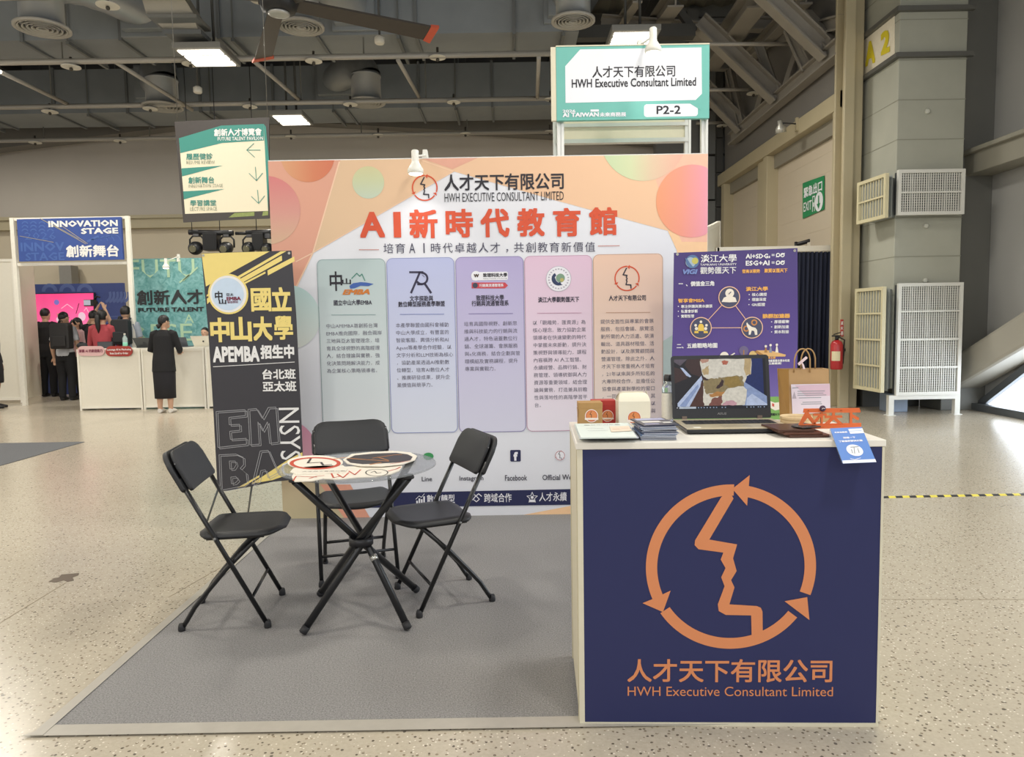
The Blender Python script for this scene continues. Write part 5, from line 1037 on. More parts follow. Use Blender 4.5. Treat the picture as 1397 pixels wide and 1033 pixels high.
# ================================================================== TABLE
TC = Vector((-.712, 3.285, 0)); TZ = .714
t = thing('round_table', TC, 'round glass topped table on four crossed black tube legs', 'table')
mb = MB(); mb.lathe(TC+Vector((0, 0, TZ)), [(.350, 0), (.3545, .002), (.3545, .007), (.350, .009)], 72); obj('glass_top', mb, mat('smoked_glass', '#8d9296', .06, alpha=.42, var=.02), t)
tb = mat('black_tube', '#131418', .36, var=.1, coat=.08)
legs = [((569, 812), (417, 664)), ((411, 871), (567, 654)), ((440, 812), None), ((558, 865), (441, 668))]
fc = Vector((-.722, 3.325, 0)); hub = Vector((-.716, 3.305, .362))
ft = [F(569, 810), F(413, 869), F(437, 815), F(557, 863)]
for i, f_ in enumerate(ft):
    d = f_-fc; tang = Vector((-d.y, d.x, 0)).normalized()*.021; tp = Vector((fc.x-d.x*1.0, fc.y-d.y*.98, TZ-.016))
    mid = hub+tang
    mb = MB(); mb.tube([Vector((f_.x, f_.y, .012)), mid, tp], [.0165, .0165, .0165], 14); lg_ = obj('leg', mb, tb, t)
    mb = MB(); ax = (Vector((f_.x, f_.y, .012))-mid).normalized(); mb.tube([Vector((f_.x, f_.y, .012))-ax*.03, Vector((f_.x, f_.y, .0125)), Vector((f_.x, f_.y, .0125))+ax*.004], [.0185, .0185, .012], 14); obj('foot_cap', mb, mat('rubber_black', '#232326', .6), lg_)
    mb = MB(); mb.lathe(Vector((tp.x, tp.y, TZ-.012)), [(.024, -.006), (.026, 0), (.022, .011)], 16); obj('top_pad', mb, mat('rubber_black', '#232326', .6), lg_)
    if i == 3:
        q = mid+(Vector((f_.x, f_.y, .012))-mid)*.22; mb = MB(); mb.tube([q-ax*.013, q+ax*.013], .0185, 14); obj('chrome_collar', mb, mat('collar_silver', '#c9c9c4', .25, .8), lg_)['label'] = 'silver collar on a black leg'
mb = MB(); rg = [Vector((hub.x+.052*math.cos(q*math.pi/16), hub.y+.052*math.sin(q*math.pi/16), hub.z)) for q in range(32)]
mb.lathe(hub, [(.048, -.018), (.056, -.018), (.056, .018), (.048, .018), (.048, -.018)], 28); obj('hub_ring', mb, mat('hub_black', '#222226', .4), t)
# die-cut hand boards lying on the glass
TB = TZ+.0095+.0066
wb_ = mat('board_white', '#efe8da', .5, var=.02); bred = mat('board_red', '#c8492f', .5); bdk = mat('board_dark', '#3a3538', .5); bor = mat('board_orange', '#d08a4a', .5)
def flat(name, label, z, th, shape, prints):
    Hn = hp(z+th); mb = MB()
    for pts in shape: mb.prism([F(x, y, z) for x, y in pts], (0, 0, th))
    o = obj(name, mb, wb_); tag(o, label, 'sign board', None); mb = MB(); prints(Hn, mb)
    if mb.v: obj('board_print', mb, [bred, bdk, bor, wb_], o)
    return o
def ell(cx, cy, rx, ry, n=40): return [(cx+rx*math.cos(2*math.pi*k/n), cy+ry*math.sin(2*math.pi*k/n)) for k in range(n)]
def prD(H_, mb):
    for x, y in ((468, 649), (484, 645)): H_.line(mb, [(x-8, y-2), (x, y+3), (x+8, y-4)], 2.0, .6, 0)
    H_.line(mb, [(452, 646), (455, 652), (464, 650)], 2.2, .6, 0); H_.line(mb, [(450, 645.5), (466, 643.5)], 2, .6, 0); H_.line(mb, [(400, 656), (404, 650), (432, 651)], 2.0, .6, 0); H_.line(mb, [(422, 653), (432, 650), (442, 649)], 2, .6, 0)
    for (rx, ry) in ((15, 4.6),):
        p0 = ell(514, 645, rx, ry, 30); H_.line(mb, p0+[p0[0]], 1.4, .6, 1)
    H_.line(mb, [(506, 645), (511, 643), (514, 646), (520, 645)], 1.4, .6, 1); H_.line(mb, [(530, 643), (541, 640), (546, 637.5)], 2.2, .6, 0)
flat('hand_board', 'white hand board with red marks lying at the front of the table', TB, .004, [[(398,652),(402,643),(430,640),(470,638),(540,634),(549,637),(545,643),(532,648),(512,651.5),(486,652.5),(462,655),(440,654),(425,657),(402,658)]], prD)
def prA(H_, mb):
    e0, e1 = ell(430, 632.3, 35, 8.4), ell(430, 632.2, 29.5, 6.7); n = len(e0)
    mb.add([H_.p(*q, .5) for q in e0+e1], [(i, (i+1) % n, n+(i+1) % n, n+i) for i in range(n)], 0)
    H_.line(mb, [(424, 626), (420, 632), (438, 631), (441, 635), (452, 634)], 3.0, .8, 1)
    H_.text(mb, '人才天下有限公司', 413, 641.5, 470, 645.2, .8, 1, .01, 1)
flat('hand_board', 'round white hand board with the red ring logo on the table', TB+.0045, .004, [ell(430, 632, 38, 9.6), [(396,645),(400,640),(430,637),(468,636),(474,641),(470,645),(440,647),(405,648)]], prA)
def prC(H_, mb):
    pts = [(472,627),(484,621.5),(510,619),(540,618),(556,620),(563,623.5),(560,628),(545,631),(520,632.5),(495,633.5),(478,631.5)]
    H_.poly(mb, pts, .5, 1); H_.line(mb, [(474,625.5),(500,627.5),(530,629.5)], 2.6, .9, 2); H_.line(mb, [(508,625.5),(538,621),(548,620.5)], 2.2, .9, 2); H_.line(mb, [(515,624),(530,628.5)], 1.8, .9, 2); H_.line(mb, [(505,634),(520,631.5)], 3, 1.1, 2); H_.line(mb, [(532,633.3),(560,629)], 1.2, 1.1, 0)
flat('hand_board', 'black and orange hand board with a white outline on the table', TB+.0088, .004, [[(468,628),(480,620.5),(508,617.5),(542,616.5),(560,618.5),(569,623),(566,628.5),(550,634),(520,637),(492,636.5),(474,633.5)]], prC)
def prE(H_, mb): H_.line(mb, [(455,626.5),(474,624)], 3, .6, 2); H_.line(mb, [(520,617.5),(534,615.8)], 2, .6, 2)
flat('hand_board', 'cream hand board mostly hidden beneath the black and orange one', TB+.0046, .0038, [[(474,626.5),(480,622),(500,619.5),(520,617.2),(536,616),(541,617.5),(520,621),(500,625.5),(490,628),(477,629)]], prE)
# ================================================================== FOLDING CHAIRS
plast = mat('black_chair_plastic', '#26272a', .48, var=.06, scale=120, bump=.08)
tubem = mat('black_chair_tube', '#101114', .34, var=.1, coat=.1)
def make_chair(label):
    t = thing('folding_chair', (0, 0, 0), label, 'chair', 'black folding chairs round the glass table')
    TOPX, TOPZ, FX = -.205, .80, .20
    def tl(z): return FX+(TOPX-FX)*z/TOPZ
    ZS = .435
    # seat: rounded, slightly dished pan with turned down rim
    mb = MB(); nx, ny = 28, 14; top = []
    def outline_half(s):  # half width along the seat's length, 0 rear .. 1 front
        return .185*(1-.55*max(0, (.12-s)/.12)**2)*(1-.62*max(0, (s-.70)/.3)**3)+.012*math.sin(s*math.pi)
    vs = []
    for i in range(nx+1):
        s = i/nx; x = -.105+.375*s; hw = outline_half(s)
        for j in range(ny+1):
            w = -1+2*j/ny; edge = max(abs(w), abs(2*s-1)); z = ZS+.006*w*w-.006*(1-w*w)*math.sin(s*math.pi)-.016*max(0, edge-.86)/.14
            vs.append((x, w*hw, z))
    fs = [(i*(ny+1)+j, (i+1)*(ny+1)+j, (i+1)*(ny+1)+j+1, i*(ny+1)+j+1) for i in range(nx) for j in range(ny)]
    mb.add(vs, fs, 0, True); s_ = obj('seat', mb, plast, t); sm = s_.modifiers.new('thickness', 'SOLIDIFY'); sm.thickness = .014; sm.offset = 0
    # backrest: two-skin panel with big rounded upper corners, wrapped round the tubes
    d = Vector((TOPX-FX, 0, TOPZ)).normalized(); n = Vector((d.z, 0, -d.x))
    def bk_(w, h, off): return Vector((TOPX, 0, TOPZ))+d*h+Vector((0, w, 0))+n*(off-.018*math.cos(w/.22*1.3)+.012)
    def bpanel(nm, hwid, h0, h1, r, off, th, m_):
        mb = MB(); N = 24; cols_ = []
        for i in range(N+1):
            w = -hwid+2*hwid*i/N; e = hwid-abs(w); hi = h1-(r-math.sqrt(max(0, r*r-(r-min(e, r))**2))); lo_ = h0+(.012-math.sqrt(max(0, .012**2-(.012-min(e, .012))**2)))
            cols_.append((w, lo_, hi))
        vs, fs = [], []
        for w, lo_, hi in cols_:
            for k in range(5):
                h = lo_+(hi-lo_)*k/4; q = .010*math.sin(k/4*math.pi); vs.append(bk_(w, h, off-q*.0))
        for i in range(N):
            for k in range(4): fs.append((i*5+k, (i+1)*5+k, (i+1)*5+k+1, i*5+k+1))
        mb.add(vs, fs, 0, True); o = obj(nm, mb, m_, t); sm = o.modifiers.new('thickness', 'SOLIDIFY'); sm.thickness = th; sm.offset = 0; bv = o.modifiers.new('bevel', 'BEVEL'); bv.width = .004; bv.segments = 2; bv.limit_method = 'ANGLE'; return o
    bpanel('backrest', .200, -.185, .012, .075, .016, .016, plast)
    rs = bpanel('backrest_shell', .215, -.175, .020, .080, -.012, .020, plast)
    for s in (-1, 1):
        mb = MB(); mb.tube([tuple(bk_(s*.198, -.16, -.012)), tuple(bk_(s*.198, -.03, -.012))], .011, 10); mb.v = mb.v; obj('backrest_sleeve', mb, plast, t)
        mb = MB(); mb.lathe(bk_(s*.199, -.045, .012), [(.004, 0), (.004, .003), (.001, .004)], 10, axis=n); obj('rivet', mb, mat('rivet_steel', '#8e8f90', .3, .8), rs)
    yf = .198
    for s in (-1, 1):
        mb = MB(); mb.tube([(tl(.70), s*yf, .70), (tl(ZS), s*yf, ZS), (tl(.02), s*(yf+.002), .02)], .0108, 12); l = obj('front_leg', mb, tubem, t)
        mb = MB(); mb.lathe((tl(.012), s*(yf+.002), .0006), [(.015, 0), (.0165, .006), (.0155, .022), (.012, .034)], 14); obj('foot_cap', mb, mat('rubber_black', '#232326', .6), l)
        mb = MB(); yr = .165; mb.tube([(.165, s*yr, ZS-.018), (.02, s*yr, .275), (-.075, s*yr, .165), (-.125, s*yr, .105), (-.162, s*yr, .045), (-.178, s*yr, .02)], .0108, 12); l = obj('rear_leg', mb, tubem, t)
        mb = MB(); mb.lathe((-.186, s*yr, .0006), [(.015, 0), (.0165, .006), (.0155, .02), (.012, .032)], 14); obj('foot_cap', mb, mat('rubber_black', '#232326', .6), l)
        mb = MB(); mb.tube([(tl(ZS-.01), s*(yf-.002), ZS-.012), (tl(ZS-.01), s*(yf-.025), ZS-.012)], .006, 8); mb.lathe((tl(ZS-.01), s*(yf+.010), ZS-.01), [(.007, 0), (.007, .004), (.002, .006)], 10, axis=(0, s, 0)); obj('seat_pivot', mb, mat('rivet_steel', '#8e8f90', .3, .8), t)
        mb = MB(); mb.bar((-.06, s*.172, ZS-.014), (.19, s*.172, ZS-.014), .006, .02); obj('seat_rail', mb, tubem, t)
    mb = MB(); mb.tube([(tl(.14), -yf, .14), (tl(.14), yf, .14)], .0075, 10); obj('front_stretcher', mb, tubem, t)
    mb = MB(); mb.tube([(-.085, -.165, .152), (-.085, .165, .152)], .0085, 10); obj('rear_stretcher', mb, tubem, t)
    mb = MB(); mb.tube([(.163, -.165, ZS-.02), (.163, .165, ZS-.02)], .0085, 10); obj('under_seat_bar', mb, tubem, t)
    return t
ch = make_chair('black folding chair left of the glass table turned to face it')
dup(ch, 'black folding chair right of the glass table standing in front of the peach backdrop', (-.352, 3.535, .006), math.radians(203.5))
dup(ch, 'black folding chair behind the glass table facing the camera', (-.878, 3.93, .006), math.radians(-73))
ch.location = (-1.35, 3.36, .006); ch.rotation_euler = (0, 0, math.radians(8.5))
for o in ('round_table',): bpy.data.objects[o].location.z += .0065
# ================================================================== HANGING DIRECTION BANNER
HY = 8.6
t = thing('hanging_banner', PY(303, 232, HY), 'white and teal direction banner with arrows hanging from the roof', 'banner')
D = Panel(PY(303, 232, HY), eps=.002)
gT, gB = mat('banner_teal', '#3f8f84', .55, var=.03), mat('banner_backing', '#46413f', .5, var=.1)
mb = MB(); D.board(mb, [(238,166),(300,163),(367,160),(367.5,298),(310,300),(250,303.5)], .02); obj('backing_sheet', mb, gB, t)
mb = MB(); q = lambda x, y: (230+x/6.662, 155+y/6.662)
D.poly(mb, [q(95,225),q(480,110),q(865,95),q(905,885),q(150,912)], 1, 0); obj('cream_field', mb, mat('banner_cream', '#ebe2c8', .55, var=.02), t)
mb = MB(); D.poly(mb, [q(95,225),q(480,110),q(865,95),q(868,245),q(490,268),q(108,360)], 2, 0); D.poly(mb, [q(118,498),q(495,474),q(124,572)], 2, 0); D.poly(mb, [q(133,708),q(512,686),q(140,780)], 2, 0); D.poly(mb, [q(865,95),q(885,120),q(915,440),q(905,880),q(880,400)], 2, 0); obj('teal_bands', mb, gT, t)
def dt(mb, s, a, b, c, d, bold): x0, y0 = q(a, b); x1, y1 = q(c, d); D.text(mb, s, x0, y0, x1, y1, 3.2, 0, bold, 1)
mb = MB(); dt(mb, '創新人才博覽會', 415, 138, 848, 204, .03); dt(mb, 'FUTURE TALENT PAVILION', 448, 212, 860, 244, .015); obj('title_lettering', mb, mat('banner_white', '#ecebea', .5), t)
mb = MB(); dt(mb, '履歷健診', 162, 362, 402, 420, .015); dt(mb, '創新舞台', 182, 576, 416, 636, .02); dt(mb, '學習講堂', 198, 786, 434, 840, .015)
def arr(p): D.line(mb, [q(*z) for z in p], .8, 3.2)
arr([(836,333),(712,333)]); arr([(775,273),(712,333),(784,398)]); arr([(790,486),(800,610)]); arr([(733,545),(800,610),(856,542)]); arr([(810,696),(820,818)]); arr([(754,754),(820,818),(874,748)])
obj('green_lettering', mb, gT, t)
mb = MB(); dt(mb, 'RESUME REVIEW', 165, 430, 422, 460, 0); dt(mb, 'INNOVATION STAGE', 184, 642, 496, 672, 0); dt(mb, 'LECTURE SPACE', 198, 850, 440, 884, 0); obj('grey_lettering', mb, mat('olive_grey_print', '#8c9682', .55), t)
mb = MB(); D.poly(mb, [q(545,945),q(600,905),q(780,893),q(780,930)], 1, 0); D.poly(mb, [q(850,930),q(860,890),q(905,886),q(905,925)], 1, 0); obj('leaf_print', mb, mat('leaf_print', '#8d9a5c', .6, var=.3, scale=40), t)
mb = MB()
for x in (242, 365): mb.tube([PY(x, 163, HY), PY(x, 163, HY)+Vector((0, 0, 4.6))], .004, 6)
obj('suspension_wire', mb, mat('wire_grey', '#77756f', .4, .5), t)
# ================================================================== STAGE ENTRANCE AND RECEPTION, FAR LEFT
whiteb = mat('booth_white_panel', '#e6e1d3', .55, var=.03); frame_w = mat('booth_frame', '#ece8dc', .45)
t = thing('booth_partition', (-9.9, 13.6, 0), 'white exhibition partition at the far left edge with a return wall', 'partition')
zt = PY(20, 357, 13.6).z; xr = PY(32, 548, 13.6).x; xe = PY(58, 543, 14.5).x
mb = MB(); mb.box((xr-1.95, 13.6, .1), (xr-1.0, 13.64, zt)); mb.box((xr-.96, 13.6, .1), (xr-.03, 13.64, zt)); obj('wall_panel', mb, whiteb, t)
mb = MB(); mb.prism([(xr, 13.6, .06), (xe, 14.5, .06), (xe, 14.5, zt), (xr, 13.6, zt)], (-.04, .03, 0)); obj('return_panel', mb, mat('booth_cream_panel', '#e9e2cc', .55, var=.04), t)
mb = MB()
for x in (xr-1.98, xr-.98, xr-.02): mb.box((x-.02, 13.58, 0), (x+.02, 13.66, zt+.02))
mb.box((xr-1.98, 13.585, zt), (xr, 13.655, zt+.05)); mb.box((xr-1.98, 13.585, .05), (xr, 13.655, .1)); obj('frame', mb, frame_w, t)
t = thing('stage_sign', PY(95, 326, 13.0), 'blue stage name board between two white posts', 'sign')
G = Panel(PY(95, 326, 13.0), eps=.003); gq = lambda x, y: (10+x/8.218, 285+y/8.218)
blue = mat('stage_blue', '#34509a', .5, var=.12, scale=6); blue2 = mat('stage_blue_print', '#4666ac', .5)
mb = MB(); G.board(mb, [gq(105,118),gq(1270,90),gq(1298,568),gq(133,590)], .05); obj('board', mb, blue, t)
mb = MB()
def gt(s, a, b, c, d, bold=0, l=1): x0, y0 = gq(a, b); x1, y1 = gq(c, d); G.text(mb, s, x0, y0, x1, y1, l, 0, bold, 1)
gt('2026', 195, 260, 545, 345); gt('INNOV', 150, 375, 640, 475, .03); gt('STAGE', 205, 490, 640, 580, .02)
for k in range(4):
    for j in range(3): c = gq(200+k*95, 180+j*42); G.ring(mb, c[0], c[1], 3.5, 5, 1, 0, 20, 160, 10)
for k in range(5): c = gq(960+k*60, 360); G.ring(mb, c[0], c[1], 2+k*1.5, 3+k*1.5, 1, 0, 0, 150, 14)
G.line(mb, [gq(900,365), gq(1020,310)], 3, 1); obj('shadow_print', mb, blue2, t)
mb = MB(); gt('INNOVATION', 462, 130, 1240, 200, .04, 2); gt('STAGE', 828, 214, 1245, 280, .04, 2); gt('創新舞台', 660, 405, 1252, 540, .035, 2); obj('sign_lettering', mb, mat('banner_white', '#ecebea', .5), t)
mb = MB(); G.line(mb, [gq(370,108),gq(880,392)], .7, 1.6); G.line(mb, [gq(460,150),gq(800,335)], .5, 1.6); G.line(mb, [gq(610,190),gq(900,390)], .7, 1.6); G.line(mb, [gq(140,305),gq(520,375)], .5, 1.6); obj('gold_lines', mb, mat('gold_line', '#b3ab86', .5), t)
mb = MB(); zt2 = PY(95, 296, 13.05).z; zb2 = PY(95, 358, 13.05).z; xs = (PY(18.5, 330, 13.05).x, PY(175.5, 330, 13.05).x)
for x in xs:
    mb = MB(); mb.box((x-.035, 13.03, 0), (x+.035, 13.09, zt2)); obj('post', mb, frame_w, t)
mb = MB(); mb.box((xs[0], 13.055, zb2-.05), (xs[1], 13.1, zb2)); mb.box((xs[0], 13.055, zt2-.05), (xs[1], 13.1, zt2)); obj('cross_rail', mb, frame_w, t)
# stage wall and screen
t = thing('stage_wall', PY(110, 440, 15.2), 'blue printed stage wall behind the audience', 'partition')
E_ = Panel(PY(110, 440, 15.2), eps=.004)
mb = MB(); a, b = E_.uv(46, 388), E_.uv(172, 475); mb.box((E_.P(a[0], 0).x, 15.2, 0), (E_.P(b[0], 0).x, 15.3, E_.P(0, a[1]).z)); obj('wall_board', mb, mat('stage_wall_blue', '#40508e', .5, var=.1, scale=5), t)
mb = MB()
for k in range(3): E_.ring(mb, 68+k*24, 398, 6, 11, 1, 0, 0, 180, 16)
for k in range(6): E_.ring(mb, 140+k*5, 402, 9, 12.5, 1, 0, -70, 20, 12)
for k in range(5): E_.line(mb, [(138, 433+k*4), (170, 431+k*4)], 1.4, 1)
obj('wave_print', mb, mat('stage_wall_wave', '#5a6ca6', .5), t)
t = thing('stage_screen', PY(93, 420, 15.1), 'glowing pink stage screen behind the audience', 'screen'); E2 = Panel(PY(93, 420, 15.1), eps=.004)
mb = MB(); E2.board(mb, [(47,400.5),(128.5,399),(129,470),(47,471)], .06); obj('screen_body', mb, mat('screen_bezel', '#2a2a33', .4), t)
m = grad('pink_screen', [(0, '#f7a6c2'), (.5, '#ee5f97'), (1, '#e2437f')], (0, 0, 1)); bb = m.node_tree.nodes['Principled BSDF']; m.node_tree.links.new(m.node_tree.nodes['Color Ramp'].outputs[0], bb.inputs['Emission Color']); bb.inputs['Emission Strength'].default_value = .75
mb = MB(); E2.poly(mb, [(48,401.5),(127.5,400),(128,469),(48,470)], 1, 0); E2.disc(mb, 77.5, 412.5, 3.6, 2, 1); E2.line(mb, [(108,414),(104,428)], 1, 2, 2); E2.line(mb, [(84,421),(92,415),(100,421)], .8, 2, 3); E2.line(mb, [(115,424),(118,420),(122,428)], .8, 2, 3); E2.disc(mb, 84, 436, 7, 2, 3, ry=5); E2.disc(mb, 112, 432, 5, 2, 3, ry=6)
obj('screen_image', mb, [m, mat('screen_lilac', '#8d7fd0', .4, emit=.7), mat('screen_plum', '#6b2146', .4, emit=.4), mat('screen_pale_pink', '#fbd2e0', .4, emit=.8)], t)
# cream curtain of the entrance is part of the return wall; a grey column behind
mb = MB(); xk = PY(75, 375, 17.9).x; mb.box((xk-.02, 18.1, 0), (xk+.28, 18.4, PY(75, 362, 18).z)); struct('trim_8', mb, mat('grey_wall_pilaster', '#8c8983', .6))
# green talent wall
t = thing('printed_wall', PY(280, 420, 13.4), 'teal green printed wall with large black characters behind the reception', 'partition')
N_ = Panel(PY(280, 420, 13.4), eps=.004); nq = lambda x, y: (170+x/7.95, 345+y/7.95)
gm = bpy.data.materials.new('teal_watery_print'); gm.use_nodes = True; nn = gm.node_tree; wv = nn.nodes.new('ShaderNodeTexNoise'); wv.inputs['Scale'].default_value = 9; wv.inputs['Detail'].default_value = 8; wv.inputs['Distortion'].default_value = 1.5
tcn = nn.nodes.new('ShaderNodeTexCoord'); nn.links.new(tcn.outputs['Object'], wv.inputs['Vector']); r = nn.nodes.new('ShaderNodeValToRGB'); nn.links.new(wv.outputs['Fac'], r.inputs[0]); r.color_ramp.elements[0].position = .3; r.color_ramp.elements[1].position = .7
r.color_ramp.elements[0].color = lin('#4b8b8a'); r.color_ramp.elements[1].color = lin('#86b9bb'); nn.links.new(r.outputs[0], nn.nodes['Principled BSDF'].inputs['Base Color'])
x0, x1 = N_.P(N_.uv(175.5, 352)[0], 0).x, PY(420, 420, 13.4).x; zt = PY(230, 352.5, 13.4).z
mb = MB(); mb.box((x0, 13.4, 0), (x1, 13.46, zt)); obj('wall_board', mb, gm, t)
mb = MB()
def nt_(s, a, b, c, d, bold, mi, l=1): u0_, v0_ = nq(a, b); u1_, v1_ = nq(c, d); N_.text(mb, s, u0_, v0_, u1_, v1_, l, mi, bold, 1)
nt_('FUTU', 50, 72, 760, 268, .0, 0); nt_('RESE', 85, 770, 740, 960, .0, 0); nt_('A', 650, 668, 750, 760, 0, 0)
for x, y, x2, y2 in ((640,300,790,160), (600,320,700,240)): N_.line(mb, [nq(x,y), nq(x2,y2)], 2, 1.6, 0)
nt_('創新人才', 135, 402, 850, 562, .03, 1, 2); nt_('博覽會', 900, 400, 1380, 560, .03, 1, 2); nt_('FUTURE TALENT', 148, 592, 862, 640, .05, 1, 2)
obj('wall_lettering', mb, [mat('sage_print', '#b2d0ae', .5), mat('black_print', '#22252a', .5)], t)
mb = MB(); mb.box((x0-.03, 13.38, 0), (x0+.01, 13.48, zt+.01)); obj('edge_post', mb, frame_w, t)
spot(226.5, 366, 13.1, 13, 'small white spot lamp over the teal green printed wall', 243, 350, 13.4)
# reception counters
t0 = None
zc = 1.03; RY = 12.1
lbs = ['white reception counter at the left end carrying two pill shaped boards', 'white reception counter in the middle where the woman in black stands', 'white reception counter on the right partly behind the black banner']
xs = [PY(105, 500, RY).x, PY(192.5, 500, RY).x, PY(279.5, 500, RY).x, PY(366.5, 500, RY).x]
for i in range(3):
    a, b = xs[i]+.008, xs[i+1]-.008
    t = thing('reception_counter', ((a+b)/2, RY+.25, 0), lbs[i], 'counter', None)
    mb = MB(); mb.box((a+.03, RY+.015, .06), (b-.03, RY+.03, zc-.05)); obj('front_panel', mb, whiteb, t)
    for nm, xx in (('side_panel', a+.005), ('side_panel', b-.02)):
        mb = MB(); mb.box((xx, RY+.03, .06), (xx+.015, RY+.48, zc-.05)); obj(nm, mb, whiteb, t)
    mb = MB(); mb.box((a, RY, zc-.03), (b, RY+.5, zc)); obj('top', mb, frame_w, t)
    for x in (a, b-.03):
        for y in (RY, RY+.47):
            mb = MB(); mb.box((x, y, 0), (x+.03, y+.03, zc-.03)); obj('post', mb, frame_w, t)
    mb = MB(); mb.box((a+.03, RY+.004, .03), (b-.03, RY+.03, .06)); mb.box((a+.03, RY+.004, zc-.055), (b-.03, RY+.03, zc-.03)); obj('rail', mb, frame_w, t)
def pill(px0, px1, py0, py1, col, lb, rows, ink_):
    Y = RY-.015; Q_ = Panel(PY((px0+px1)/2, (py0+py1)/2, Y), eps=.003); mb = MB(); r_ = (py1-py0)/2-.3; pts = []
    for k in range(13): g = math.radians(90+15*k); pts.append((px0+r_+r_*math.cos(g), (py0+py1)/2-r_*math.sin(g)))
    for k in range(13): g = math.radians(-90+15*k); pts.append((px1-r_+r_*math.cos(g), (py0+py1)/2-r_*math.sin(g)))
    Q_.board(mb, pts, .012); o = obj('pill_board', mb, col); tag(o, lb, 'sign board')
    mb = MB()
    for s, a, b, c, d in rows: Q_.text(mb, s, a, b, c, d, 1, 0, .03, 1)
    obj('board_lettering', mb, ink_, o)
pill(105.5, 142.5, 472, 486, mat('pill_pink', '#dcb3b3', .45), 'pink pill shaped board on the top edge of the left reception counter', [('解鎖 AI 的創造能力', 108, 476.5, 140, 481)], mat('maroon_ink', '#7c2b45', .5))
pill(144, 180.5, 472, 486.5, mat('pill_red', '#a5372f', .45), 'dark red pill shaped board on the top edge of the left reception counter', [('Leverage AI in Marketing', 146, 475.6, 179, 479), ('from Scroll to Order', 150, 480.5, 175, 483.5)], mat('banner_white', '#ecebea', .5))
# things on the reception counters
def far_laptop(px, w, h, Y, lb, col, yaw=0):
    c = PY(px, 470, Y); c.z = zc+.001; t = thing('laptop', c, lb, 'laptop'); k = Y/FPX; W2, H2 = w*k/2, h*k
    mb = MB(); mb.prism([c+Vector((-W2*.95, -.02, 0)), c+Vector((W2*.95, -.02, 0)), c+Vector((W2*.95, .2, 0)), c+Vector((-W2*.95, .2, 0))], (0, 0, .015)); obj('base', mb, col, t)
    mb = MB(); mb.prism([c+Vector((-W2*.9, -.015, .01)), c+Vector((W2*.9, -.015, .01)), c+Vector((W2, -.12, H2)), c+Vector((-W2, -.12, H2))], (0, .012, 0)); obj('lid', mb, col, t)
    mb = MB(); mb.lathe(c+Vector((0, -.07, H2*.5)), [(.014, 0), (.014, .004)], 12, axis=(0, -1, 0)); obj('lid_mark', mb, mat('lid_mark_grey', '#2d2f33', .3), t)
far_laptop(199, 26, 13.5, 12.4, 'dark open laptop left of the woman in black on the reception counter', mat('laptop_grey', '#4a4d50', .4, .4))
far_laptop(247, 22, 13.5, 12.4, 'dark open laptop right of the woman in black on the reception counter', mat('laptop_slate', '#565b66', .4, .4))
far_laptop(280, 32, 15, 12.35, 'white open laptop beside the black banner on the reception counter', mat('laptop_white', '#e4dfd0', .4))
c = PY(171, 473, 12.3); c.z = zc
t = thing('water_bottle', c, 'clear water bottle with a mint label on the left reception counter', 'bottle')
mb = MB(); mb.lathe(c, [(.036, .001), (.038, .01), (.038, .17), (.016, .215), (.015, .225)], 16); obj('bottle_body', mb, mat('clear_water', '#cfe0e0', .1, alpha=.55, var=0), t)
mb = MB(); mb.lathe(c, [(.0385, .02), (.0385, .1)], 16); obj('bottle_label', mb, mat('mint_label', '#86cdb4', .5), t)
mb = MB(); mb.lathe(c, [(.017, .225), (.017, .25)], 12); obj('cap', mb, disc_m, t)
c = PY(112, 472, 12.45); c.z = zc; mb = MB(); mb.ball(c+Vector((0, 0, .055)), (.09, .07, .055), 14); o = obj('camera_bag', mb, mat('black_pouch', '#232326', .7)); tag(o, 'small black pouch at the left end of the reception counter', 'pouch')
mb = MB(); mb.lathe(c+Vector((.0, -.02, .11)), [(.03, -.004), (.03, .004)], 12); obj('pouch_flap', mb, mat('black_pouch', '#232326', .7), o)
c = PY(144, 473, 12.45); c.z = zc; mb = MB(); mb.box(c+Vector((-.14, 0, 0)), c+Vector((.12, .02, .115))); o = obj('tablet_stand', mb, mat('tablet_black', '#2b2d33', .4), bevel=.004); tag(o, 'black tablet standing on the reception counter before the woman in red', 'tablet')
mb = MB(); mb.box(c+Vector((-.13, -.002, .01)), c+Vector((.11, 0, .105))); obj('tablet_back', mb, mat('tablet_grey', '#3e4148', .4), o)
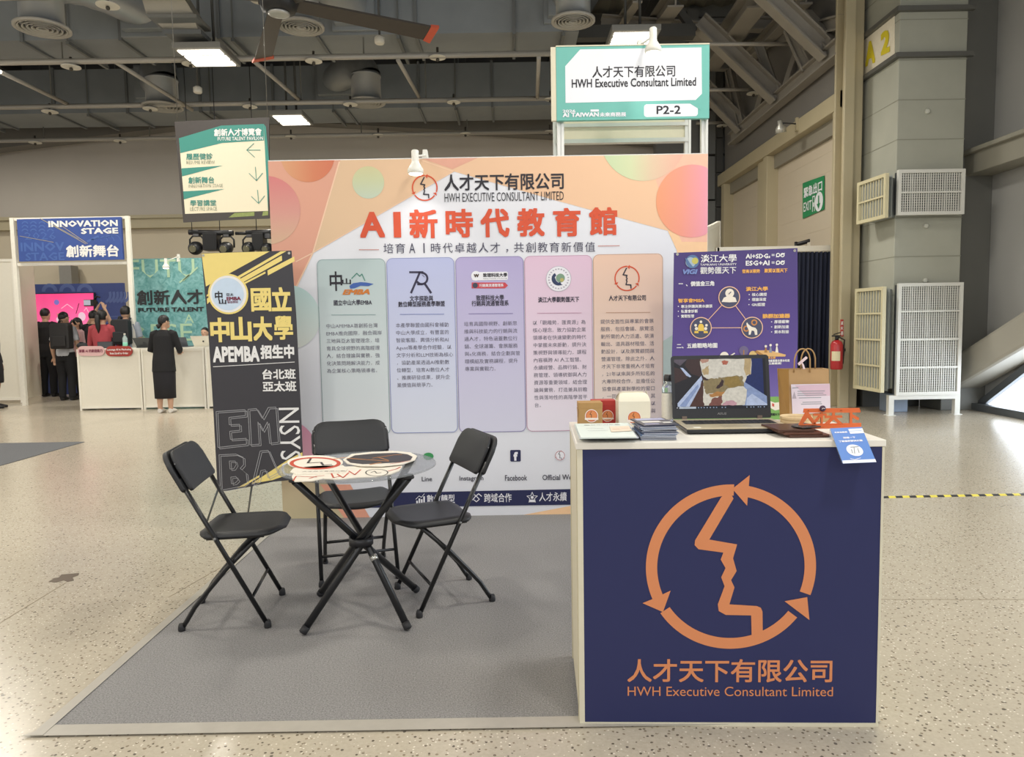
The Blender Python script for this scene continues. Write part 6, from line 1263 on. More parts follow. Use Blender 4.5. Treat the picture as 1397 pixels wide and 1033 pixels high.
# ------------------------------------------------------------------ stage lights high above
blk2 = mat('stage_black', '#17171a', .45, var=.1); ch2 = mat('stage_grey_fitting', '#4d4d50', .35, .5)
SY_ = 13.8
t = thing('light_bar', PY(315, 322, SY_), 'black bar carrying the stage lights above the reception', 'bar')
mb = MB(); mb.tube([PY(258, 317, SY_), PY(318, 318, SY_)], .05, 10); mb.tube([PY(336, 318, SY_), PY(380, 316, SY_)], .05, 10); mb.tube([PY(318, 317.5, SY_)+Vector((0,.12,0)), PY(336, 317.5, SY_)+Vector((0,.12,0))], .03, 8); obj('bar_tube', mb, blk2, t)
for px in (262, 300, 350):
    mb = MB(); p = PY(px, 317, SY_); mb.tube([p, p+Vector((0, 0, 3.9))], .008, 6); obj('steel_wire', mb, ch2, t)
for px, py, r, lb in ((269, 336, 9, 'round black stage light at the left end of the bar'), (310, 336.5, 9, 'round black stage light right of the square black speaker'), (341, 336, 8.5, 'round black stage light just left of the peach backdrop edge'), (366, 337, 8, 'black stage light partly behind the peach backdrop')):
    c = PY(px, py, SY_); k = SY_/FPX; R3 = r*k
    t = thing('stage_light', c, lb, 'stage light', 'stage lights on the black bar')
    mb = MB(); mb.lathe(c+Vector((0, .06, -.01)), [(R3*.5, -.0), (R3*.9, .05), (R3, .14), (R3*.94, .2), (R3*.6, .26), (.001, .27)], 22, axis=(0, -1, -.25)); obj('lamp_head', mb, blk2, t)
    mb = MB(); mb.lathe(c+Vector((0, -.2, -.07)), [(R3*.55, 0), (R3*.5, .02)], 18, axis=(0, -1, -.25)); obj('lens', mb, mat('stage_lens', '#6e6a58', .15, .3), t)
    mb = MB(); mb.tube([c+Vector((-R3*1.05, 0, -.02)), c+Vector((-R3*1.05, 0, R3*1.0)), c+Vector((-R3*.6, 0, R3*1.5)), c+Vector((R3*.6, 0, R3*1.5)), c+Vector((R3*1.05, 0, R3*1.0)), c+Vector((R3*1.05, 0, -.02))], .018, 8); obj('yoke', mb, blk2, t)
    mb = MB(); mb.box(c+Vector((-.05, -.04, R3*1.45)), c+Vector((.05, .04, R3*1.45+.12))); obj('clamp', mb, ch2, t)
for x0, x1, lb in ((279, 299, 'square black loudspeaker between the two stage lights on the left'), (346, 362, 'square black loudspeaker between the two stage lights on the right')):
    a, b = PY(x0, 319, SY_), PY(x1, 342, SY_); t = thing('loudspeaker', (a+b)/2, lb, 'loudspeaker', 'hanging loudspeakers'); mb = MB(); mb.box((a.x, SY_-.12, b.z), (b.x, SY_+.14, a.z)); obj('speaker_cabinet', mb, blk2, t, bevel=.01)
    mb = MB(); mb.box((a.x+.02, SY_-.128, b.z+.02), (b.x-.02, SY_-.121, a.z-.02)); obj('speaker_grille', mb, mat('grille_black', '#0e0e12', .7), t)
# ================================================================== RIGHT SIDE
# curtain booth behind the purple banner
CYY = 11.4
t = thing('curtain_booth', (3.6, CYY, 0), 'dark navy curtain hung from a white rail in front of the right wall', 'curtain')
xa, xb = PY(1000, 340, CYY).x, PY(1146, 340, CYY).x; zt = PY(1110, 342, CYY).z
mb = MB(); n = 170; vs = []; cx0 = PY(1055, 450, CYY).x
for i in range(n+1):
    s = i/n; x = cx0+(xb-cx0)*s; y = CYY+.045*math.sin(s*95)+.02*math.sin(s*41+1)
    vs += [(x, y+.06, .02), (x+.012*math.sin(s*60), y+.03, zt*.5), (x, CYY+.02*math.sin(s*95), zt-.02)]
mb.add(vs, [(3*i+k, 3*i+3+k, 3*i+4+k, 3*i+1+k) for i in range(n) for k in (0, 1)], 0, True); o = obj('curtain', mb, mat('navy_curtain', '#1d2338', .85, var=.15, scale=30), t); sm = o.modifiers.new('thickness', 'SOLIDIFY'); sm.thickness = .012
mb = MB(); xl2 = PY(978, 340, CYY).x; mb.box((xl2, CYY-.03, zt-.01), (xb+.02, CYY+.05, zt+.075)); obj('top_rail', mb, frame_w, t)
mb = MB(); mb.box((xl2-.02, CYY-.03, 0), (xl2+.03, CYY+.03, zt+.07)); obj('post', mb, frame_w, t); mb = MB(); mb.box((xl2+.03, CYY, .05), (cx0, CYY+.03, zt-.01)); obj('white_panel', mb, whiteb, t)
mb = MB(); p = PX(1128, 538, xb); 
for k in range(14): x = cx0+.05+(xb-cx0-.1)*k/13; mb.lathe((x, CYY, zt-.03), [(.012, 0), (.012, .03)], 8)
obj('curtain_glider', mb, frame_w, t)
# leaning white panel and the small sign gantry seen above the rail
t = thing('booth_partition', PY(972, 330, 11.0), 'white partition panel just right of the peach backdrop edge', 'partition')
p0, p1 = PY(955, 330, 10.6), PY(980, 330, 11.8); z0, z1 = PY(960, 320, 10.6).z, PY(979, 307, 11.8).z
mb = MB(); mb.prism([(p0.x, 10.6, .05), (p1.x, 11.8, .05), (p1.x, 11.8, z1), (p0.x, 10.6, z0)], (.03, 0, 0)); obj('wall_panel', mb, whiteb, t)
mb = MB(); mb.bar((p0.x, 10.6, z0+.03), (p1.x, 11.8, z1+.03), .06, .06); mb.box((p1.x-.03, 11.78, 0), (p1.x+.03, 11.84, z1+.06)); obj('frame', mb, frame_w, t)
t = thing('gantry_sign', PY(1115, 328, 12.6), 'small white notice on a black rod above the white rail', 'sign')
mb = MB(); mb.tube([PY(1086, 334, 12.6), PY(1131, 321, 12.6)], .035, 8); mb.tube([PY(1131, 316, 12.6), PY(1131, 346, 12.6)], .03, 8); mb.tube([PY(1086, 330, 12.6), PY(1086, 346, 12.6)], .03, 8); mb.tube([(PY(1131, 345, 12.6).x, 12.6, 0), PY(1131, 345, 12.6)], .03, 8); obj('rod', mb, blk2, t)
GP = Panel(PY(1115, 330, 12.55), eps=.004); mb = MB(); GP.board(mb, [(1102,331),(1131,322.5),(1131,345),(1102,345)], .02); obj('notice_board', mb, whiteb, t)
mb = MB()
for yy in (331, 333.5): GP.line(mb, [(1106, yy+1), (1119, yy-1)], 1.4, 1)
obj('notice_print', mb, mat('grey_print', '#8d949b', .5), t)
# exit sign on the roller door
XW = WX+.098
XP = Panel((XW, 12.0, 3), (0, -1, 0), eps=.004)
o = None; mb = MB(); XP.board(mb, [(1095,250),(1124,239.5),(1124,285.5),(1095,298.5)], .01); o = obj('exit_sign', mb, mat('exit_green', '#1f8a55', .45, var=.03)); tag(o, 'green emergency exit sign on the pale roller door', 'sign')
a, b = XP.uv(1095.3, 274), XP.uv(1123.8, 262); U0, U1 = a[0], b[0]; Vb, Vt = XP.uv(1109.5, 291)[1], XP.uv(1109.5, 245.5)[1]
def xtext(mb, s, u0_, v0_, u1_, v1_, bold=.02):
    vs, fs = glyphs(s, bold, 1, 1); ax, bx_ = min(v.x for v in vs), max(v.x for v in vs); ay, by_ = min(v.y for v in vs), max(v.y for v in vs)
    mb.add([XP.P(U0+(U1-U0)*(u0_+(u1_-u0_)*(v.x-ax)/(bx_-ax)), Vb+(Vt-Vb)*(v0_+(v1_-v0_)*(v.y-ay)/(by_-ay)), 1.5+v.z*.03) for v in vs], fs)
mb = MB(); xtext(mb, '緊急出口', .06, .56, .94, .88, .03); xtext(mb, 'EXIT', .06, .14, .46, .42, .01); xtext(mb, '閃', .48, .16, .63, .40, .01) if False else None
cu_, cv_ = U0+(U1-U0)*.55, Vb+(Vt-Vb)*.28
XP.upoly(mb, [(cu_-.05,cv_-.13),(cu_-.05,cv_+.13),(cu_+.05,cv_+.13),(cu_+.05,cv_-.13),(cu_+.03,cv_-.13),(cu_+.03,cv_+.11),(cu_-.03,cv_+.11),(cu_-.03,cv_-.13)], 1.5); XP.upoly(mb, [(cu_-.02,cv_-.05),(cu_+.02,cv_-.05),(cu_+.02,cv_+.02),(cu_-.02,cv_+.02)], 1.5)
cu_ = U0+(U1-U0)*.80; XP.upoly(mb, [(cu_+.16*math.cos(k*math.pi/14), cv_+.16*math.sin(k*math.pi/14)) for k in range(28)], 1.5); obj('exit_lettering', mb, mat('sign_white', '#eceef4', .5, var=.01), o)
mb = MB(); XP.upoly(mb, [(cu_-.02,cv_+.1),(cu_-.02,cv_-.03),(cu_-.07,cv_-.03),(cu_,cv_-.12),(cu_+.07,cv_-.03),(cu_+.02,cv_-.03),(cu_+.02,cv_+.1)], 3); obj('exit_arrow', mb, mat('exit_green', '#1f8a55', .45), o)
# lamp on the lintel
e = PX(1087, 169, WX-.14); c = PY(1065, 176, e.y-.1); k = e.y/FPX
t = thing('wall_lamp', e, 'small grey lamp on a thin arm fixed to the tan lintel', 'lamp')
mb = MB(); mb.tube([e, PY(1066, 168, e.y-.1)], .012, 8); obj('arm', mb, ch2, t)
mb = MB(); mb.lathe(c, [(.09, -.06), (.08, .02), (.04, .07), (.035, .14)], 16, axis=(-.2, -.2, 1)); obj('lamp_shade', mb, mat('lamp_shade_grey', '#b7b6ae', .3, .4), t)
mb = MB(); mb.box((WX-.16, e.y-.03, e.z-.12), (WX-.12, e.y+.03, e.z+.1)); obj('bracket', mb, tan, t)
# A 2 plate on the pier
AP = Panel((px0-.012, 10.3, 4), (0, -1, 0), eps=.004)
t = thing('bay_plate', AP.p(1195, 67), 'cream plate lettered in yellow on the concrete pier', 'sign')
mb = MB(); AP.board(mb, [(1176,54),(1220,17),(1220,79),(1176,106)], .01); obj('plate', mb, mat('plate_cream', '#efe7d2', .6, var=.08), t)
mb = MB(); a, b = AP.uv(1189, 72), AP.uv(1189, 90)
def quadtext(mb, Pn, s, c4, l, bold=.04):
    """lettering between four corners (left-bottom, right-bottom, right-top, left-top) on the panel"""
    vs, fs = glyphs(s, bold, 1, 2); ax, bx_ = min(v.x for v in vs), max(v.x for v in vs); ay, by_ = min(v.y for v in vs), max(v.y for v in vs); Q_ = [Vector(Pn.uv(*z)) for z in c4]
    out = []
    for v in vs:
        s_, r_ = (v.x-ax)/(bx_-ax), (v.y-ay)/(by_-ay); w = (Q_[0]*(1-s_)+Q_[1]*s_)*(1-r_)+(Q_[3]*(1-s_)+Q_[2]*s_)*r_; out.append(Pn.P(w.x, w.y, l+v.z*.03))
    mb.add(out, fs)
quadtext(mb, AP, 'A', [(1181,91.5),(1194.5,85),(1194.5,53),(1181,59)], 1.5, .05); quadtext(mb, AP, '2', [(1202,76.5),(1214.5,70.5),(1214.5,37.5),(1202,45.5)], 1.5, .05)
obj('plate_lettering', mb, mat('plate_yellow', '#e2d02c', .6), t)
# ventilation grilles
gw = mat('grille_white', '#dcdcd6', .45, var=.03); gcr = mat('grille_cream', '#d0c8a6', .5, var=.04); gdk = mat('grille_inside', '#4b4e50', .7)
def grille(name, lb, O, eu, w, z0, z1, depth, rows, nb, m_, legs=False, xmesh=True):
    eu = Vector(eu); O = Vector(O); nrm = eu.cross(Vector((0, 0, 1))).normalized()
    t = thing(name, O+eu*(w/2)+Vector((0, 0, 0 if legs else z0)), lb, 'air vent', None)
    def bx_(mb, u0, u1, n0, n1, a, b): mb.prism([O+eu*u0+nrm*n0+Vector((0,0,a)), O+eu*u1+nrm*n0+Vector((0,0,a)), O+eu*u1+nrm*n1+Vector((0,0,a)), O+eu*u0+nrm*n1+Vector((0,0,a))], (0, 0, b-a))
    mb = MB(); bx_(mb, 0, w, -.04, .01, z0, z0+.045); bx_(mb, 0, w, -.04, .01, z1-.045, z1); bx_(mb, 0, .045, -.04, .01, z0+.045, z1-.045); bx_(mb, w-.045, w, -.04, .01, z0+.045, z1-.045)
    for r in range(1, rows): z = z0+(z1-z0)*r/rows; bx_(mb, .03, w-.03, -.01, .008, z-.012, z+.012)
    obj('frame', mb, m_, t)
    mb = MB()
    for k in range(1, nb): u = .045+(w-.09)*k/nb; bx_(mb, u-.005, u+.005, -.016, -.004, z0+.03, z1-.03)
    obj('vertical_bars', mb, m_, t)
    if xmesh:
        mb = MB(); n2 = int((z1-z0)/.032)
        for k in range(1, n2): z = z0+(z1-z0)*k/n2; bx_(mb, .03, w-.03, -.022, -.016, z-.0035, z+.0035)
        obj('cross_wires', mb, m_, t)
    mb = MB(); bx_(mb, .02, w-.02, -depth, -.1, z0+.02, z1-.02); obj('filter_box', mb, gdk if xmesh else mat('casing_grey', '#a3a8a6', .5, .1), t)
    mb = MB(); 
    for k in range(1, 4): u = w*k/4; bx_(mb, u-.02, u+.02, -.09, -.06, z0+.02, z1-.02)
    obj('inner_stay', mb, mat('grille_stay', '#aeb0ae', .5), t)
    if legs:
        for u in (-.08, w-.05):
            mb = MB(); bx_(mb, u, u+.07, -.09, -.02, .01, z0-.06); obj('leg', mb, gw, t)
            mb = MB(); bx_(mb, u-.02, u+.09, -.11, 0, 0, .01); obj('foot_plate', mb, gw, t)
        mb = MB(); bx_(mb, -.08, w+.02, -.09, -.02, z0-.06, z0); obj('leg_rail', mb, gw, t)
GY = PYF-.14
a, b = PY(1224, 460, GY), PY(1312, 460, GY)
grille('air_grille', 'tall white mesh grille on legs in front of the concrete pier', (a.x, GY, 0), (1, 0, 0), b.x-a.x, PY(1268, 539, GY).z, PY(1268, 386, GY).z, .13, 4, 26, gw, True)
a, b = PY(1225, 260, GY), PY(1316, 260, GY)
grille('air_grille', 'upper white mesh grille on the front of the concrete pier', (a.x, GY, 0), (1, 0, 0), b.x-a.x, PY(1268, 293, GY).z, PY(1268, 231, GY).z, .13, 2, 26, gw)
ga = PX(1204, 460, px0-.16); gb = PX(1166, 460, px0-.16)
d_ = Vector((PY(1204, 460, 9.75).x-PY(1166, 460, 10.45).x, 9.75-10.45, 0))
for lb, zz0, zz1, rows in (('tall cream slatted grille on the left face of the pier', PY(1204, 536, 9.75).z, PY(1204, 391, 9.75).z, 4), ('upper cream slatted grille on the left face of the pier', PY(1204, 297, 9.75).z, PY(1204, 236, 9.75).z, 2)):
    o = PY(1166, 460, 10.45); grille('air_grille', lb, (o.x, 10.45, 0), d_.normalized(), d_.length, zz0, zz1, .1, rows, 9, gcr, False, False)
    mb = MB(); p = PY(1204, 460, 9.75); mb.prism([(p.x+.02, 9.78, zz0+.03), (px0, 9.98, zz0+.03), (px0, 10.5, zz0+.03), (o.x+.03, 10.5, zz0+.03)], (0, 0, zz1-zz0-.06)); q_ = obj('vent_casing', mb, mat('casing_grey', '#a3a8a6', .5, .1), None); q_['kind'] = 'structure'
mb = MB(); a = F(1168, 552); mb.box((a.x, 10.2, 0), (a.x+.28, 10.45, .26)); o = obj('vent_box', mb, mat('vent_box_blue_grey', '#8d9bb0', .5, var=.05), bevel=.01); tag(o, 'blue grey box on the floor beneath the tall cream grille', 'box')
mb = MB(); a = F(1283, 556); mb.lathe((a.x, a.y+.12, 0), [(.12, 0), (.12, .24)], 20); o = obj('floor_pipe', mb, mat('pipe_blue_grey', '#9aa5b8', .5, var=.05)); tag(o, 'short thick grey pipe under the white mesh grille', 'pipe')
# fire extinguisher and its red notice on the tan column
c = PY(1141, 504, 10.55); zt = PY(1141, 464, 10.55).z; R4 = 8.0/FPX*10.55
t = thing('fire_extinguisher', c, 'red fire extinguisher hanging beside the tan steel column', 'fire extinguisher')
hh = zt-c.z
mb = MB(); mb.lathe(c, [(R4*.9, 0), (R4, .02), (R4, hh*.84), (R4*.8, hh*.94), (R4*.35, hh)], 22); obj('cylinder', mb, mat('extinguisher_red', '#b3232a', .3, var=.05, coat=.3), t)
mb = MB(); mb.lathe(c, [(R4*.3, hh), (R4*.3, hh+.05)], 12); mb.box(c+Vector((-.07, -.015, hh+.05)), c+Vector((.05, .015, hh+.07))); mb.bar(c+Vector((-.05, 0, hh+.08)), c+Vector((.05, 0, hh+.11)), .02, .012); obj('valve_handle', mb, blk2, t)
mb = MB(); mb.tube([c+Vector((.03, 0, hh+.04)), c+Vector((R4+.02, -.01, hh)), c+Vector((R4+.012, -.01, hh*.55)), c+Vector((R4*.9+.01, -.01, .08))], .012, 8); obj('hose', mb, mat('hose_black', '#2a2326', .5), t)
mb = MB()
for k in range(9): pass
pts = [c+Vector((R4*1.012*math.cos(g), R4*1.012*math.sin(g), 0)) for g in [math.radians(-165+12*k) for k in range(8)]]
mb.add([p+Vector((0, 0, hh*.3)) for p in pts]+[p+Vector((0, 0, hh*.62)) for p in pts], [(i, i+1, 9+i, 8+i) for i in range(7)]); obj('paper_label', mb, mat('label_cream', '#e2d8b4', .6, var=.08, scale=60), t)
mb = MB(); mb.box((c.x+R4*.2, 10.55+R4*.9, c.z+hh*.6), (xa if False else c.x+R4+.08, 10.70, c.z+hh*.7)); obj('wall_bracket', mb, blk2, t)
RP = Panel((PY(1148.5, 447, 10.69).x, 10.69, 1.3), eps=.003); mb = MB(); RP.board(mb, [(1146.5,436),(1150.8,436),(1150.8,459),(1146.5,459)], .006); o = obj('red_notice', mb, mat('notice_red', '#c23a33', .5)); tag(o, 'narrow red vertical notice on the tan steel column', 'sign')
mb = MB()
for i, chx in enumerate('滅火器'): RP.text(mb, chx, 1147, 438+i*7, 1150.3, 443.6+i*7, 1, 0, .02, 1)
obj('notice_lettering', mb, mat('banner_white', '#ecebea', .5), o)
# ================================================================== PEOPLE
skin = mat('skin_tone', '#c99f84', .55, var=.05, scale=8); hairm = mat('black_hair', '#1b1716', .5, var=.3, scale=60)
def person(label, x, y, H, yaw, top, bottom, arms='down', hair='short', skirt=None, long_top=False, shoes='#1c1c1e', lean=0, sleeves='long', turn=0, legskin=False):
    t = thing('person', (0, 0, 0), label, 'person')
    def V3(a, b, c): return Vector((a*H, b*H+lean*max(0, c-.5)*H, c*H))
    A = {'down': [(.145, -.005, .63), (.15, .03, .49)], 'desk': [(.15, .03, .645), (.09, .16, .615)], 'raise': [(.15, .10, .70), (.07, .17, .87)], 'high': [(.15, .11, .80), (.045, .16, 1.02)], 'front': [(.14, .02, .64), (.06, .12, .68)]}
    aR = A[arms if isinstance(arms, str) else arms[0]]; aL = A[arms if isinstance(arms, str) else arms[1]]
    def limbs(mb, grow, full=True):
        for s, a in ((1, aR), (-1, aL)):
            sh, el, wr = V3(s*.098, 0, .808), V3(s*a[0][0], a[0][1], a[0][2]), V3(s*a[1][0], a[1][1], a[1][2])
            mb.tube([V3(s*.06, 0, .82), sh, sh*.5+el*.5, el, el*.5+wr*.5, wr], [r*H*grow for r in (.030, .034, .029, .026, .024, .018)], 12)
            yield s, el, wr
    mb = MB(); g = 1.0
    mb.tube([V3(0, 0, .47), V3(0, 0, .53), V3(0, 0, .60), V3(0, 0, .70), V3(0, 0, .78), V3(0, 0, .825), V3(0, .003, .845)], [(r[0]*H, r[1]*H) for r in ((.085, .06), (.092, .065), (.078, .055), (.093, .062), (.098, .06), (.07, .045), (.035, .034))], 18)
    mb.tube([V3(0, .003, .82), V3(0, .008, .885)], .032*H, 12)
    hc = V3(0, .012, .932)
    mb.ball(hc, (.047*H, .056*H, .068*H), 18)
    rt = Matrix.Rotation(turn, 3, 'Z')
    def hd(a, b, c): return hc+rt @ Vector((a*H, b*H, c*H))
    mb.tube([hd(0, .045, -.008), hd(0, .062, -.018), hd(0, .052, -.024)], [.006*H, .009*H, .005*H], 8)      # nose
    mb.ball(hd(0, .028, -.045), (.03*H, .03*H, .026*H), 10)                                                # jaw
    for s in (-1, 1): mb.ball(hd(s*.047, -.002, -.006), (.006*H, .013*H, .018*H), 8)                        # ears
    for s, el, wr in limbs(mb, .92):
        d = (wr-el).normalized(); pal = wr+d*.028*H; side = Vector((0, 0, 1)).cross(d); side = side.normalized() if side.length > .1 else Vector((1, 0, 0)); nrm_ = d.cross(side)
        mb.tube([wr, wr+d*.02*H, wr+d*.05*H], [(.016*H, .013*H), (.022*H, .013*H), (.020*H, .012*H)], 10)
        for k, L_ in enumerate((.036, .044, .046, .04)):
            b0 = wr+d*.05*H+side*((k-1.5)*.0105*H); mb.tube([b0-d*.01*H, b0+d*L_*.55*H, b0+d*L_*H-nrm_*.010*H], [.0056*H, .0054*H, .0048*H], 8)
        b0 = wr+d*.018*H+side*(-.018*s*H); mb.tube([b0, b0+d*.022*H-side*(.014*s*H), b0+d*.042*H-side*(.017*s*H)], [.0066*H, .006*H, .005*H], 8)
    for s in (-1, 1):
        mb.tube([V3(s*.045, 0, .52), V3(s*.052, .002, .40), V3(s*.052, .01, .285), V3(s*.054, -.008, .19), V3(s*.054, -.012, .05), V3(s*.054, -.01, .025)], [r*H for r in (.056, .05, .036, .034, .022, .022)], 14)
        mb.tube([V3(s*.054, -.025, .022), V3(s*.056, .03, .02), V3(s*.058, .075, .014)], [(.022*H, .02*H), (.026*H, .018*H), (.02*H, .012*H)], 10)
    b = obj('body', mb, skin, t); rm = b.modifiers.new('one_surface', 'REMESH'); rm.mode = 'VOXEL'; rm.voxel_size = .0075; rm.use_smooth_shade = True
    # face
    mb = MB()
    for s in (-1, 1): mb.ball(hd(s*.02, .049, .004), (.0065*H, .004*H, .004*H), 8)
    obj('eyes', mb, mat('eye_dark', '#2a211d', .3), t)
    mb = MB(); mb.ball(hd(0, .053, -.040), (.014*H, .005*H, .004*H), 8); obj('mouth', mb, mat('lip_tone', '#a8625a', .5), t)
    # clothes
    mb = MB(); zb = .42 if long_top else .50
    pr = [(zb, .118 if long_top else .098, .09 if long_top else .072), (.53, .112 if long_top else .100, .08), (.60, .104 if long_top else .089, .074 if long_top else .066), (.70, .101, .071), (.78, .104, .068), (.822, .080, .054), (.848, .043, .042)]
    mb.tube([V3(0, 0, z) for z, *_ in pr], [(a*H, c*H) for _, a, c in pr], 20)
    for s, el, wr in limbs(mb, 1.22 if sleeves == 'long' else .0001): pass
    if sleeves != 'long':
        for s, a in ((1, aR), (-1, aL)):
            sh, el = V3(s*.098, 0, .808), V3(s*a[0][0], a[0][1], a[0][2]); mb.tube([V3(s*.06, 0, .82), sh, sh*.6+el*.4, sh*.25+el*.75], [.038*H, .042*H, .039*H, .036*H], 12)
    c = obj('top', mb, top, t); rm = c.modifiers.new('one_surface', 'REMESH'); rm.mode = 'VOXEL'; rm.voxel_size = .011; rm.use_smooth_shade = True
    mb = MB()
    if skirt:
        mb.tube([V3(0, 0, z) for z in (.58, .52, .42, .30, skirt)], [(a*H, c_*H) for a, c_ in ((.084, .062), (.103, .078), (.112, .086), (.108, .084), (.105, .08))], 22, caps=False)
        c = obj('skirt', mb, bottom, t); sm = c.modifiers.new('thickness', 'SOLIDIFY'); sm.thickness = .01
    else:
        for s in (-1, 1): mb.tube([V3(s*.043, 0, .54), V3(s*.05, .002, .42), V3(s*.053, .008, .285), V3(s*.055, -.006, .17), V3(s*.055, -.01, .035)], [r*H for r in (.062, .060, .046, .040, .036)], 14)
        mb.tube([V3(0, 0, .45), V3(0, 0, .53), V3(0, 0, .575)], [(.092*H, .072*H), (.1*H, .074*H), (.09*H, .067*H)], 18)
        c = obj('trousers', mb, bottom, t); rm = c.modifiers.new('one_surface', 'REMESH'); rm.mode = 'VOXEL'; rm.voxel_size = .011; rm.use_smooth_shade = True
    for s in (-1, 1):
        mb = MB(); mb.tube([V3(s*.054, -.034, .024), V3(s*.055, .0, .026), V3(s*.057, .05, .02), V3(s*.058, .088, .013)], [(.020*H, .022*H), (.027*H, .026*H), (.029*H, .019*H), (.02*H, .012*H)], 14)
        obj('shoe', mb, mat('shoe_'+shoes[1:], shoes, .5), t)
    # hair
    mb = MB(); base = len(mb.v); n = 20; rows_ = 9
    for i in range(rows_+1):
        th = math.radians(3+ (118 if hair != 'short' else 104)*i/rows_)
        for k in range(n):
            g = 2*math.pi*k/n; fr = math.sin(g); th2 = th*(1-.42*max(0, fr)**.8*(i/rows_))
            e_ = 1-.16*(i/rows_)**4; mb.v.append(hd(e_*.053*math.sin(th2)*math.cos(g), -.004+e_*.062*math.sin(th2)*math.sin(g), .072*math.cos(th2)))
    for i in range(rows_):
        for k in range(n): mb.f.append([i*n+k, (i+1)*n+k, (i+1)*n+(k+1) % n, i*n+(k+1) % n]); mb.m.append(0); mb.smooth.append(True)
    mb.f.append(list(range(n))); mb.m.append(0); mb.smooth.append(True)
    if hair == 'ponytail': mb.tube([hd(0, -.058, .015), hd(0, -.085, .005), hd(0, -.088, -.05), hd(0, -.082, -.12), hd(0, -.075, -.175)], [.016*H, .022*H, .026*H, .021*H, .006*H], 12)
    if hair == 'tied': mb.tube([hd(0, -.045, -.03), hd(0, -.07, -.04), hd(0, -.066, -.07)], [.016*H, .024*H, .01*H], 12)
    if hair == 'long':
        for s in (-1, 0, 1): mb.tube([hd(s*.038, -.025, .02), hd(s*.048, -.028, -.05), hd(s*.046, -.022, -.14)], [(.02*H), .024*H, .012*H], 12)
    obj('hair', mb, hairm, t)
    t.location = (x, y, 0); t.rotation_euler = (0, 0, yaw)
    return t
def backpack(lb, x, y, z, yaw, w, h, d, col, two=True):
    t = thing('backpack', (0, 0, 0), lb, 'backpack'); m_ = mat('backpack_'+col[1:], col, .6, var=.12)
    mb = MB(); pts = []
    for cx, cz, a0 in ((w/2-.06, h-.07, 0), (-w/2+.06, h-.07, 90), (-w/2+.03, .03, 180), (w/2-.03, .03, 270)):
        r_ = .06 if cz > .1 else .03
        for k in range(5): q = math.radians(a0+k*22.5); pts.append((cx+r_*math.cos(q), -d, cz+r_*math.sin(q)))
    mb.prism(pts, (0, d, 0)); obj('pack_body', mb, m_, t, bevel=.02)
    mb = MB(); mb.box((-w*.36, -d-.03, h*.08), (w*.36, -d-.0, h*.5)); obj('front_pocket', mb, m_, t, bevel=.015)
    mb = MB(); mb.tube([(-.035, -d*.5, h), (-.03, -d*.5, h+.03), (.03, -d*.5, h+.03), (.035, -d*.5, h)], .008, 8); obj('grab_handle', mb, m_, t)
    for s in (-1, 1):
        mb = MB(); mb.bar((s*w*.3, .005, h*.9), (s*w*.33, .10, h+.045), .045, .012); mb.bar((s*w*.33, .10, h+.045), (s*w*.36, .17, h*.9), .045, .012); obj('shoulder_strap', mb, m_, t)
    t.location = (x, y, z); t.rotation_euler = (0, 0, yaw); return t
cl = lambda n, h: mat('cloth_'+n, h, .85, var=.12, scale=20)
bk_ = cl('black', '#19191c'); 
def foot(px, py): p = F(px, py); return p.x, p.y
x, y = foot(229, 562.5); person('woman in black jacket and long skirt working at the middle reception counter', x, y-.05, 1.57, 0, bk_, cl('black_skirt', '#1e1d22'), 'desk', 'tied', skirt=.15, long_top=True, shoes='#e6e0d8', lean=.10, turn=-.5)
x, y = PY(91, 432, 13.9).x-.07, 13.9; person('person in a white shirt and black trousers with a large black backpack', x, y, 1.70, 0, cl('white_shirt', '#c9cbd2'), bk_, 'down', 'short', sleeves='short', turn=-.3)
backpack('large black backpack worn over the white shirt', x+.09, 13.75, 1.0, 0, .36, .50, .17, '#211f20')
x = PY(61, 430, 14.75).x-.06; person('person in a black top beside the white return wall raising a phone', x+.06, 14.75, 1.80, 0, cl('black_vest', '#1f1e20'), bk_, ('raise', 'down'), 'short', sleeves='short')
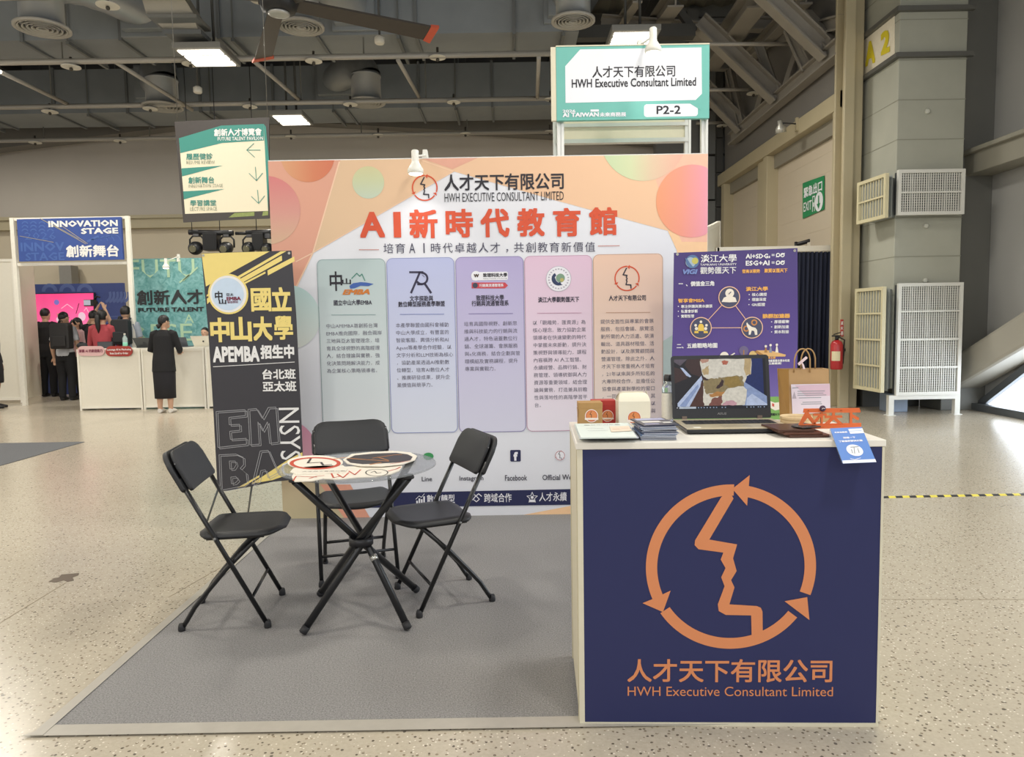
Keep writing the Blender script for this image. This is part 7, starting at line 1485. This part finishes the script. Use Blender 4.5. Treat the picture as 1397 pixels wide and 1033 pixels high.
x = PY(136.5, 440, 12.8).x; person('woman in a red sweater with a long ponytail behind the reception counter', x, 12.85, 1.70, 0, cl('red_sweater', '#a8434b'), cl('dark_skirt', '#2a2a30'), 'desk', 'ponytail', skirt=.2)
x = PY(169, 430, 13.05).x; person('person in a grey shirt carrying a black backpack behind the reception counter', x, 13.1, 1.77, 0, cl('grey_shirt', '#9aa0ab'), bk_, 'down', 'short', sleeves='short')
backpack('small black backpack worn over the grey shirt', x+.02, 12.97, 1.08, 0, .32, .46, .14, '#1c1d22')
x = PY(106, 440, 14.7).x; person('person with long brown hair in a pale pink top turning back in the audience', x, 14.7, 1.60, math.radians(150), cl('pale_pink', '#c9a3a6'), bk_, 'front', 'long')
x = PY(127, 430, 14.0).x; person('person in a black printed shirt holding up a camera towards the pink screen', x, 14.0, 1.72, 0, cl('black_print_shirt', '#242226'), bk_, 'high', 'short', sleeves='short')
cx_ = PY(125.5, 413, 14.27); t = thing('video_camera', cx_, 'small video camera held up in front of the blue stage wall', 'camera')
mb = MB(); mb.box(cx_+Vector((-.14, -.05, -.07)), cx_+Vector((.06, .05, .06))); obj('camera_body', mb, blk2, t, bevel=.01)
mb = MB(); mb.box(cx_+Vector((-.13, -.056, -.05)), cx_+Vector((.0, -.051, .05))); obj('camera_screen', mb, mat('camera_screen', '#cfd0dc', .3, emit=.6), t)
mb = MB(); mb.tube([cx_+Vector((.06, 0, .06)), cx_+Vector((.10, 0, .12)), cx_+Vector((.16, 0, .1))], .018, 8); mb.lathe(cx_+Vector((0, .05, 0)), [(.045, 0), (.05, .08)], 14, axis=(0, 1, 0)); obj('camera_lens', mb, blk2, t)
x, y = foot(-6, 557); person('person in a short black dress at the extreme left edge of the picture', x+.02, y, 1.6, math.radians(-70), bk_, cl('black_dress', '#1d1c20'), 'down', 'long', skirt=.28)
x = PY(284, 500, 13.0).x; person('person in a grey striped top seated low behind the white open laptop', x, 12.95, 1.36, math.pi, cl('grey_top', '#8f8a88'), bk_, 'down', 'short')
